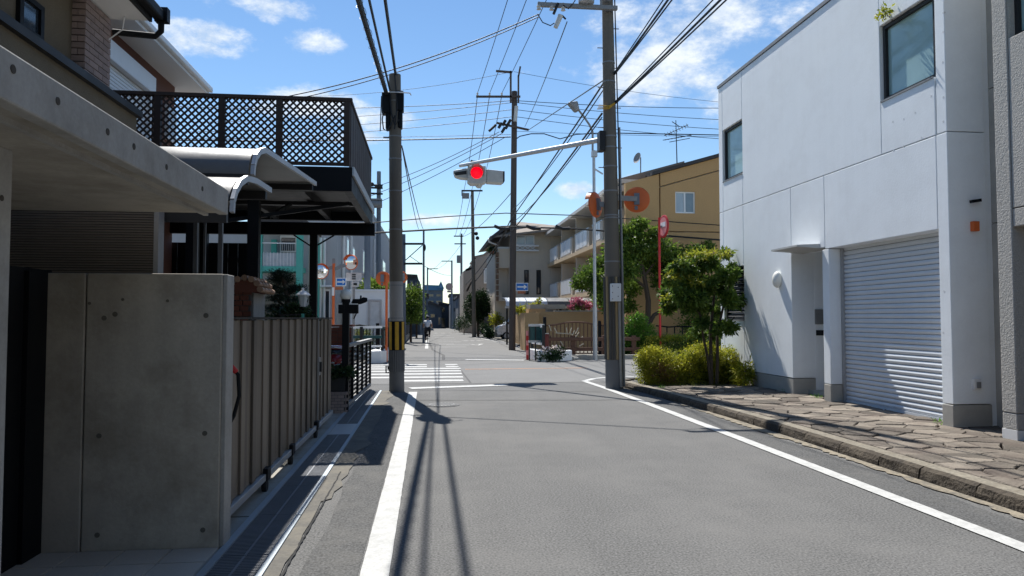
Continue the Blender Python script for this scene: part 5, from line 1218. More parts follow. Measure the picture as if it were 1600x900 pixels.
wire(at(596, 150, LP.y-.05), at(594, 205, LP.y), .0, .012, 'short cable hanging down along the left side of the near left pole', g, 3)
# right pole, towards the viewer and right
g = 'cable bundles leaving the right pole'
e1 = at(1036, -5, 12.6); e2 = at(1116, -5, 11.6)
for k, (dz, r) in enumerate(((0, .022), (.10, .012), (-.07, .015))):
    wire(rpt(rz(118))+Vector((.1, 0, dz*.3)), rpt(rz(118))+(e1-rpt(rz(118)))*3.2+Vector((0, 0, dz*3.5)), .10, r, ('thickest cable of the upper bundle rising right of the right pole', 'upper thin wire of the upper bundle right of the right pole', 'lower looped wire of the upper bundle right of the right pole')[k], g, 18)
    wire(rpt(rz(163))+Vector((.1, 0, dz*.3)), rpt(rz(163))+(e2-rpt(rz(163)))*3.2+Vector((0, 0, dz*3.5)), .10, r, ('thickest cable of the lower bundle rising right of the right pole', 'upper thin wire of the lower bundle right of the right pole', 'lower looped wire of the lower bundle right of the right pole')[k], g, 18)
# right pole to the far poles
g = 'cables sagging from the right pole down the street'
def P2(y, x=800): return at(x, y, Y2)
wire(rpt(rz(128))+Vector((-.1, .1, 0)), at(797, 345, Y2+.2), .05, .022, 'thick twisted cable from the right pole down to the far brown pole, upper one', g)
wire(rpt(rz(138))+Vector((-.1, .1, 0)), at(799, 330, Y2+.2), .22, .014, 'thin cable beside the upper twisted cable from the right pole', g)
wire(rpt(rz(176))+Vector((-.15, .1, 0)), at(790, 372, Y2+3), .10, .024, 'thick twisted cable from the right pole down the street, lower one', g)
wire(rpt(rz(182))+Vector((-.15, .1, 0)), at(798, 350, Y2+1), .25, .014, 'thin cable below the lower twisted cable from the right pole', g)
wire(rpt(rz(125))+Vector((-.1, 0, 0)), P2(203, 826), .0, .016, 'straight stay wire from the right pole past the street lamp head', g)
wire(at(797, 345, Y2+.2), at(742, 440, 60), .3, .03, 'cable continuing from the brown pole towards the round hedge tree', g)
wire(at(797, 352, Y2+.2), at(722, 450, 84), .3, .03, 'cable continuing from the brown pole to the far street end', g)
# high wires along the street
g = 'three high wires running along the street to the far brown pole'
for k, (px, xt) in enumerate(((746, 796), (765, 826), (784, 858))):
    p = at(px, 149, Y2-.2); far_ = at(xt, -6, 23.5)
    wire(p+Vector((0, 0, .1)), p+(far_-p)*1.75+Vector((0, 0, .25)), .12, .014, ('leftmost', 'middle', 'rightmost')[k]+' of the three high wires climbing from the far brown pole', g)
    wire(p, at((725, 737, 750)[k], 297, b3.y), .5, .018, ('left', 'middle', 'right')[k]+' high wire between the far brown pole and the thin pole behind it', g)
    q = at((725, 737, 750)[k], 299, b3.y); wire(q, at((711, 717, 723)[k], 369, 84), .4, .02, ('left', 'middle', 'right')[k]+' wire going on from the thin concrete pole into the distance', g)
wire(at(886, 34, RP.y-.3), at(820, 198, Y2), .1, .012, 'single thin wire from the white fuse on the right pole to the far brown pole', g)
# service drops to the left from the right pole's crossarm
g = 'pair of service wires from the right pole crossarm to the brown house'
wire(at(842, 22, RP.y-.25), at(452, 150, 17.5), .18, .013, 'upper of two service wires slanting from the right pole crossarm to the left houses', g)
wire(at(842, 26, RP.y-.25), at(440, 159, 17.5), .20, .011, 'lower of two service wires slanting from the right pole crossarm to the left houses', g)
# level wires across the street at the far brown pole
g = 'level wires crossing the sky at the far brown pole'
rows = ((158, 157, 160, .016), (171, 160, 178, .014), (184, 171, 193, .014), (196, 182, 208, .014))
names = ('topmost', 'second', 'third', 'fourth')
for k, (l_, mdl, r_, rad) in enumerate(rows):
    lp_, mp_, rp_ = at(560, l_, Y2), at(803, mdl, Y2), at(1126, r_, Y2)
    wire(mp_, mp_+(lp_-mp_)*2.6, .35, rad, names[k]+' level wire left of the far brown pole', g)
    wire(mp_, mp_+(rp_-mp_)*1.8, .30, rad, names[k]+' level wire right of the far brown pole', g)
lp_, mp_ = at(560, 215, Y2), at(798, 214, Y2)
wire(mp_, mp_+(lp_-mp_)*2.6, .15, .030, 'thick level cable left of the far brown pole at signal height', g)
wire(at(798, 210, Y2), at(798, 210, Y2)+(at(560, 212, Y2)-at(798, 210, Y2))*2.6, .1, .010, 'thin messenger wire just above the thick level cable left of the brown pole', g)
pts = [at(*p, Y2) for p in ((800, 222), (812, 213), (830, 209), (850, 209), (875, 217), (900, 210), (935, 208), (965, 208), (1126, 211), (1300, 214))]
tag(B(MB().tube(pts, .026, 5), 'overhead_wire', black_cable), 'thick level cable with a slack loop right of the far brown pole', 'wire', g)
wire(at(804, 205, Y2), at(1300, 214, Y2), .1, .010, 'thin messenger wire above the looped cable right of the brown pole', g)
wire(at(803, 112, Y2), at(1250, 168, Y2+6), .3, .010, 'faint thin wire from the brown pole top falling to the right', g)
wire(at(800, 112, Y2), at(420, 150, Y2+6), .4, .010, 'faint thin wire from the brown pole top falling to the left', g)
# lower cables across
g = 'low dark cables crossing the street'
YC = 33.0
for (l_, mdl, r_, rad, nm) in ((364, 354, 352, .040, 'thick black cable crossing the far street just above the beige house eave'), (348, 333, 345, .022, 'thinner cable crossing above the thick one over the far street')):
    pts = [at(380, l_+6, YC), at(583, l_, YC), at(700, (l_*.35+mdl*.65), YC), at(790, mdl, YC), at(900, mdl+3.5, YC), at(985, mdl+ (10 if rad > .03 else 9), YC), at(1126, r_+23 if rad > .03 else r_+7, YC)]
    tag(B(MB().tube(pts, rad, 6), 'overhead_wire', black_cable), nm, 'cable', g)
for (a, b_) in ((772, 795), (822, 845), (868, 890)):
    tag(B(MB().tube([at(a, 353, YC-.1), at((a+b_)/2, 357.5, YC-.1), at(b_, 357, YC-.1)], .075, 8), 'cable_sleeve', black_cable, smooth=True), {772: 'black sleeve on the low thick cable left of the brown pole', 822: 'black sleeve on the low thick cable right of the brown pole', 868: 'black sleeve on the low thick cable beside the apartment eaves'}[a], 'cable sleeve', 'black sleeves on the low cable')
# service drops from the brown pole to the left
g = 'service drops slanting left from the brown pole'
for (a, b_, nm) in (((780, 206), (560, 300), 'upper'), ((785, 208), (540, 320), 'middle'), ((790, 214), (520, 345), 'lower')):
    wire(at(*a, Y2-.2), at(*b_, 44), .25, .016, nm+' service drop slanting from the brown pole down behind the carport', g)
g = 'thin wires hanging from the left pole to the street light beyond'
wire(at(628, 228, LP.y), at(654, 358, 47), .2, .014, 'left thin wire from the near left pole to the thin dark pole beyond', g)
wire(at(629, 232, LP.y), at(662, 360, 47), .2, .014, 'right thin wire from the near left pole to the thin dark pole beyond', g)
g = 'fine wires over the far street end'
for (a, Ya, b_, Yb, nm) in (((690, 408), 106, (668, 421), 120, 'sagging wire between the two farthest poles'), ((684, 420), 120, (721, 381), 84, 'wire from the farthest pole up to the transformer pole'), ((722, 370), 84, (800, 300), 36, 'wire from the transformer pole up to the brown pole'), ((706, 430), 106, (640, 400), 46, 'wire from the round sign pole to the left stays')):
    wire(at(*a, Ya), at(*b_, Yb), .4, .02, nm, g)

# ================================================================== CANAL EDGE, LEFT AND RIGHT
cl_ = thing('canal_railing', 'white canal parapet with dark green rails at the far left street corner', 'railing', (-2, 26, 0))
l0, l1 = at(576, 560, 26.3), at(610, 560, 26.3)
B(MB().poly([(l0.x, 25.6, 0), (-1.62, 25.6, 0), (-1.45, 26.2, 0), (-1.45, 29.5, 0), (-1.75, 29.5, 0), (l0.x, 26.0, 0)], (0, 0, .42)), 'parapet', white_trim, cl_, bevel=.02)
for (x, y) in ((-3.0, 25.8), (-2.3, 25.8), (-1.6, 26.0), (-1.6, 27.6), (-1.6, 29.3)): B(MB().box(x-.05, x+.05, y-.05, y+.05, .42, 1.25), 'upright', dark_metal, cl_)
B(MB().bar((-3.3, 25.8, .90), (-1.6, 25.9, .90), .07, .10).bar((-1.6, 25.9, 1.2), (-1.6, 29.4, 1.2), .08, .08), 'rail', rail_green, cl_)
B(MB().bar((-3.3, 25.8, 1.22), (-1.6, 25.9, 1.24), .08, .08).bar((-3.3, 25.8, .55), (-1.6, 25.9, .58), .06, .06), 'white_rail', white_trim, cl_)
B(MB().box(-1.62, -1.58, 26.0, 29.3, .55, 1.1), 'panel', rail_green, cl_)
lfr = thing('iron_fence', 'black iron bar fence behind the left canal parapet', 'fence', (-3.4, 27.5, 0))
fa, fb = at(545, 520, 27.6), at(605, 520, 27.6)
B(MB().tube([at(545, 510, 27.6), at(562, 508, 27.6), at(585, 512, 27.6), at(606, 512, 27.6)], .035, 6), 'top_rail', black_paint, lfr)
for px in range(548, 606, 5): q = at(px, 511, 27.6); B(MB().box(q.x-.015, q.x+.015, 27.58, 27.62, .3, q.z), 'bar', black_paint, lfr)
q = at(590, 505, 27.6); B(MB().box(q.x-.06, q.x+.06, 27.55, 27.65, 0, q.z), 'post', black_paint, lfr); B(MB().box(fa.x-.5, fb.x+.05, 27.57, 27.63, .28, .34), 'bottom_rail', black_paint, lfr)
q = at(562, 518, 28.2); rd = thing('reed_clump', 'pale green reeds growing behind the black iron fence on the left', 'plant', (q.x, 28.2, 0))
leaves('foliage', [((q.x, 28.2, .75), (.55, .3, .35), 1)], 900, .3, grass_m, rd, asp=.07, shell=.2)

cr_ = thing('canal_railing', 'white canal parapet with dark green rails at the far right street corner', 'railing', (4.2, 26, 0))
B(MB().poly([(3.75, 28.2, 0), (3.98, 25.9, 0), (4.12, 25.8, 0), (5.2, 26.5, 0), (5.2, 26.8, 0), (4.25, 26.2, 0), (4.05, 28.2, 0)], (0, 0, .38)), 'parapet', white_trim, cr_, bevel=.02)
ra = at(826, 510, 28.0); rb_ = at(849, 510, 26.3)
for (p, h) in (((3.95, 28.1), 1.25), ((4.10, 26.2), 1.30)): B(MB().box(p[0]-.05, p[0]+.05, p[1]-.05, p[1]+.05, .38, h), 'upright', dark_metal, cr_)
B(MB().bar((3.95, 28.1, 1.22), (4.1, 26.2, 1.26), .10, .09).bar((3.95, 28.1, .62), (4.1, 26.2, .62), .07, .09), 'white_rail', white_trim, cr_)
B(MB().bar((3.97, 28.05, .88), (4.08, 26.25, .90), .035, .50), 'panel', rail_green, cr_)
gw_ = thing('green_panel_rail', 'dark green steel panel railing with pale top rail beside the brown timber fence', 'railing', (4.5, 26.3, 0))
a, b_ = at(827, 508, 26.6), at(849, 548, 26.6)
B(MB().box(a.x+.02, a.x+.20, 26.55, 26.6, at(835, 533, 26.6).z+.03, a.z-.05).box(a.x+.24, b_.x-.02, 26.55, 26.6, at(835, 533, 26.6).z+.03, a.z-.05), 'panel', rail_green, gw_)
B(MB().box(a.x-.03, b_.x+.02, 26.5, 26.64, a.z-.05, a.z+.04), 'top_rail', steel, gw_); zmid = at(835, 533, 26.6).z; B(MB().box(a.x-.03, b_.x+.02, 26.5, 26.64, zmid-.05, zmid+.03), 'mid_rail', steel, gw_)
for x in (a.x, a.x+.22, b_.x): B(MB().box(x-.02, x+.02, 26.52, 26.62, 0, a.z-.05), 'upright', dark_metal, gw_)
rp_ = thing('marker_post', 'short red and white banded marker post at the right canal corner', 'post', (at(824, 540, 27.2).x, 27.2, 0))
q = at(824, 517, 27.2)
for k in range(6): B(MB().cyl((q.x, 27.2, q.z*k/6), (q.x, 27.2, q.z*(k+1)/6), .05, n=10), 'band', red_paint if k % 2 == 0 else sign_pink, rp_)
rp2 = thing('marker_post', 'brown red square post at the right end of the green railing', 'post', (at(854, 540, 26.7).x, 26.7, 0))
q = at(854, 522, 26.7); B(MB().box(q.x-.07, q.x+.07, 26.63, 26.77, 0, q.z), 'shaft', mat('brown_red', (.16, .04, .035), .7), rp2, bevel=.01); B(MB().box(q.x-.08, q.x+.08, 26.62, 26.78, q.z, q.z+.03), 'cap', steel_dull, rp2)
# arched iron fence
ifn = thing('arched_fence', 'brown iron bar fence with a gently arched top in front of the tan garden wall', 'fence', (6, 29.5, 0)); YF = 29.5
tops = [at(*p, YF) for p in ((835, 505), (852, 504), (853, 509), (870, 507), (885, 504), (898, 503), (915, 504), (932, 508), (948, 509), (970, 509))]
B(MB().tube(tops[2:], .035, 6), 'top_rail', timber_brown, ifn)
B(MB().bar(at(853, 552, YF), at(970, 552, YF), .05, .05), 'bottom_rail', timber_brown, ifn)
for px in range(858, 968, 6):
    y = np.interp(px, [853, 870, 885, 898, 915, 932, 948, 970], [509, 507, 504, 503, 504, 508, 509, 509]); q = at(px, y, YF)
    B(MB().box(q.x-.018, q.x+.018, YF-.018, YF+.018, .1, q.z), 'bar', timber_brown, ifn)
for (px, y) in ((851, 499), (937, 505)): q = at(px, y, YF); B(MB().box(q.x-.06, q.x+.06, YF-.06, YF+.06, 0, q.z), 'post', black_paint, ifn); B(MB().ball((q.x, YF, q.z+.04), .07, 10, 8), 'finial', black_paint, ifn)
fan = MB()
for (a, b_) in (((866, 512), (870, 519)), ((893, 512), (890, 522)), ((898, 516), (894, 524)), ((905, 519), (898, 528)), ((911, 526), (904, 530)), ((912, 537), (905, 541)), ((868, 520), (893, 522)), ((904, 512), (899, 522)), ((858, 508), (861, 517)), ((874, 530), (880, 540)), ((885, 512), (886, 520))): fan.bar(at(a[0], a[1], YF-.06), at(b_[0], b_[1], YF-.06), .035, .035)
B(fan, 'fan_ornament', mat('cream_iron', (.55, .48, .36), .6), ifn)
tf = thing('timber_fence', 'low brown two rail timber fence along the canal on the right', 'fence', (6, 28, 0)); YT = 28.2
for px in (857, 895, 944, 990): q = at(px, 524, YT); B(MB().box(q.x-.09, q.x+.09, YT-.07, YT+.07, 0, q.z), 'post', timber_brown, tf, bevel=.01)
for y in (530, 546): a, b_ = at(852, y, YT-.1), at(1000, y+1, YT-.1); B(MB().box(a.x, b_.x, YT-.12, YT-.06, a.z-.07, a.z+.07), 'rail', timber_brown, tf, bevel=.01)
struct(B(MB().box(5.2, 40, 27.2, 27.5, 0, .16), 'canal_kerb', cement))
struct(B(MB().box(5.0, 60, 27.5, 80, -.04, .06), 'garden_soil', earth))
rk = thing('garden_rock', 'pale rocks beside the white flowering shrub at the canal kerb', 'rock', (at(885, 560, 27.0).x, 27, 0))
B(MB().ball(at(884, 560, 27), .26, 9, 6, (1.5, .8, .5)).ball(at(897, 561, 27), .16, 8, 6, (1.3, .8, .6)), 'stone', cement, rk)

# ================================================================== TAN GARDEN WALL, PIER, CARPORT ROOF, FLOWERS
gwl = thing('garden_wall', 'tan rendered garden wall behind the arched iron fence', 'wall', (7, 34, 0))
a, b_ = at(838, 487, 35), at(975, 487, 35)
B(MB().box(a.x, b_.x, 35, 35.25, 0, a.z), 'wall_panel', ochre_garden, gwl)
B(MB().box(at(866, 484, 35).x, b_.x, 34.96, 35.29, a.z, a.z+.06), 'coping', cement, gwl)
B(MB().box(a.x, a.x+.5, 35.3, 44, 0, a.z-.1), 'return_wall', ochre_garden, gwl)
pr_ = thing('gate_pier', 'tan gate pier with a slightly darker side right of the brown pole', 'pier', (5, 36, 0))
a, b_ = at(816, 490, 35.6), at(838, 490, 35.6)
B(MB().box(a.x-.0, b_.x, 34.6, 36.4, 0, at(820, 489, 35.6).z), 'shaft', ochre_garden, pr_, bevel=.01)
a2, b2_ = at(838, 484, 34.8), at(858, 484, 34.8); B(MB().box(a2.x-.3, b2_.x-.1, 35.3, 36.3, 0, at(850, 484, 35.3).z+.05), 'inner_wall', ochre_garden, pr_)
ch = thing('gate_roof_slab', 'flat grey concrete slab roof over the garden gate', 'roof', (6, 37, 0))
a, b_ = at(826, 476, 36), at(880, 483, 36); B(MB().box(a.x, b_.x, 35.4, 37.2, b_.z, a.z), 'slab', cement, ch); 
for x in (a.x+.1, b_.x-.1): B(MB().box(x-.06, x+.06, 36.2, 36.32, 0, b_.z), 'post', dark_metal, ch)
cpr = thing('carport_roof', 'long curved pale polycarbonate carport roof in front of the beige house', 'roof', (7, 42, 0)); YP = 41
px_s = [790, 823, 856, 890, 922, 952]
for k in range(5):
    vs = []
    for px in (px_s[k]+.6, px_s[k+1]-.6):
        q = at(px, 478, YP)
        for (dy, dz) in ((0, 0), (.12, .26), (.5, .42), (1.3, .50), (2.4, .52)): vs.append((q.x, YP+dy, q.z+dz))
        for (dy, dz) in ((2.4, .49), (1.3, .47), (.5, .39), (.13, .23), (.02, -.02)): vs.append((q.x, YP+dy, q.z+dz))
    B(MB().add(vs, [(i, i+1, 11+i, 10+i) for i in range(9)]+[(9, 0, 10, 19), tuple(range(9, -1, -1)), tuple(range(10, 20))]), 'roof_sheet', poly_m if k > 1 else mat('pale_sheet', (.62, .66, .70), .35, spec=.5), cpr)
B(MB().box(at(789, 479, YP).x, at(953, 479, YP).x, YP-.05, YP+.05, at(800, 480, YP).z-.06, at(800, 478, YP).z), 'gutter', steel, cpr)
for px in (792, 870, 948): x = at(px, 480, YP+1.8).x; B(MB().box(x-.05, x+.05, YP+1.7, YP+1.8, 0, at(800, 480, YP).z+.4), 'post', dark_metal, cpr)
q = at(905, 474, 35.6); pk = thing('pink_flowers', 'pink blossoming shrub rising above the tan garden wall', 'shrub', (q.x, 35.6, 0))
B(MB().tube([(q.x, 35.6, 0), (q.x+.1, 35.6, 1.5), (q.x+.3, 35.6, 2.1)], .03, 5), 'stem', bark, pk)
leaves('blossom', [(at(902, 471, 35.6), (.32, .3, .2), 1), (at(915, 477, 35.6), (.4, .3, .18), 1), (at(893, 480, 35.6), (.2, .2, .1), .4)], 700, .11, petal_pink, pk, shell=.1, asp=.8)
leaves('foliage', [(at(905, 480, 35.6), (.5, .3, .2), 1)], 500, .09, leaf_big, pk, shell=.1)
q = at(939, 476, 35.1); tp = thing('terracotta_pot', 'round terracotta plant pot standing on the tan garden wall', 'pot', tuple(at(939, 485, 35.1)))
B(MB().lathe([(.16, -.28), (.26, -.05), (.27, .12), (.22, .20)], q+Vector((0, 0, .02)), 14), 'body', terracotta, tp, smooth=True); B(MB().lathe([(.24, .19), (.25, .22), (.22, .24)], q+Vector((0, 0, .02)), 14), 'rim', terracotta, tp)
q = at(815, 482, 37); wp_ = thing('climbing_plant', 'pale green plant climbing over the tan gate pier', 'plant', (q.x, 37, 0))
B(MB().tube([(q.x, 37, 0), (q.x, 37, 2)], .02, 5), 'stem', bark, wp_); leaves('foliage', [(at(812, 484, 37), (.4, .3, .22), 1), (at(835, 476, 37), (.4, .2, .1), .5), (at(842, 471, 37), (.15, .1, .2), .3)], 700, .12, leaf_gold, wp_, shell=.1)
q = at(858, 552, 26.0); wf_ = thing('flowering_shrub', 'low shrub with pale blossoms at the right canal corner', 'shrub', (q.x, 26.0, 0))
leaves('foliage', [((q.x, 25.9, .22), (.50, .35, .24), 1), ((q.x+.25, 26.0, .32), (.35, .3, .22), .7)], 1800, .09, leaf_dark, wf_, shell=.2)
leaves('blossom', [((q.x-.05, 25.85, .42), (.4, .3, .15), 1), ((q.x+.3, 25.9, .40), (.35, .2, .18), 1)], 160, .08, petal_white, wf_, shell=.3, asp=.8)

# ================================================================== OCHRE APARTMENT BLOCK
AX, AY = at(1008, 400, 33.5).x, 33.5
ap = thing('apartment_block', 'ochre tiled apartment block with a row of stepped balconies facing the street', 'building', (AX+2, 45, 0))
rl, rr2 = at(1003, 277, AY).z, at(1127, 243, AY)
sl_ = (rr2.z-rl)/(rr2.x-at(1003, 277, AY).x); xR = 21.0
xj = at(1031, 300, AY).x; zj = lambda x, py0, px0: at(px0, py0, AY).z+(x-at(px0, py0, AY).x)*sl_
xL = at(978, 400, AY).x
zl = zj(xL, 277, 1003)
def slopewall(x0, x1, z0f, z1f, y0=AY, th=.3, m=ochre_wall, name='wall_panel'):
    return B(MB().poly([(x0, y0, z0f(x0)), (x1, y0, z0f(x1)), (x1, y0, z1f(x1)), (x0, y0, z1f(x0))], (0, th, 0)), name, m, ap)
top = lambda x: zj(x, 279, 1003); jt = lambda x: zj(x, 292, 1031); flat = lambda z: (lambda x: z)
wz1, wz0 = at(1055, 299, AY).z, at(1055, 333, AY).z; wx0, wx1 = at(1055, 300, AY).x, at(1086, 300, AY).x
zlow = at(1050, 362, AY).z
slopewall(xL, xj-.03, flat(.05), top); slopewall(xj+.03, xR, lambda x: jt(x)+.03, top)
slopewall(xj+.03, wx0, flat(zlow+.03), lambda x: jt(x)-.03); slopewall(wx1, xR, flat(zlow+.03), lambda x: jt(x)-.03)
slopewall(wx0, wx1, flat(wz1), lambda x: jt(x)-.03); slopewall(wx0, wx1, flat(zlow+.03), flat(wz0)); slopewall(xj+.03, xR, flat(.05), flat(zlow-.03))
B(MB().poly([(10.7, AY+.25, .05), (xR, AY+.25, .05), (xR, AY+.25, top(xR)-.1), (10.7, AY+.25, top(10.7)-.1)], (0, 31, 0)), 'wall_core', beige_render, ap)
f_ = B(MB().box(wx0, wx1, AY+.06, AY+.12, wz0, wz0+.07).box(wx0, wx1, AY+.06, AY+.12, wz1-.07, wz1).box(wx0, wx0+.06, AY+.06, AY+.12, wz0+.07, wz1-.07).box(wx1-.06, wx1, AY+.06, AY+.12, wz0+.07, wz1-.07).box((wx0+wx1)/2-.05, (wx0+wx1)/2+.03, AY+.05, AY+.12, wz0+.07, wz1-.07), 'window', white_trim, ap)
B(MB().box(wx0+.06, (wx0+wx1)/2-.05, AY+.09, AY+.10, wz0+.07, wz1-.07), 'pane', pale_glass, f_); B(MB().box((wx0+wx1)/2+.03, wx1-.06, AY+.095, AY+.105, wz0+.07, wz1-.07), 'pane', glass_mat('grey_glass', (.2, .25, .28), .08, .7), f_)
xe = at(1006, 278, AY).x
xe = 10.4
B(MB().poly([(xe, AY-.15, top(xe)+.02), (xR, AY-.15, top(xR)+.02), (xR, AY-.15, top(xR)+.18), (xe, AY-.15, top(xe)+.18)], (0, 31.5, 0)), 'roof', roof_dark, ap)
# eave slabs, bays and balconies stepping along the street face
AX = 9.35
B(MB().poly([at(962, 292, 34.5), at(1007, 278, 34.5), at(1007, 285, 34.5), at(972, 299, 34.5)], (0, 6, 0)), 'eave_slab', mat('eave_white', (.58, .56, .52), .8), ap)
bays = [(943, 923, 2.0), (923, 898, 1.0), (896, 876, .5), (874, 858, .2), (857, 846, 0)]
Yb = [34.3]+[aX(px, 400, AX).y for px in (946, 924, 897, 874.5, 858, 845)]
for k in range(6):
    y0, y1 = Yb[k], Yb[k+1]; tagk = k
    for zf_ in (3.05, 5.75):
        by0, by1 = y0+.35, y1-.55
        s_ = B(MB().box(AX-.1, AX+1.2, y0+.02, y1-.02, zf_-.22, zf_), 'balcony_slab', mat('balcony_beige', (.60, .45, .28), .85, .06), ap)
        bl_ = B(MB().box(AX-.06, AX+.04, by0, by1, zf_, zf_+1.05).box(AX+.05, AX+1.1, by0, by0+.1, zf_, zf_+1.05), 'balcony', beige_render, ap)
        for j in range(3): yy = by0+.55+(by1-by0-.8)*j/3; B(MB().box(AX-.085, AX-.055, yy, yy+(by1-by0-.8)/3-.12, zf_+.12, zf_+1.12), 'white_panel', white_gloss, bl_)
        B(MB().box(AX-.09, AX+.05, by0, by1, zf_+1.05, zf_+1.12), 'handrail', steel, bl_)
        B(MB().box(AX+.1, AX+1.25, y1-.2, y1-.05, zf_, zf_+2.4), 'divider_wall', beige_render, ap)
        w_ = B(MB().box(AX+1.2, AX+1.26, y0+.6, y1-1.0, zf_+.05, zf_+2.1), 'window', white_trim, ap); B(MB().box(AX+1.18, AX+1.2, y0+.7, y1-1.1, zf_+.15, zf_+2.0), 'pane', dark_glass, w_)
    B(MB().box(AX+1.25, AX+4, y0, y1, 0, 8.2), 'bay_wall', beige_render, ap)
    B(MB().box(AX-.35, AX+3, y0+.1, y1-.12, 8.05-.02*k, 8.24-.02*k), 'eave_slab', MATS['eave_white'], ap)
    B(MB().poly([(AX-.34, y0+.12, 8.25-.02*k), (AX+3, y0+.12, 8.25-.02*k), (AX+3, y0+.12, 9.2-.02*k)], (0, y1-y0-.3, 0)), 'roof', roof_tan, ap)
q = at(996, 247, 36); sd_ = thing('satellite_dish', 'small grey satellite dish on a mast above the ochre block', 'dish', tuple(at(1001, 278, 36)))
nd = Vector((-.9, -.35, .25)).normalized(); Md = nd.to_track_quat('Z', 'Y').to_matrix(); dmb = MB().lathe([(.02, -.06), (.16, -.04), (.28, .02), (.285, .03), (.15, -.015), (.01, -.03)], (0, 0, 0), 18); dmb.v = [tuple(q+Md @ Vector(v)) for v in dmb.v]
B(dmb, 'dish', steel_dull, sd_, smooth=True); B(MB().cyl(at(1001, 280, 36), at(1001, 246, 36.1), .03, n=8), 'mast', steel_dull, sd_)
an = thing('television_antenna', 'thin television antenna with several cross bars above the ochre block roof', 'antenna', tuple(at(1058, 262, 36)))
B(MB().cyl(at(1058, 262, 36), at(1056, 188, 36), .03, .02, 8), 'mast', dark_metal, an)
for (a, b_) in (((1038, 212), (1075, 195)), ((1036, 219), (1080, 211)), ((1050, 190), (1062, 198)), ((1046, 222), (1078, 216))): B(MB().bar(at(*a, 35.9), at(*b_, 35.9), .03, .03), 'boom', dark_metal, an)
el_ = MB()
for k in range(9):
    p = Vector(at(1040, 211, 35.85)).lerp(at(1074, 196, 35.85), k/8); el_.bar(p-Vector((0.02, .2, .14)), p+Vector((.02, .2, .14)), .018, .018)
    p = Vector(at(1038, 219, 35.85)).lerp(at(1078, 212, 35.85), k/8); el_.bar(p-Vector((0, .25, .06)), p+Vector((0, .25, .06)), .018, .018)
B(el_, 'element_rods', dark_metal, an, kind='stuff')

# ================================================================== BEIGE HOUSE BY THE BROWN POLE
HY = 57.0; bh_ = thing('beige_house', 'beige three storey house with brown corner blocks and a lattice window rail', 'house', (9, 60, 0))
def hx(px, Y=HY): return at(px, 400, Y).x
def hz(py, Y=HY): return at(800, py, Y).z
x0, x1 = hx(797), hx(882)
B(MB().box(x0, x1, HY, HY+12, 0, hz(352)), 'wall', beige_render, bh_)
B(MB().box(hx(779), x0, HY+.5, HY+10, hz(418), hz(388)), 'corner_balcony', beige_render, bh_); B(MB().box(hx(779)-.05, x0+1.0, HY+.4, HY+10, hz(388), hz(385)), 'balcony_rail', steel, bh_)
B(MB().box(hx(779), x0, HY+.5, HY+10, hz(470), hz(468)).box(hx(779)-.02, hx(779)+.3, HY+.5, HY+10, hz(468), hz(455)), 'lower_balcony', beige_render, bh_)
B(MB().box(hx(776), x0-.01, HY+1.6, HY+10, 0, hz(388)), 'side_wall', beige_render, bh_)
for k in range(9):
    z = hz(470)+(hz(392)-hz(470))*k/9; B(MB().box(hx(777)-.05+.02*(k % 2), hx(780), HY+.35, HY+.8, z, z+.35), 'corner_block', brown_render, bh_)
def hwin(px0, px1, py0, py1, glass=dark_glass, fr=white_trim, Y=HY, bar=True):
    a, b = at(px0, py0, Y), at(px1, py1, Y); w = .09
    m_ = MB().box(a.x, b.x, Y-.06, Y+.02, a.z-w, a.z).box(a.x, b.x, Y-.06, Y+.02, b.z, b.z+w).box(a.x, a.x+w, Y-.06, Y+.02, b.z+w, a.z-w).box(b.x-w, b.x, Y-.06, Y+.02, b.z+w, a.z-w)
    if bar: m_.box((a.x+b.x)/2-.04, (a.x+b.x)/2+.04, Y-.06, Y+.02, b.z+w, a.z-w)
    f = B(m_, 'window', fr, bh_); B(MB().box(a.x+w, b.x-w, Y-.03, Y-.01, b.z+w, a.z-w), 'pane', glass, f); return f
hwin(806, 835, 367, 383, pale_glass); hwin(819, 826, 422, 460, dark_glass, dark_metal, bar=False); hwin(838, 845, 422, 460, dark_glass, dark_metal, bar=False)
a, b_ = at(804, 383, HY), at(841, 391, HY)
lr2 = B(MB().box(a.x, b_.x, HY-.3, HY-.22, a.z-.12, a.z).box(a.x, b_.x, HY-.3, HY-.05, b_.z-.1, b_.z), 'lattice_rail', white_trim, bh_)
ls = MB(); x = a.x
while x < b_.x-.4:
    ls.bar((x, HY-.27, b_.z), (x+.4, HY-.27, a.z-.12), .05, .05).bar((x+.4, HY-.24, b_.z), (x, HY-.24, a.z-.12), .05, .05); x += .4
B(ls, 'lattice_bars', white_trim, lr2, kind='stuff')
ap_ = at(830, 340, HY+2)
B(MB().add([(hx(764), HY-1.2, hz(372)), (hx(884), HY-1.2, hz(356)), (hx(884), HY+13, hz(356)), (hx(764), HY+13, hz(372)), (hx(815), HY+2, hz(341)), (hx(850), HY+5, hz(341)), (hx(764), HY-1.2, hz(375)), (hx(884), HY-1.2, hz(359))],
   [(0, 1, 5, 4), (1, 2, 5), (2, 3, 4, 5), (3, 0, 4), (0, 6, 7, 1)]), 'roof', roof_tan, bh_)
B(MB().poly([(hx(764), HY-1.25, hz(373)), (hx(786), HY-1.25, hz(356)), (hx(800), HY-1.25, hz(356)), (hx(800), HY-1.25, hz(360)), (hx(788), HY-1.25, hz(361)), (hx(766), HY-1.25, hz(377))], (0, 10, 0)), 'eave', roof_dark, bh_)
B(MB().tube([at(763, 373, HY-1.2), at(764, 378, HY-1), at(778, 383, HY-.2)], .06, 6), 'downpipe', white_trim, bh_)
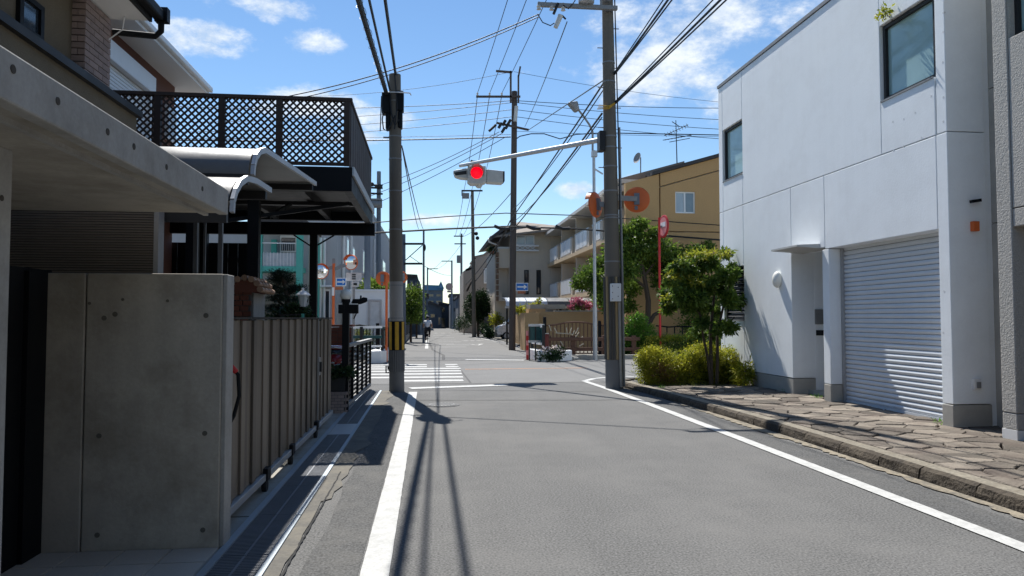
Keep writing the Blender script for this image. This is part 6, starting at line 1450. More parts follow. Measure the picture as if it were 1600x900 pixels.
B(MB().box(hx(848), hx(882), HY-.02, HY+4, 0, hz(358)), 'side_bay', beige_render, bh_)
# house beyond, left of it
h2 = thing('far_beige_house', 'far beige house with a stepped roof between the hedge tree and the beige house', 'house', (8, 76, 0)); Y = 76
def q2(px, py): return at(px, py, Y)
B(MB().poly([q2(724, 520), q2(778, 520), q2(778, 392), q2(768, 390), q2(757, 400), q2(745, 402), q2(732, 418), q2(724, 424)], (0, 9, 0)), 'wall', mat('warm_far_wall', (.33, .29, .25), .9, .06), h2)
B(MB().poly([q2(742, 403), q2(758, 399.5), q2(772, 388), q2(772, 384), q2(755, 397), q2(742, 400)], (0, 10, 0)).poly([q2(728, 424), q2(740, 420), q2(740, 417), q2(728, 420)], (0, 10, 0)), 'roof', roof_tan, h2)
w_ = B(MB().box(q2(756, 420).x, q2(766, 420).x, Y-.08, Y, q2(760, 443).z, q2(760, 419).z), 'window', white_trim, h2); B(MB().box(q2(757.5, 420).x, q2(764.5, 420).x, Y-.1, Y-.08, q2(760, 441).z, q2(760, 421).z), 'pane', pale_glass, w_)
B(MB().box(q2(766, 420).x, q2(770, 420).x, Y-.08, Y, q2(760, 443).z, q2(760, 419).z), 'shutter_panel', brown_render, h2)
B(MB().poly([q2(728, 455), q2(736, 440), q2(738, 440), q2(731, 455)], (0, 3, 0)), 'white_gable', white_trim, h2)
bp2 = thing('rooftop_plant', 'dark potted plant on the corner balcony of the beige house', 'plant', tuple(at(769, 396, 58)))
leaves('foliage', [(at(769, 391, 58), (.35, .3, .35), 1)], 300, .2, leaf_dark, bp2, shell=.1); B(MB().cyl(at(769, 397, 58), at(769, 393, 58), .2, n=10), 'pot', terracotta, bp2)
# low garden walls on the far right
for (px0, px1, py, Y, lab, mm) in ((757, 800, 496, 60, 'dark stone garden wall behind the parked minivan', mat('dark_stone', (.13, .125, .12), .9, .15, 3, .12, 40, .6)), (722, 747, 500, 78, 'rough low stone wall beyond the round hedge tree', MATS['far_beige_wall'])):
    t = thing('stone_wall', lab, 'wall', (at(px0, py, Y).x, Y, 0)); a, b_ = at(px0, py, Y), at(px1, py, Y)
    wme = MB().box(.01, .59, 0, .4, .01, .32).mesh('stone_block', mm); x = a.x
    B(MB().box(a.x+.01, b_.x, Y+.03, Y+.5, 0, a.z-.02), 'core', mm, t)
    z = 0; r_ = 0
    while z < a.z-.2:
        x = a.x-(.3 if r_ % 2 else 0)
        while x < b_.x-.3: piece(wme, 'stone_block', t, (max(x, a.x), Y+.0, z)); x += .6
        z += .33; r_ += 1

# ================================================================== MINIVAN
vy = 53.0; vx0 = at(775, 515, vy).x
vn = thing('minivan', 'silver minivan parked nose towards the street, half hidden by the brown pole', 'car', (vx0+1.8, vy, 0))
prof = [(0.02, .35), (0, .75), (.12, .98), (.55, 1.10), (1.15, 1.72), (1.35, 1.80), (3.3, 1.80), (3.5, 1.65), (3.6, 1.0), (3.58, .35)]
B(MB().poly([(vx0+x, vy-.74, z) for (x, z) in prof], (0, 1.48, 0)), 'body', silver_paint, vn, bevel=.06, smooth=True)
B(MB().poly([(vx0+.62, vy-.752, 1.10), (vx0+1.18, vy-.752, 1.64), (vx0+1.55, vy-.752, 1.66), (vx0+1.55, vy-.752, 1.10)], (0, .01, 0)), 'side_window', dark_glass, vn)
B(MB().poly([(vx0+1.65, vy-.752, 1.10), (vx0+1.65, vy-.752, 1.66), (vx0+3.3, vy-.752, 1.66), (vx0+3.35, vy-.752, 1.10)], (0, .01, 0)), 'side_window', dark_glass, vn)
B(MB().add([(vx0+.56, vy-.66, 1.125), (vx0+1.12, vy-.62, 1.69), (vx0+1.12, vy+.62, 1.69), (vx0+.56, vy+.66, 1.125)], [(0, 1, 2, 3)]), 'windscreen', pale_glass, vn)
for x in (.68, 2.95):
    for s_ in (-1, 1):
        c = Vector((vx0+x, vy+s_*.70, .28)); wl = B(MB().cyl(c-Vector((0, .09, 0)), c+Vector((0, .09, 0)), .285, n=22), 'wheel', rubber, vn); B(MB().cyl(c+Vector((0, s_*.092, 0)), c+Vector((0, s_*.10, 0)), .185, n=18), 'rim', steel, wl)
B(MB().box(vx0-.015, vx0+.15, vy-.72, vy-.38, .70, .88), 'headlight', pale_glass, vn, bevel=.02); B(MB().box(vx0-.015, vx0+.15, vy+.38, vy+.72, .70, .88), 'headlight', pale_glass, vn, bevel=.02)
B(MB().box(vx0-.03, vx0+.1, vy-.70, vy+.70, .34, .52), 'bumper', dark_metal, vn, bevel=.02); B(MB().box(vx0+.42, vx0+.55, vy-.92, vy-.77, 1.08, 1.24), 'door_mirror', silver_paint, vn, bevel=.03)
B(MB().box(vx0-.022, vx0+.0, vy-.3, vy+.3, .56, .68), 'grille', dark_metal, vn)

# ================================================================== LEFT FAR SIDE BUILDINGS
gh = thing('green_house', 'pale house with mint green balcony frame seen under the carport deck', 'house', (-7, 31, 0)); GY = 30.0
def gg(px, py, Y=GY): return at(px, py, Y)
B(MB().box(-14, gg(474, 400).x, GY+1.2, GY+8, 0, gg(430, 345).z), 'wall', grey_render, gh)
for px in (404.5, 468): q = gg(px, 400); B(MB().box(q.x-.12, q.x+.12, GY-.06, GY+.2, 0, gg(430, 350).z), 'frame_post', mint, gh)
q = gg(497, 400, GY+1.0); B(MB().box(q.x-.10, q.x+.05, GY+.9, GY+1.19, 0, gg(430, 375).z), 'frame_post', mint, gh)
B(MB().box(gg(400, 400).x, gg(470, 400).x, GY-.02, GY+1.2, gg(430, 424).z, gg(430, 416).z), 'balcony_beam', mint, gh)
B(MB().box(gg(400, 400).x, gg(470, 400).x, GY, GY+.05, gg(430, 380.5).z, gg(430, 379).z), 'handrail', white_trim, gh)
x = gg(406, 400).x
bme2 = MB().box(0, .02, 0, .03, 0, gg(430, 394).z-gg(430, 416).z).mesh('baluster', white_trim)
while x < gg(466, 400).x: piece(bme2, 'baluster', gh, (x, GY+.02, gg(430, 416).z)); x += .13
B(MB().box(gg(406, 400).x, gg(466, 400).x, GY+.06, GY+.08, gg(430, 416).z, gg(430, 395).z), 'balcony_panel', mat('pale_panel', (.50, .54, .56), .7), gh)
f_ = B(MB().box(gg(438, 400, GY+1.2).x, gg(464, 400, GY+1.2).x, GY+1.12, GY+1.2, gg(450, 394, GY+1.2).z, gg(450, 368, GY+1.2).z), 'window', white_trim, gh)
B(MB().box(gg(440, 400, GY+1.2).x, gg(462, 400, GY+1.2).x, GY+1.10, GY+1.12, gg(450, 392, GY+1.2).z, gg(450, 372, GY+1.2).z), 'pane', dark_glass, f_)
for k in range(7): x = gg(441+k*3.2, 400, GY+1.1).x; B(MB().box(x, x+.03, GY+1.06, GY+1.09, gg(450, 392, GY+1.2).z, gg(450, 380, GY+1.2).z), 'window_bar', steel, f_)
B(MB().box(gg(419, 400).x-.1, gg(419, 400).x+.1, GY+1.0, GY+1.19, gg(430, 416).z, gg(430, 370).z), 'frame_post', mint, gh)
sw = B(MB().box(gg(406, 400).x, gg(466, 400).x, GY+1.0, GY+1.19, .1, gg(430, 434).z), 'lower_wall', mat('lower_tan', (.24, .215, .165), .9, .06), gh)
for k in range(5): z = gg(430, 434).z-.35*(k+1); B(MB().box(gg(406, 400).x, gg(466, 400).x, GY+.985, GY+1.0, z, z+.33), 'panel', MATS['lower_tan'], gh)
B(MB().poly([(gg(396, 400).x, GY-.3, gg(430, 350).z), (gg(474, 400).x, GY-.3, gg(430, 350).z), (gg(474, 400).x, GY-.3, gg(430, 340).z), (gg(396, 400).x, GY-.3, gg(430, 338).z)], (0, 9, 0)), 'roof', roof_dark, gh)

GBX = -3.85; gb2 = thing('long_grey_building', 'long grey rendered building along the left far side with small windows and downpipes', 'building', (-6, 45, 0))
yA = 31.5; xA = at(502, 400, yA).x
zT0, zT1 = aX(585, 345, GBX).z, aX(611, 380, GBX).z
B(MB().box(xA, GBX, yA, 46, 0, aX(572, 372, GBX).z+1.4), 'wall', grey_render, gb2)
B(MB().poly([(GBX-.02, 46.01, 0), (GBX-.02, 80, 0), (GBX-.02, 80, zT1), (GBX-.02, 46.01, zT0)], (-7, 0, 0)), 'rear_wall', grey_render, gb2)
B(MB().poly([(GBX, 46.01, zT0), (GBX, 80, zT1), (GBX, 80, zT1+.25), (GBX, 46.01, zT0+.25)], (-7.1, 0, 0)), 'roof_edge', steel_dull, gb2)
for (px, pya, pyb) in ((540, 370, 405), (549, 384, 408), (566, 390, 430), (586, 410, 440), (597, 405, 435)):
    qa_, qb_ = aX(px, pya, GBX), aX(px+4, pyb, GBX)
    f_ = B(MB().box(GBX, GBX+.05, qa_.y, qb_.y, qb_.z, qa_.z), 'window', white_trim, gb2); B(MB().box(GBX+.05, GBX+.06, qa_.y+.15, qb_.y-.15, qb_.z+.1, qa_.z-.1), 'pane', dark_glass, f_)
for px in (534, 546, 583, 592): q = aX(px, 400, GBX); B(MB().cyl((GBX+.08, q.y, 0), (GBX+.08, q.y, q.z+1.2), .07, n=8), 'downpipe', white_trim, gb2)
f_ = B(MB().box(at(505, 460, yA).x, at(516, 460, yA).x, yA-.05, yA, .1, at(510, 452, yA).z), 'door', white_trim, gb2); B(MB().box(at(506.5, 460, yA).x, at(514.5, 460, yA).x, yA-.07, yA-.05, .2, at(510, 455, yA).z), 'pane', dark_glass, f_)
B(MB().box(at(503, 460, yA).x, at(519, 460, yA).x, yA-.5, yA, at(510, 449, yA).z, at(510, 446, yA).z), 'door_hood', white_trim, gb2)
for px in (501, 507): B(MB().cyl((at(px, 400, yA-.1).x, yA-.1, 0), (at(px, 400, yA-.1).x, yA-.1, at(px, 372, yA).z), .06, n=8), 'downpipe', white_trim, gb2)
B(MB().box(at(504, 430, yA).x, at(510, 430, yA).x, yA-.3, yA-.02, at(505, 437, yA).z, at(505, 427, yA).z), 'air_unit', steel, gb2)
ww = thing('white_garden_wall', 'white panelled garden wall and garage front left of the near utility pole', 'wall', (-3, 29.5, 0)); WY = 30.6
a, b_ = at(548, 455, WY), at(613, 457, WY)
B(MB().box(a.x, b_.x, WY, WY+.3, 0, a.z), 'wall_panel', white_trim, ww); B(MB().box(a.x-.05, b_.x+.03, WY-.04, WY+.34, a.z, a.z+.08), 'coping', white_trim, ww)
B(MB().box(b_.x-.3, b_.x, WY+.31, WY+9, 0, a.z), 'return_wall', white_trim, ww)
c_ = at(575, 468, WY), at(596, 515, WY); gfr = B(MB().box(c_[0].x, c_[1].x, WY-.06, WY-.001, c_[0].z-.08, c_[0].z).box(c_[0].x, c_[0].x+.08, WY-.06, WY-.001, 0, c_[0].z-.08).box(c_[1].x-.08, c_[1].x, WY-.06, WY-.001, 0, c_[0].z-.08), 'door_frame', steel, ww)
B(MB().box(c_[0].x+.08, c_[1].x-.08, WY-.04, WY-.001, .05, c_[0].z-.09), 'door_panel', MATS['sign_back_grey'], ww)
for k in range(4): z = .3+.42*k; B(MB().box(c_[0].x+.1, c_[1].x-.1, WY-.052, WY-.041, z, z+.36), 'panel', MATS['sign_back_grey'], ww)
bf = thing('dark_blue_fence', 'dark blue mesh fence on a low wall along the left side of the far street', 'fence', (-1.4, 38, 0))
B(MB().box(-1.75, -1.5, 30.2, 62, 0, .30), 'base_wall', cement, bf)
for k in range(14): B(MB().box(-1.64, -1.58, 30.3+2.4*k, 30.36+2.4*k, .3, 1.55), 'post', dark_metal, bf)
for k in range(13): B(MB().box(-1.62, -1.60, 30.38+2.4*k, 32.68+2.4*k, .34, 1.5), 'panel', mat('blue_panel', (.045, .06, .09), .7), bf)

# ================================================================== TREES, HEDGES, PLANTS
def trunk(parent, pts_list): 
    mb = MB()
    for (pts, r) in pts_list: mb.tube(pts, r, 7)
    return B(mb, 'trunk', bark, parent, smooth=True)
# corner tree with several stems
TX, TY = aZ(1118, 603, .1).x, 15.35
ct = thing('corner_tree', 'glossy green multi stemmed tree with golden sunlit leaves by the white wall', 'tree', (TX, TY, .1))
def tq(px, py, dy=0): return at(px, py, TY+dy)
trunk(ct, [([(TX-.05, TY, .08), tq(1106, 560), tq(1098, 522), tq(1092, 480, -.1)], [.035, .03, .026, .018]),
           ([(TX-.02, TY+.05, .08), tq(1111, 560), tq(1110, 520, .1), tq(1115, 470, .1), tq(1120, 430, .1)], [.045, .04, .035, .028, .015]),
           ([(TX+.08, TY, .08), tq(1121, 560), tq(1121, 520), tq(1130, 480, .1), tq(1140, 440)], [.04, .036, .03, .024, .014]),
           ([tq(1110, 520), tq(1080, 470, -.2), tq(1066, 450, -.2)], [.02, .016, .01]), ([tq(1121, 510), tq(1140, 505, .2), tq(1148, 495)], [.018, .014, .01])])
cc = [((1085, 420), .42, .28, 3), ((1110, 408), .36, .24, 2), ((1130, 415), .40, .32, 3), ((1060, 445), .34, .22, 2), ((1050, 470), .26, .20, 1.2), ((1085, 455), .42, .30, 3), ((1120, 450), .42, .34, 3),
      ((1140, 470), .30, .28, 1.6), ((1100, 490), .34, .24, 2), ((1075, 485), .26, .18, 1.2), ((1142, 508), .24, .18, 1.3), ((1120, 515), .22, .15, .8), ((1095, 515), .18, .12, .6), ((1130, 430), .30, .22, 1), ((1046, 440), .16, .16, .5), ((1150, 430), .16, .2, .7)]
tcl = []
for ((px, py), r, rz_, w) in cc:
    for k in range(4):
        c_ = tq(px+random.gauss(0, r*38), py+random.gauss(0, rz_*38), random.uniform(-.45, .45)); k_ = random.uniform(.28, .6); tcl.append((c_, (r*k_, r*k_, rz_*k_), w*k_))
leaves('crown', tcl, 15000, .108, leaf_tree, ct, shell=.2, asp=.34, droop=.35)
leaves('sunlit_leaves', [(tq(1068, 415, -.2), (.26, .25, .16), 1), (tq(1052, 432, -.2), (.2, .2, .16), 1), (tq(1095, 398, -.1), (.4, .3, .10), 1.2), (tq(1125, 395, -.1), (.25, .25, .08), .6), (tq(1044, 468, -.1), (.12, .12, .12), .4), (tq(1088, 440, -.4), (.2, .1, .12), .4)], 900, .10, leaf_sunlit, ct, shell=.3, asp=.36, droop=.3)  # top and left of the crown: backlit look painted as yellower leaves
# golden clipped bushes at the corner
for (pxs, lab, nL, mix) in (([((1030, 572), .52, .40), ((1018, 560), .34, .28), ((1050, 580), .44, .36), ((1035, 590), .5, .3)], 'rounded golden bush with rusty brown patches at the kerb corner by the utility pole', 7000, True),
                            ([((1085, 570), .5, .40), ((1100, 555), .4, .28), ((1075, 585), .5, .34), ((1110, 585), .45, .3)], 'middle golden green bush below the multi stemmed tree', 6500, False),
                            ([((1138, 565), .36, .34), ((1130, 585), .40, .3), ((1150, 580), .26, .28)], 'rightmost yellow green bush between the tree and the white wall', 4200, False)):
    Yb_ = 15.7; q = at(pxs[0][0][0], 605, Yb_); t = thing('clipped_bush', lab, 'bush', (q.x, Yb_, .1), 'golden bushes at the corner')
    trunk(t, [([(q.x+dx*.2, Yb_, .05), (q.x+dx*.5, Yb_, .5)], .012) for dx in (-.5, 0, .5)])
    leaves('foliage', [(at(p[0], p[1]+1, Yb_+random.uniform(-.1, .3)), (rx, rx*.85, rz_*1.02), rx) for (p, rx, rz_) in pxs], int(nL*3.2), .042, leaf_gold, t, shell=.6, asp=.5)
    if mix:
        leaves('rusty_twigs', [(at(1032, 578, Yb_-.38), (.30, .12, .2), 1), (at(1045, 590, Yb_-.3), (.3, .12, .15), .7)], 700, .055, leaf_dry, t, shell=.1, asp=.25, kind='stuff')
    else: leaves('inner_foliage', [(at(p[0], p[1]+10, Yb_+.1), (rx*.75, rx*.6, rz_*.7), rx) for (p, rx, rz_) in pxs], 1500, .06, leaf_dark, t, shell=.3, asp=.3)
fn = thing('fern_plant', 'small feathery plant at the foot of the white wall right of the bushes', 'plant', (at(1163, 600, 14.9).x, 14.9, .1)); q = at(1163, 603, 14.9)
leaves('fronds', [((q.x, 14.9, .38), (.24, .2, .26), 1)], 420, .16, leaf_gold, fn, shell=.2, asp=.18, droop=.4); trunk(fn, [([(q.x, 14.9, .08), (q.x+.03, 14.9, .5)], .015)])
# ground cover
gcv = leaves('ground_cover', [((5.2, 15.4, .10), (.62, .55, .05), 1), ((6.1, 15.3, .10), (.6, .4, .04), .5), ((4.9, 15.9, .1), (.4, .5, .04), .8)], 2600, .055, grass_m, None, asp=.12, shell=.1); gcv['kind'] = 'stuff'
wdg = leaves('weeds', [((4.72, y, .12), (.04, .12, .04), 1) for y in (15.8, 14.6)]+[((6.85, y, .13), (.06, .15, .05), 1) for y in (13.6, 12.4, 9.3)], 260, .07, leaf_bright, None, asp=.15, shell=.1); wdg['kind'] = 'stuff'
# bright shrub beyond the side street
Yq = 28.6; q = at(998, 560, Yq); t = thing('bright_shrub', 'large bright green shrub right of the tall utility pole', 'shrub', (q.x, Yq, 0))
trunk(t, [([(q.x, Yq, 0), (q.x-.1, Yq, .9)], .03), ([(q.x+.1, Yq, 0), (q.x+.3, Yq, .9)], .03)])
leaves('foliage', [(at(px, py, Yq+random.uniform(-.2, .2)), (r, r*.8, r*.75), r) for (px, py, r) in ((992, 510, .55), (1008, 520, .55), (982, 525, .5), (1000, 540, .6), (985, 545, .5), (1018, 540, .45), (975, 550, .3), (998, 498, .35))], 6500, .10, leaf_bright, t, shell=.35, asp=.42)
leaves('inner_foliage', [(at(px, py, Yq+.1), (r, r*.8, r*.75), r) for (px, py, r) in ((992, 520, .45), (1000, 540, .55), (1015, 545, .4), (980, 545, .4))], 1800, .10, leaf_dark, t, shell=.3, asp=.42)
# low hedge along the side street
Yh = 27.9; t = thing('low_hedge', 'low green hedge along the far side of the side street', 'hedge', (at(1070, 540, Yh).x, Yh, 0))
leaves('foliage', [(at(px, py, Yh+random.uniform(-.3, .3)), (.55, .35, .30), 1) for px in range(1022, 1150, 10) for py in (535, 550)], 8000, .085, leaf_big, t, shell=.4, asp=.4)
leaves('top_leaves', [(at(px, 528+random.uniform(-3, 3), Yh), (.5, .35, .10), 1) for px in range(1022, 1150, 10)], 2600, .085, leaf_gold, t, shell=.3, asp=.4)
trunk(t, [([(at(px, 560, Yh).x, Yh, 0), (at(px, 560, Yh).x, Yh, .5)], .02) for px in range(1025, 1140, 20)])
hf = thing('low_fence', 'low dark fence behind the hedge below the ochre wall', 'fence', (at(1055, 512, 29.2).x, 29.2, 0))
B(MB().tube([at(1025, 509, 29.2), at(1045, 511, 29.2), at(1062, 510, 29.2), at(1100, 511, 29.2)], .03, 6), 'top_rail', black_paint, hf)
for px in range(1030, 1100, 12): q = at(px, 510, 29.2); B(MB().box(q.x-.02, q.x+.02, 29.18, 29.22, 0, q.z), 'bar', black_paint, hf)
# big tree before the ochre block
Yt = 31.3; q = at(1012, 560, Yt); t = thing('garden_tree', 'broad leafy tree with a forked trunk in front of the ochre block', 'tree', (q.x, Yt, 0))
def bq(px, py, dy=0): return at(px, py, Yt+dy)
trunk(t, [([(q.x, Yt, 0), bq(1012, 510), bq(1013, 470), bq(1008, 440), bq(1000, 400), bq(996, 370)], [.16, .13, .12, .1, .06, .03]), ([bq(1014, 505), bq(1022, 492), bq(1036, 484), bq(1050, 470), bq(1060, 440)], [.11, .09, .08, .06, .03]),
          ([bq(1010, 450), bq(985, 430), bq(950, 425), bq(925, 432)], [.07, .05, .03, .02]), ([bq(1008, 430), bq(1030, 400), bq(1045, 380)], [.06, .04, .02]), ([bq(1005, 410), bq(975, 390), bq(965, 370)], [.05, .03, .02])])
cb_ = [(920, 432, .55, 1), (908, 442, .4, .6), (940, 415, .6, 1), (932, 448, .4, .7), (965, 395, .7, 1.4), (985, 365, .6, 1), (1000, 385, .75, 1.6), (975, 420, .7, 1.3), (1010, 410, .7, 1.4), (1030, 390, .7, 1.3), (1040, 415, .6, 1.1), (1055, 400, .6, 1), (1072, 405, .5, .8),
       (960, 440, .6, 1), (945, 465, .5, .8), (985, 450, .5, .8), (958, 480, .5, .8), (980, 478, .4, .6), (1035, 440, .5, .8), (1070, 430, .5, .7), (1000, 350, .35, .5), (968, 365, .35, .5), (1025, 365, .35, .5), (1088, 392, .4, .5), (1105, 385, .3, .3), (1085, 420, .4, .5), (1048, 455, .4, .5)]
leaves('crown', [(bq(px, py, random.uniform(-.8, .8)), (r*1.1, r*1.1, r*.8), w) for (px, py, r, w) in cb_], 28000, .15, leaf_big, t, shell=.25, asp=.42, droop=.2)
# dense green behind hedge and left of the white wall
for (px, py, Y, r, lab) in ((1095, 470, 31.0, .9, 'dark leafy shrub behind the low hedge, left one'), (1125, 480, 30.2, .8, 'dark leafy shrub behind the low hedge, nearest the white wall')):
    q = at(px, 560, Y); t = thing('garden_shrub', lab, 'shrub', (q.x, Y, 0)); trunk(t, [([(q.x, Y, 0), at(px, py+20, Y)], .05)])
    leaves('foliage', [(at(px, py, Y), (r, r*.8, r*.9), 1), (at(px-8, py+35, Y), (r, r*.8, r*.7), 1), (at(px+10, py+60, Y), (r, r*.8, r*.5), 1)], 3000, .13, leaf_big, t, shell=.3)
# clipped hedge tree by the thin pole
Yt = 61.5; q = at(747, 525, Yt); t = thing('round_hedge_tree', 'dark green clipped round tree beside the thin concrete pole', 'tree', (q.x, Yt, 0)); trunk(t, [([(q.x, Yt, 0), at(747, 480, Yt)], .12)])
leaves('crown', [(at(753, 480, Yt), (.72, .7, 1.35), 2), (at(737, 482, Yt-.3), (.60, .6, 1.15), 1.3), (at(748, 470, Yt), (.8, .7, .8), 1)], 9000, .13, leaf_dark, t, shell=.75, asp=.5)
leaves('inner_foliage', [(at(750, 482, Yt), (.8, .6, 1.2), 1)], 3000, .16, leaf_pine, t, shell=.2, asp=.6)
# trees along the left of the far street
for (px, pt_, pb, Y, w, lab) in ((642, 452, 500, 48, .75, 'green street tree on the left of the far street, nearer one'), (651, 462, 500, 58, .6, 'green street tree on the left of the far street, farther one'), (590, 448, 462, 33, .8, 'green leaves rising above the white garden wall')):
    q = at(px, 500, Y); t = thing('street_tree', lab, 'tree', (q.x, Y, 0), 'trees left of the far street'); trunk(t, [([(q.x, Y, 0), at(px, (pt_+pb)/2, Y)], .08)])
    n_ = 7; leaves('crown', [(at(px+random.uniform(-5, 5), pt_+(pb-pt_)*(i+.5)/n_, Y+random.uniform(-.5, .5)), (w, w, .5), 1) for i in range(n_)], 3500, .16, leaf_big, t, shell=.3)
for (px, py, Y, w, lab) in ((757, 512, 59.0, .5, 'dark bush at the foot of the stone wall right of the round tree'), (775, 497, 58.5, .6, 'yellow green bush above the dark stone wall'), (725, 500, 70, .8, 'grey green shrub beyond the thin concrete pole'), (718, 505, 80, .8, 'dark shrub at the right of the street end'), (764, 518, 55.5, .35, 'small clump of leaves beside the parked minivan')):
    q = at(px, 520, Y); t = thing('roadside_bush', lab, 'bush', (q.x, Y, 0), 'bushes beside the far street'); trunk(t, [([(q.x, Y, 0), at(px, py, Y)], .04)])
    leaves('foliage', [(at(px, py, Y), (w, w*.8, w*.8), 1), (at(px+2, py+6, Y), (w, w*.8, w*.7), 1)], 900, .14, leaf_gold if px == 775 else leaf_dark, t, shell=.3)

# ================================================================== FAR STREET HOUSES
fg = [mat('far_wall_blue_grey', (.12, .15, .19), .9, .1, .6, .05, 12, .1), mat('far_wall_slate', (.085, .11, .145), .9, .1, .6, .05, 12, .1), mat('far_wall_pale', (.15, .17, .195), .9, .1, .6, .05, 12, .1), far_beige]
def far_house(lab, pts, Y, depth, m, wins=(), rf=None, roof_m=roof_dark, cat='house', name='far_house'):
    x = sum(p[0] for p in pts)/len(pts); q = at(x, 500, Y); t = thing(name, lab, cat, (q.x, Y, 0), 'houses at the far end of the street')
    P_ = [at(px, py, Y) for (px, py) in pts]; P_ = [Vector((p.x, p.y, max(p.z, 0))) for p in P_]
    B(MB().poly(P_, (0, depth, 0)), 'wall', m, t)
    for (xa, ya, xb_, yb) in wins:
        a, b = at(xa, ya, Y), at(xb_, yb, Y); f = B(MB().box(a.x, b.x, Y-.08, Y, b.z, a.z), 'window', far_grey, t); B(MB().box(a.x+.1, b.x-.1, Y-.1, Y-.08, b.z+.1, a.z-.1), 'pane', dark_glass, f)
    if rf: B(MB().poly([at(px, py, Y-.5) for (px, py) in rf], (0, depth+.6, 0)), 'roof', roof_m, t)
    return t
far_house('blue roofed three storey building closing the end of the street', [(664, 520), (692, 520), (692, 453), (664, 453)], 125, 14, fg[0], [(668, 459, 678, 464), (681, 459, 690, 464), (668, 469, 678, 474), (681, 469, 690, 474), (668, 479, 678, 484), (681, 479, 690, 484)], [(662, 453.5), (693, 453.5), (692, 446), (663, 445)], blue_roof)
t = thing('roof_gable', 'blue triangular gable on the roof at the end of the street', 'gable', tuple(at(688, 450, 124.4))); B(MB().poly([at(683, 451, 124.3), at(694, 451, 124.3), at(689, 439, 124.3)], (0, .4, 0)), 'triangle', blue_roof, t)
B(MB().poly([at(686.5, 449.5, 124.2), at(691, 449.5, 124.2), at(689, 444, 124.2)], (0, .09, 0)), 'inner_panel', mat('pale_blue', (.12, .26, .42), .7), t)
far_house('low dark house with a sloping roof in front of the blue roofed building', [(655, 522), (690, 522), (690, 480), (672, 472), (655, 478)], 112, 10, fg[1], [(672, 490, 680, 497), (684, 495, 689, 508)], [(653, 480), (672, 473), (692, 482), (692, 479), (672, 470), (653, 477)])
far_house('grey shuttered building in the middle of the street end', [(686, 522), (708, 522), (708, 478), (700, 474), (686, 474)], 116, 8, fg[0], [(690, 480, 696, 488), (700, 484, 706, 492), (688, 496, 696, 512)], [(685, 475), (709, 479), (709, 476), (685, 471)])
far_house('small pale gable beside the round sign at the street end', [(703, 522), (724, 522), (724, 462), (704, 462)], 108, 8, fg[2], [(706, 466, 714, 472), (716, 466, 722, 472), (708, 480, 718, 488)], [(702, 462.5), (726, 462.5), (726, 459), (702, 459)])
far_house('tall dark house on the left of the street end', [(636, 522), (656, 522), (656, 440), (650, 432), (636, 432)], 72, 30, fg[1], [(640, 438, 646, 446), (648, 440, 654, 447), (640, 455, 646, 464)], [(634, 432.5), (652, 432.5), (652, 429), (634, 428)])
far_house('bluish grey house further along the left of the far street', [(652, 522), (668, 522), (668, 462), (652, 458)], 96, 14, fg[0], [(655, 466, 660, 474), (662, 470, 667, 478)], [(650, 458.5), (670, 462.5), (670, 459), (650, 455)])
far_house('grey house with a dark roof on the right of the street end', [(716, 522), (738, 522), (738, 468), (728, 462), (716, 464)], 92, 10, fg[2], [(719, 470, 724, 480), (728, 472, 735, 480)], [(714, 465), (729, 462), (740, 469), (740, 466), (729, 459), (714, 462)])
# shed and fences along the left beyond the canal
far_house('plain grey wall house left of the far street behind the blue fence', [(612, 520), (640, 520), (640, 470), (612, 462)], 64, 20, fg[2], [(618, 474, 624, 482), (630, 478, 636, 486)], [(610, 462.5), (642, 470.5), (642, 467), (610, 459)])

# ================================================================== CYCLIST (seen from behind)
BY = 44.9; bxp = at(668, 537, BY).x
bk_ = thing('bicycle', 'black bicycle ridden away along the left line of the far street', 'bicycle', (bxp, BY, 0))
for (yy) in (BY, BY+1.08):
    wl = MB().tube([(bxp, yy+.31*math.cos(a), .33+.31*math.sin(a)) for a in np.linspace(0, 2*math.pi, 27)], .022, 6); w_ = B(wl, 'wheel', rubber, bk_)
    sp_ = MB()
    for k in range(8): a = math.pi*k/4; sp_.bar((bxp, yy, .33), (bxp, yy+.3*math.cos(a), .33+.3*math.sin(a)), .006, .006)
    B(sp_, 'spokes', steel, w_, kind='stuff')
B(MB().tube([(bxp, BY, .33), (bxp, BY+.42, .33), (bxp, BY+.30, .78)], .018, 6).tube([(bxp, BY+.42, .33), (bxp, BY+.92, .80), (bxp, BY+1.08, .33)], .02, 6).tube([(bxp, BY+.32, .70), (bxp, BY+.92, .78)], .018, 6).tube([(bxp, BY, .33), (bxp, BY+.31, .72)], .014, 6), 'frame', black_paint, bk_)
B(MB().box(bxp-.07, bxp+.07, BY+.16, BY+.40, .80, .86), 'saddle', rubber, bk_, bevel=.02)
B(MB().tube([(bxp-.27, BY+.78, .98), (bxp-.1, BY+.88, 1.0), (bxp+.1, BY+.88, 1.0), (bxp+.27, BY+.78, .98)], .014, 6).tube([(bxp, BY+.92, .8), (bxp, BY+.88, 1.0)], .016, 6), 'handlebar', steel, bk_)
B(MB().box(bxp-.05, bxp+.05, BY-.36, BY-.33, .45, .6), 'rear_guard', black_paint, bk_); B(MB().box(bxp-.16, bxp-.05, BY+.40, BY+.44, .24, .27).box(bxp+.05, bxp+.16, BY+.40, BY+.44, .42, .45), 'pedal', dark_metal, bk_)
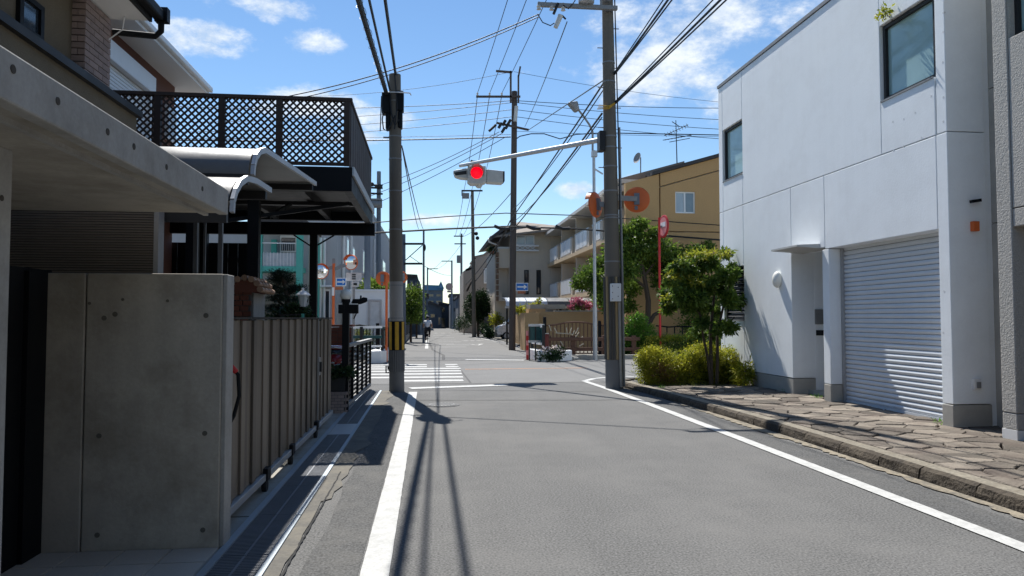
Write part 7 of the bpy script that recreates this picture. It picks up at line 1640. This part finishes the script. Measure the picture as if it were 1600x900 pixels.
def skinned(name, verts, edges, radii, m, parent, levels=1):
    off = wpos(parent); me = bpy.data.meshes.new(name); me.from_pydata([tuple(Vector(v)-off) for v in verts], edges, []); me.materials.append(m)
    o = bpy.data.objects.new(name, me); COL.objects.link(o); o.parent = parent
    s_ = o.modifiers.new('skin', 'SKIN'); s_.use_smooth_shade = True
    me.skin_vertices.new() if not me.skin_vertices else None
    for i, r in enumerate(radii):
        me.skin_vertices[0].data[i].radius = (r, r) if not isinstance(r, tuple) else r
    me.skin_vertices[0].data[0].use_root = True
    o.modifiers.new('sub', 'SUBSURF').levels = levels; o.modifiers['sub'].render_levels = levels
    return o
pr2 = thing('person', 'person in a white shirt and grey cap cycling away down the street', 'person', (bxp, BY+.3, 0))
h = Vector((bxp, BY+.28, .90))
V = [h, h+Vector((0, .10, .20)), h+Vector((0, .20, .42)), h+Vector((0, .25, .53)), h+Vector((0, .29, .66)),
     h+Vector((-.17, .20, .43)), h+Vector((-.25, .30, .25)), h+Vector((-.26, .48, .10)), h+Vector((-.27, .54, .09)),
     h+Vector((.17, .20, .43)), h+Vector((.25, .30, .25)), h+Vector((.26, .48, .10)), h+Vector((.27, .54, .09)),
     h+Vector((-.09, .02, -.02)), h+Vector((-.12, .36, -.22)), h+Vector((-.11, .20, -.62)), h+Vector((-.11, .32, -.65)),
     h+Vector((.09, .02, -.02)), h+Vector((.12, .34, -.10)), h+Vector((.11, .24, -.44)), h+Vector((.11, .36, -.46))]
Ed = [(0,1),(1,2),(2,3),(3,4),(2,5),(5,6),(6,7),(7,8),(2,9),(9,10),(10,11),(11,12),(0,13),(13,14),(14,15),(15,16),(0,17),(17,18),(18,19),(19,20)]
Rd = [.13, .13, .14, .055, .06, .07, .048, .034, .03, .07, .048, .034, .03, .10, .075, .048, .04, .10, .075, .048, .04]
skinned('body', V, Ed, Rd, skin_m, pr2)
hd_ = h+Vector((0, .30, .71)); B(MB().ball(hd_, .105, 16, 12, (.82, 1.0, 1.12)).ball(hd_+Vector((-.088, .0, -.01)), .025, 8, 6, (.5, 1, 1.3)).ball(hd_+Vector((.088, 0, -.01)), .025, 8, 6, (.5, 1, 1.3)).ball(hd_+Vector((0, .105, -.01)), .018, 8, 6), 'head', skin_m, pr2, smooth=True)
B(MB().ball(hd_+Vector((0, -.015, -.005)), .108, 14, 10, (.86, .95, 1.05)), 'hair', black_paint, pr2, smooth=True)
B(MB().ball(hd_+Vector((0, 0, .045)), .118, 16, 10, (.88, 1.02, .75)).box(hd_.x-.07, hd_.x+.07, hd_.y+.08, hd_.y+.18, hd_.z+.04, hd_.z+.055), 'cap', mat('grey_cap', (.34, .34, .33), .8), pr2, smooth=True)
skinned('shirt', [h+Vector((0, -.01, .02)), h+Vector((0, .10, .20)), h+Vector((0, .20, .42)), h+Vector((-.17, .20, .43)), h+Vector((-.235, .27, .30)), h+Vector((.17, .20, .43)), h+Vector((.235, .27, .30)), h+Vector((0, .235, .50))], [(0,1),(1,2),(2,3),(3,4),(2,5),(5,6),(2,7)], [.155, .155, .165, .085, .068, .085, .068, .065], shirt_m, pr2)
skinned('trousers', [h+Vector((0, 0, -.02)), h+Vector((-.09, .02, -.02)), h+Vector((-.12, .36, -.22)), h+Vector((-.11, .21, -.57)), h+Vector((.09, .02, -.02)), h+Vector((.12, .34, -.10)), h+Vector((.11, .25, -.40))], [(0,1),(1,2),(2,3),(0,4),(4,5),(5,6)], [.14, .115, .09, .062, .115, .09, .062], trouser_m, pr2)
for (s_, y_, z_) in ((-1, .27, -.66), (1, .31, -.475)): B(MB().box(h.x+s_*.11-.045, h.x+s_*.11+.045, h.y+y_-.10, h.y+y_+.15, h.z+z_-.04, h.z+z_+.04), 'shoe', rubber, pr2, bevel=.02)
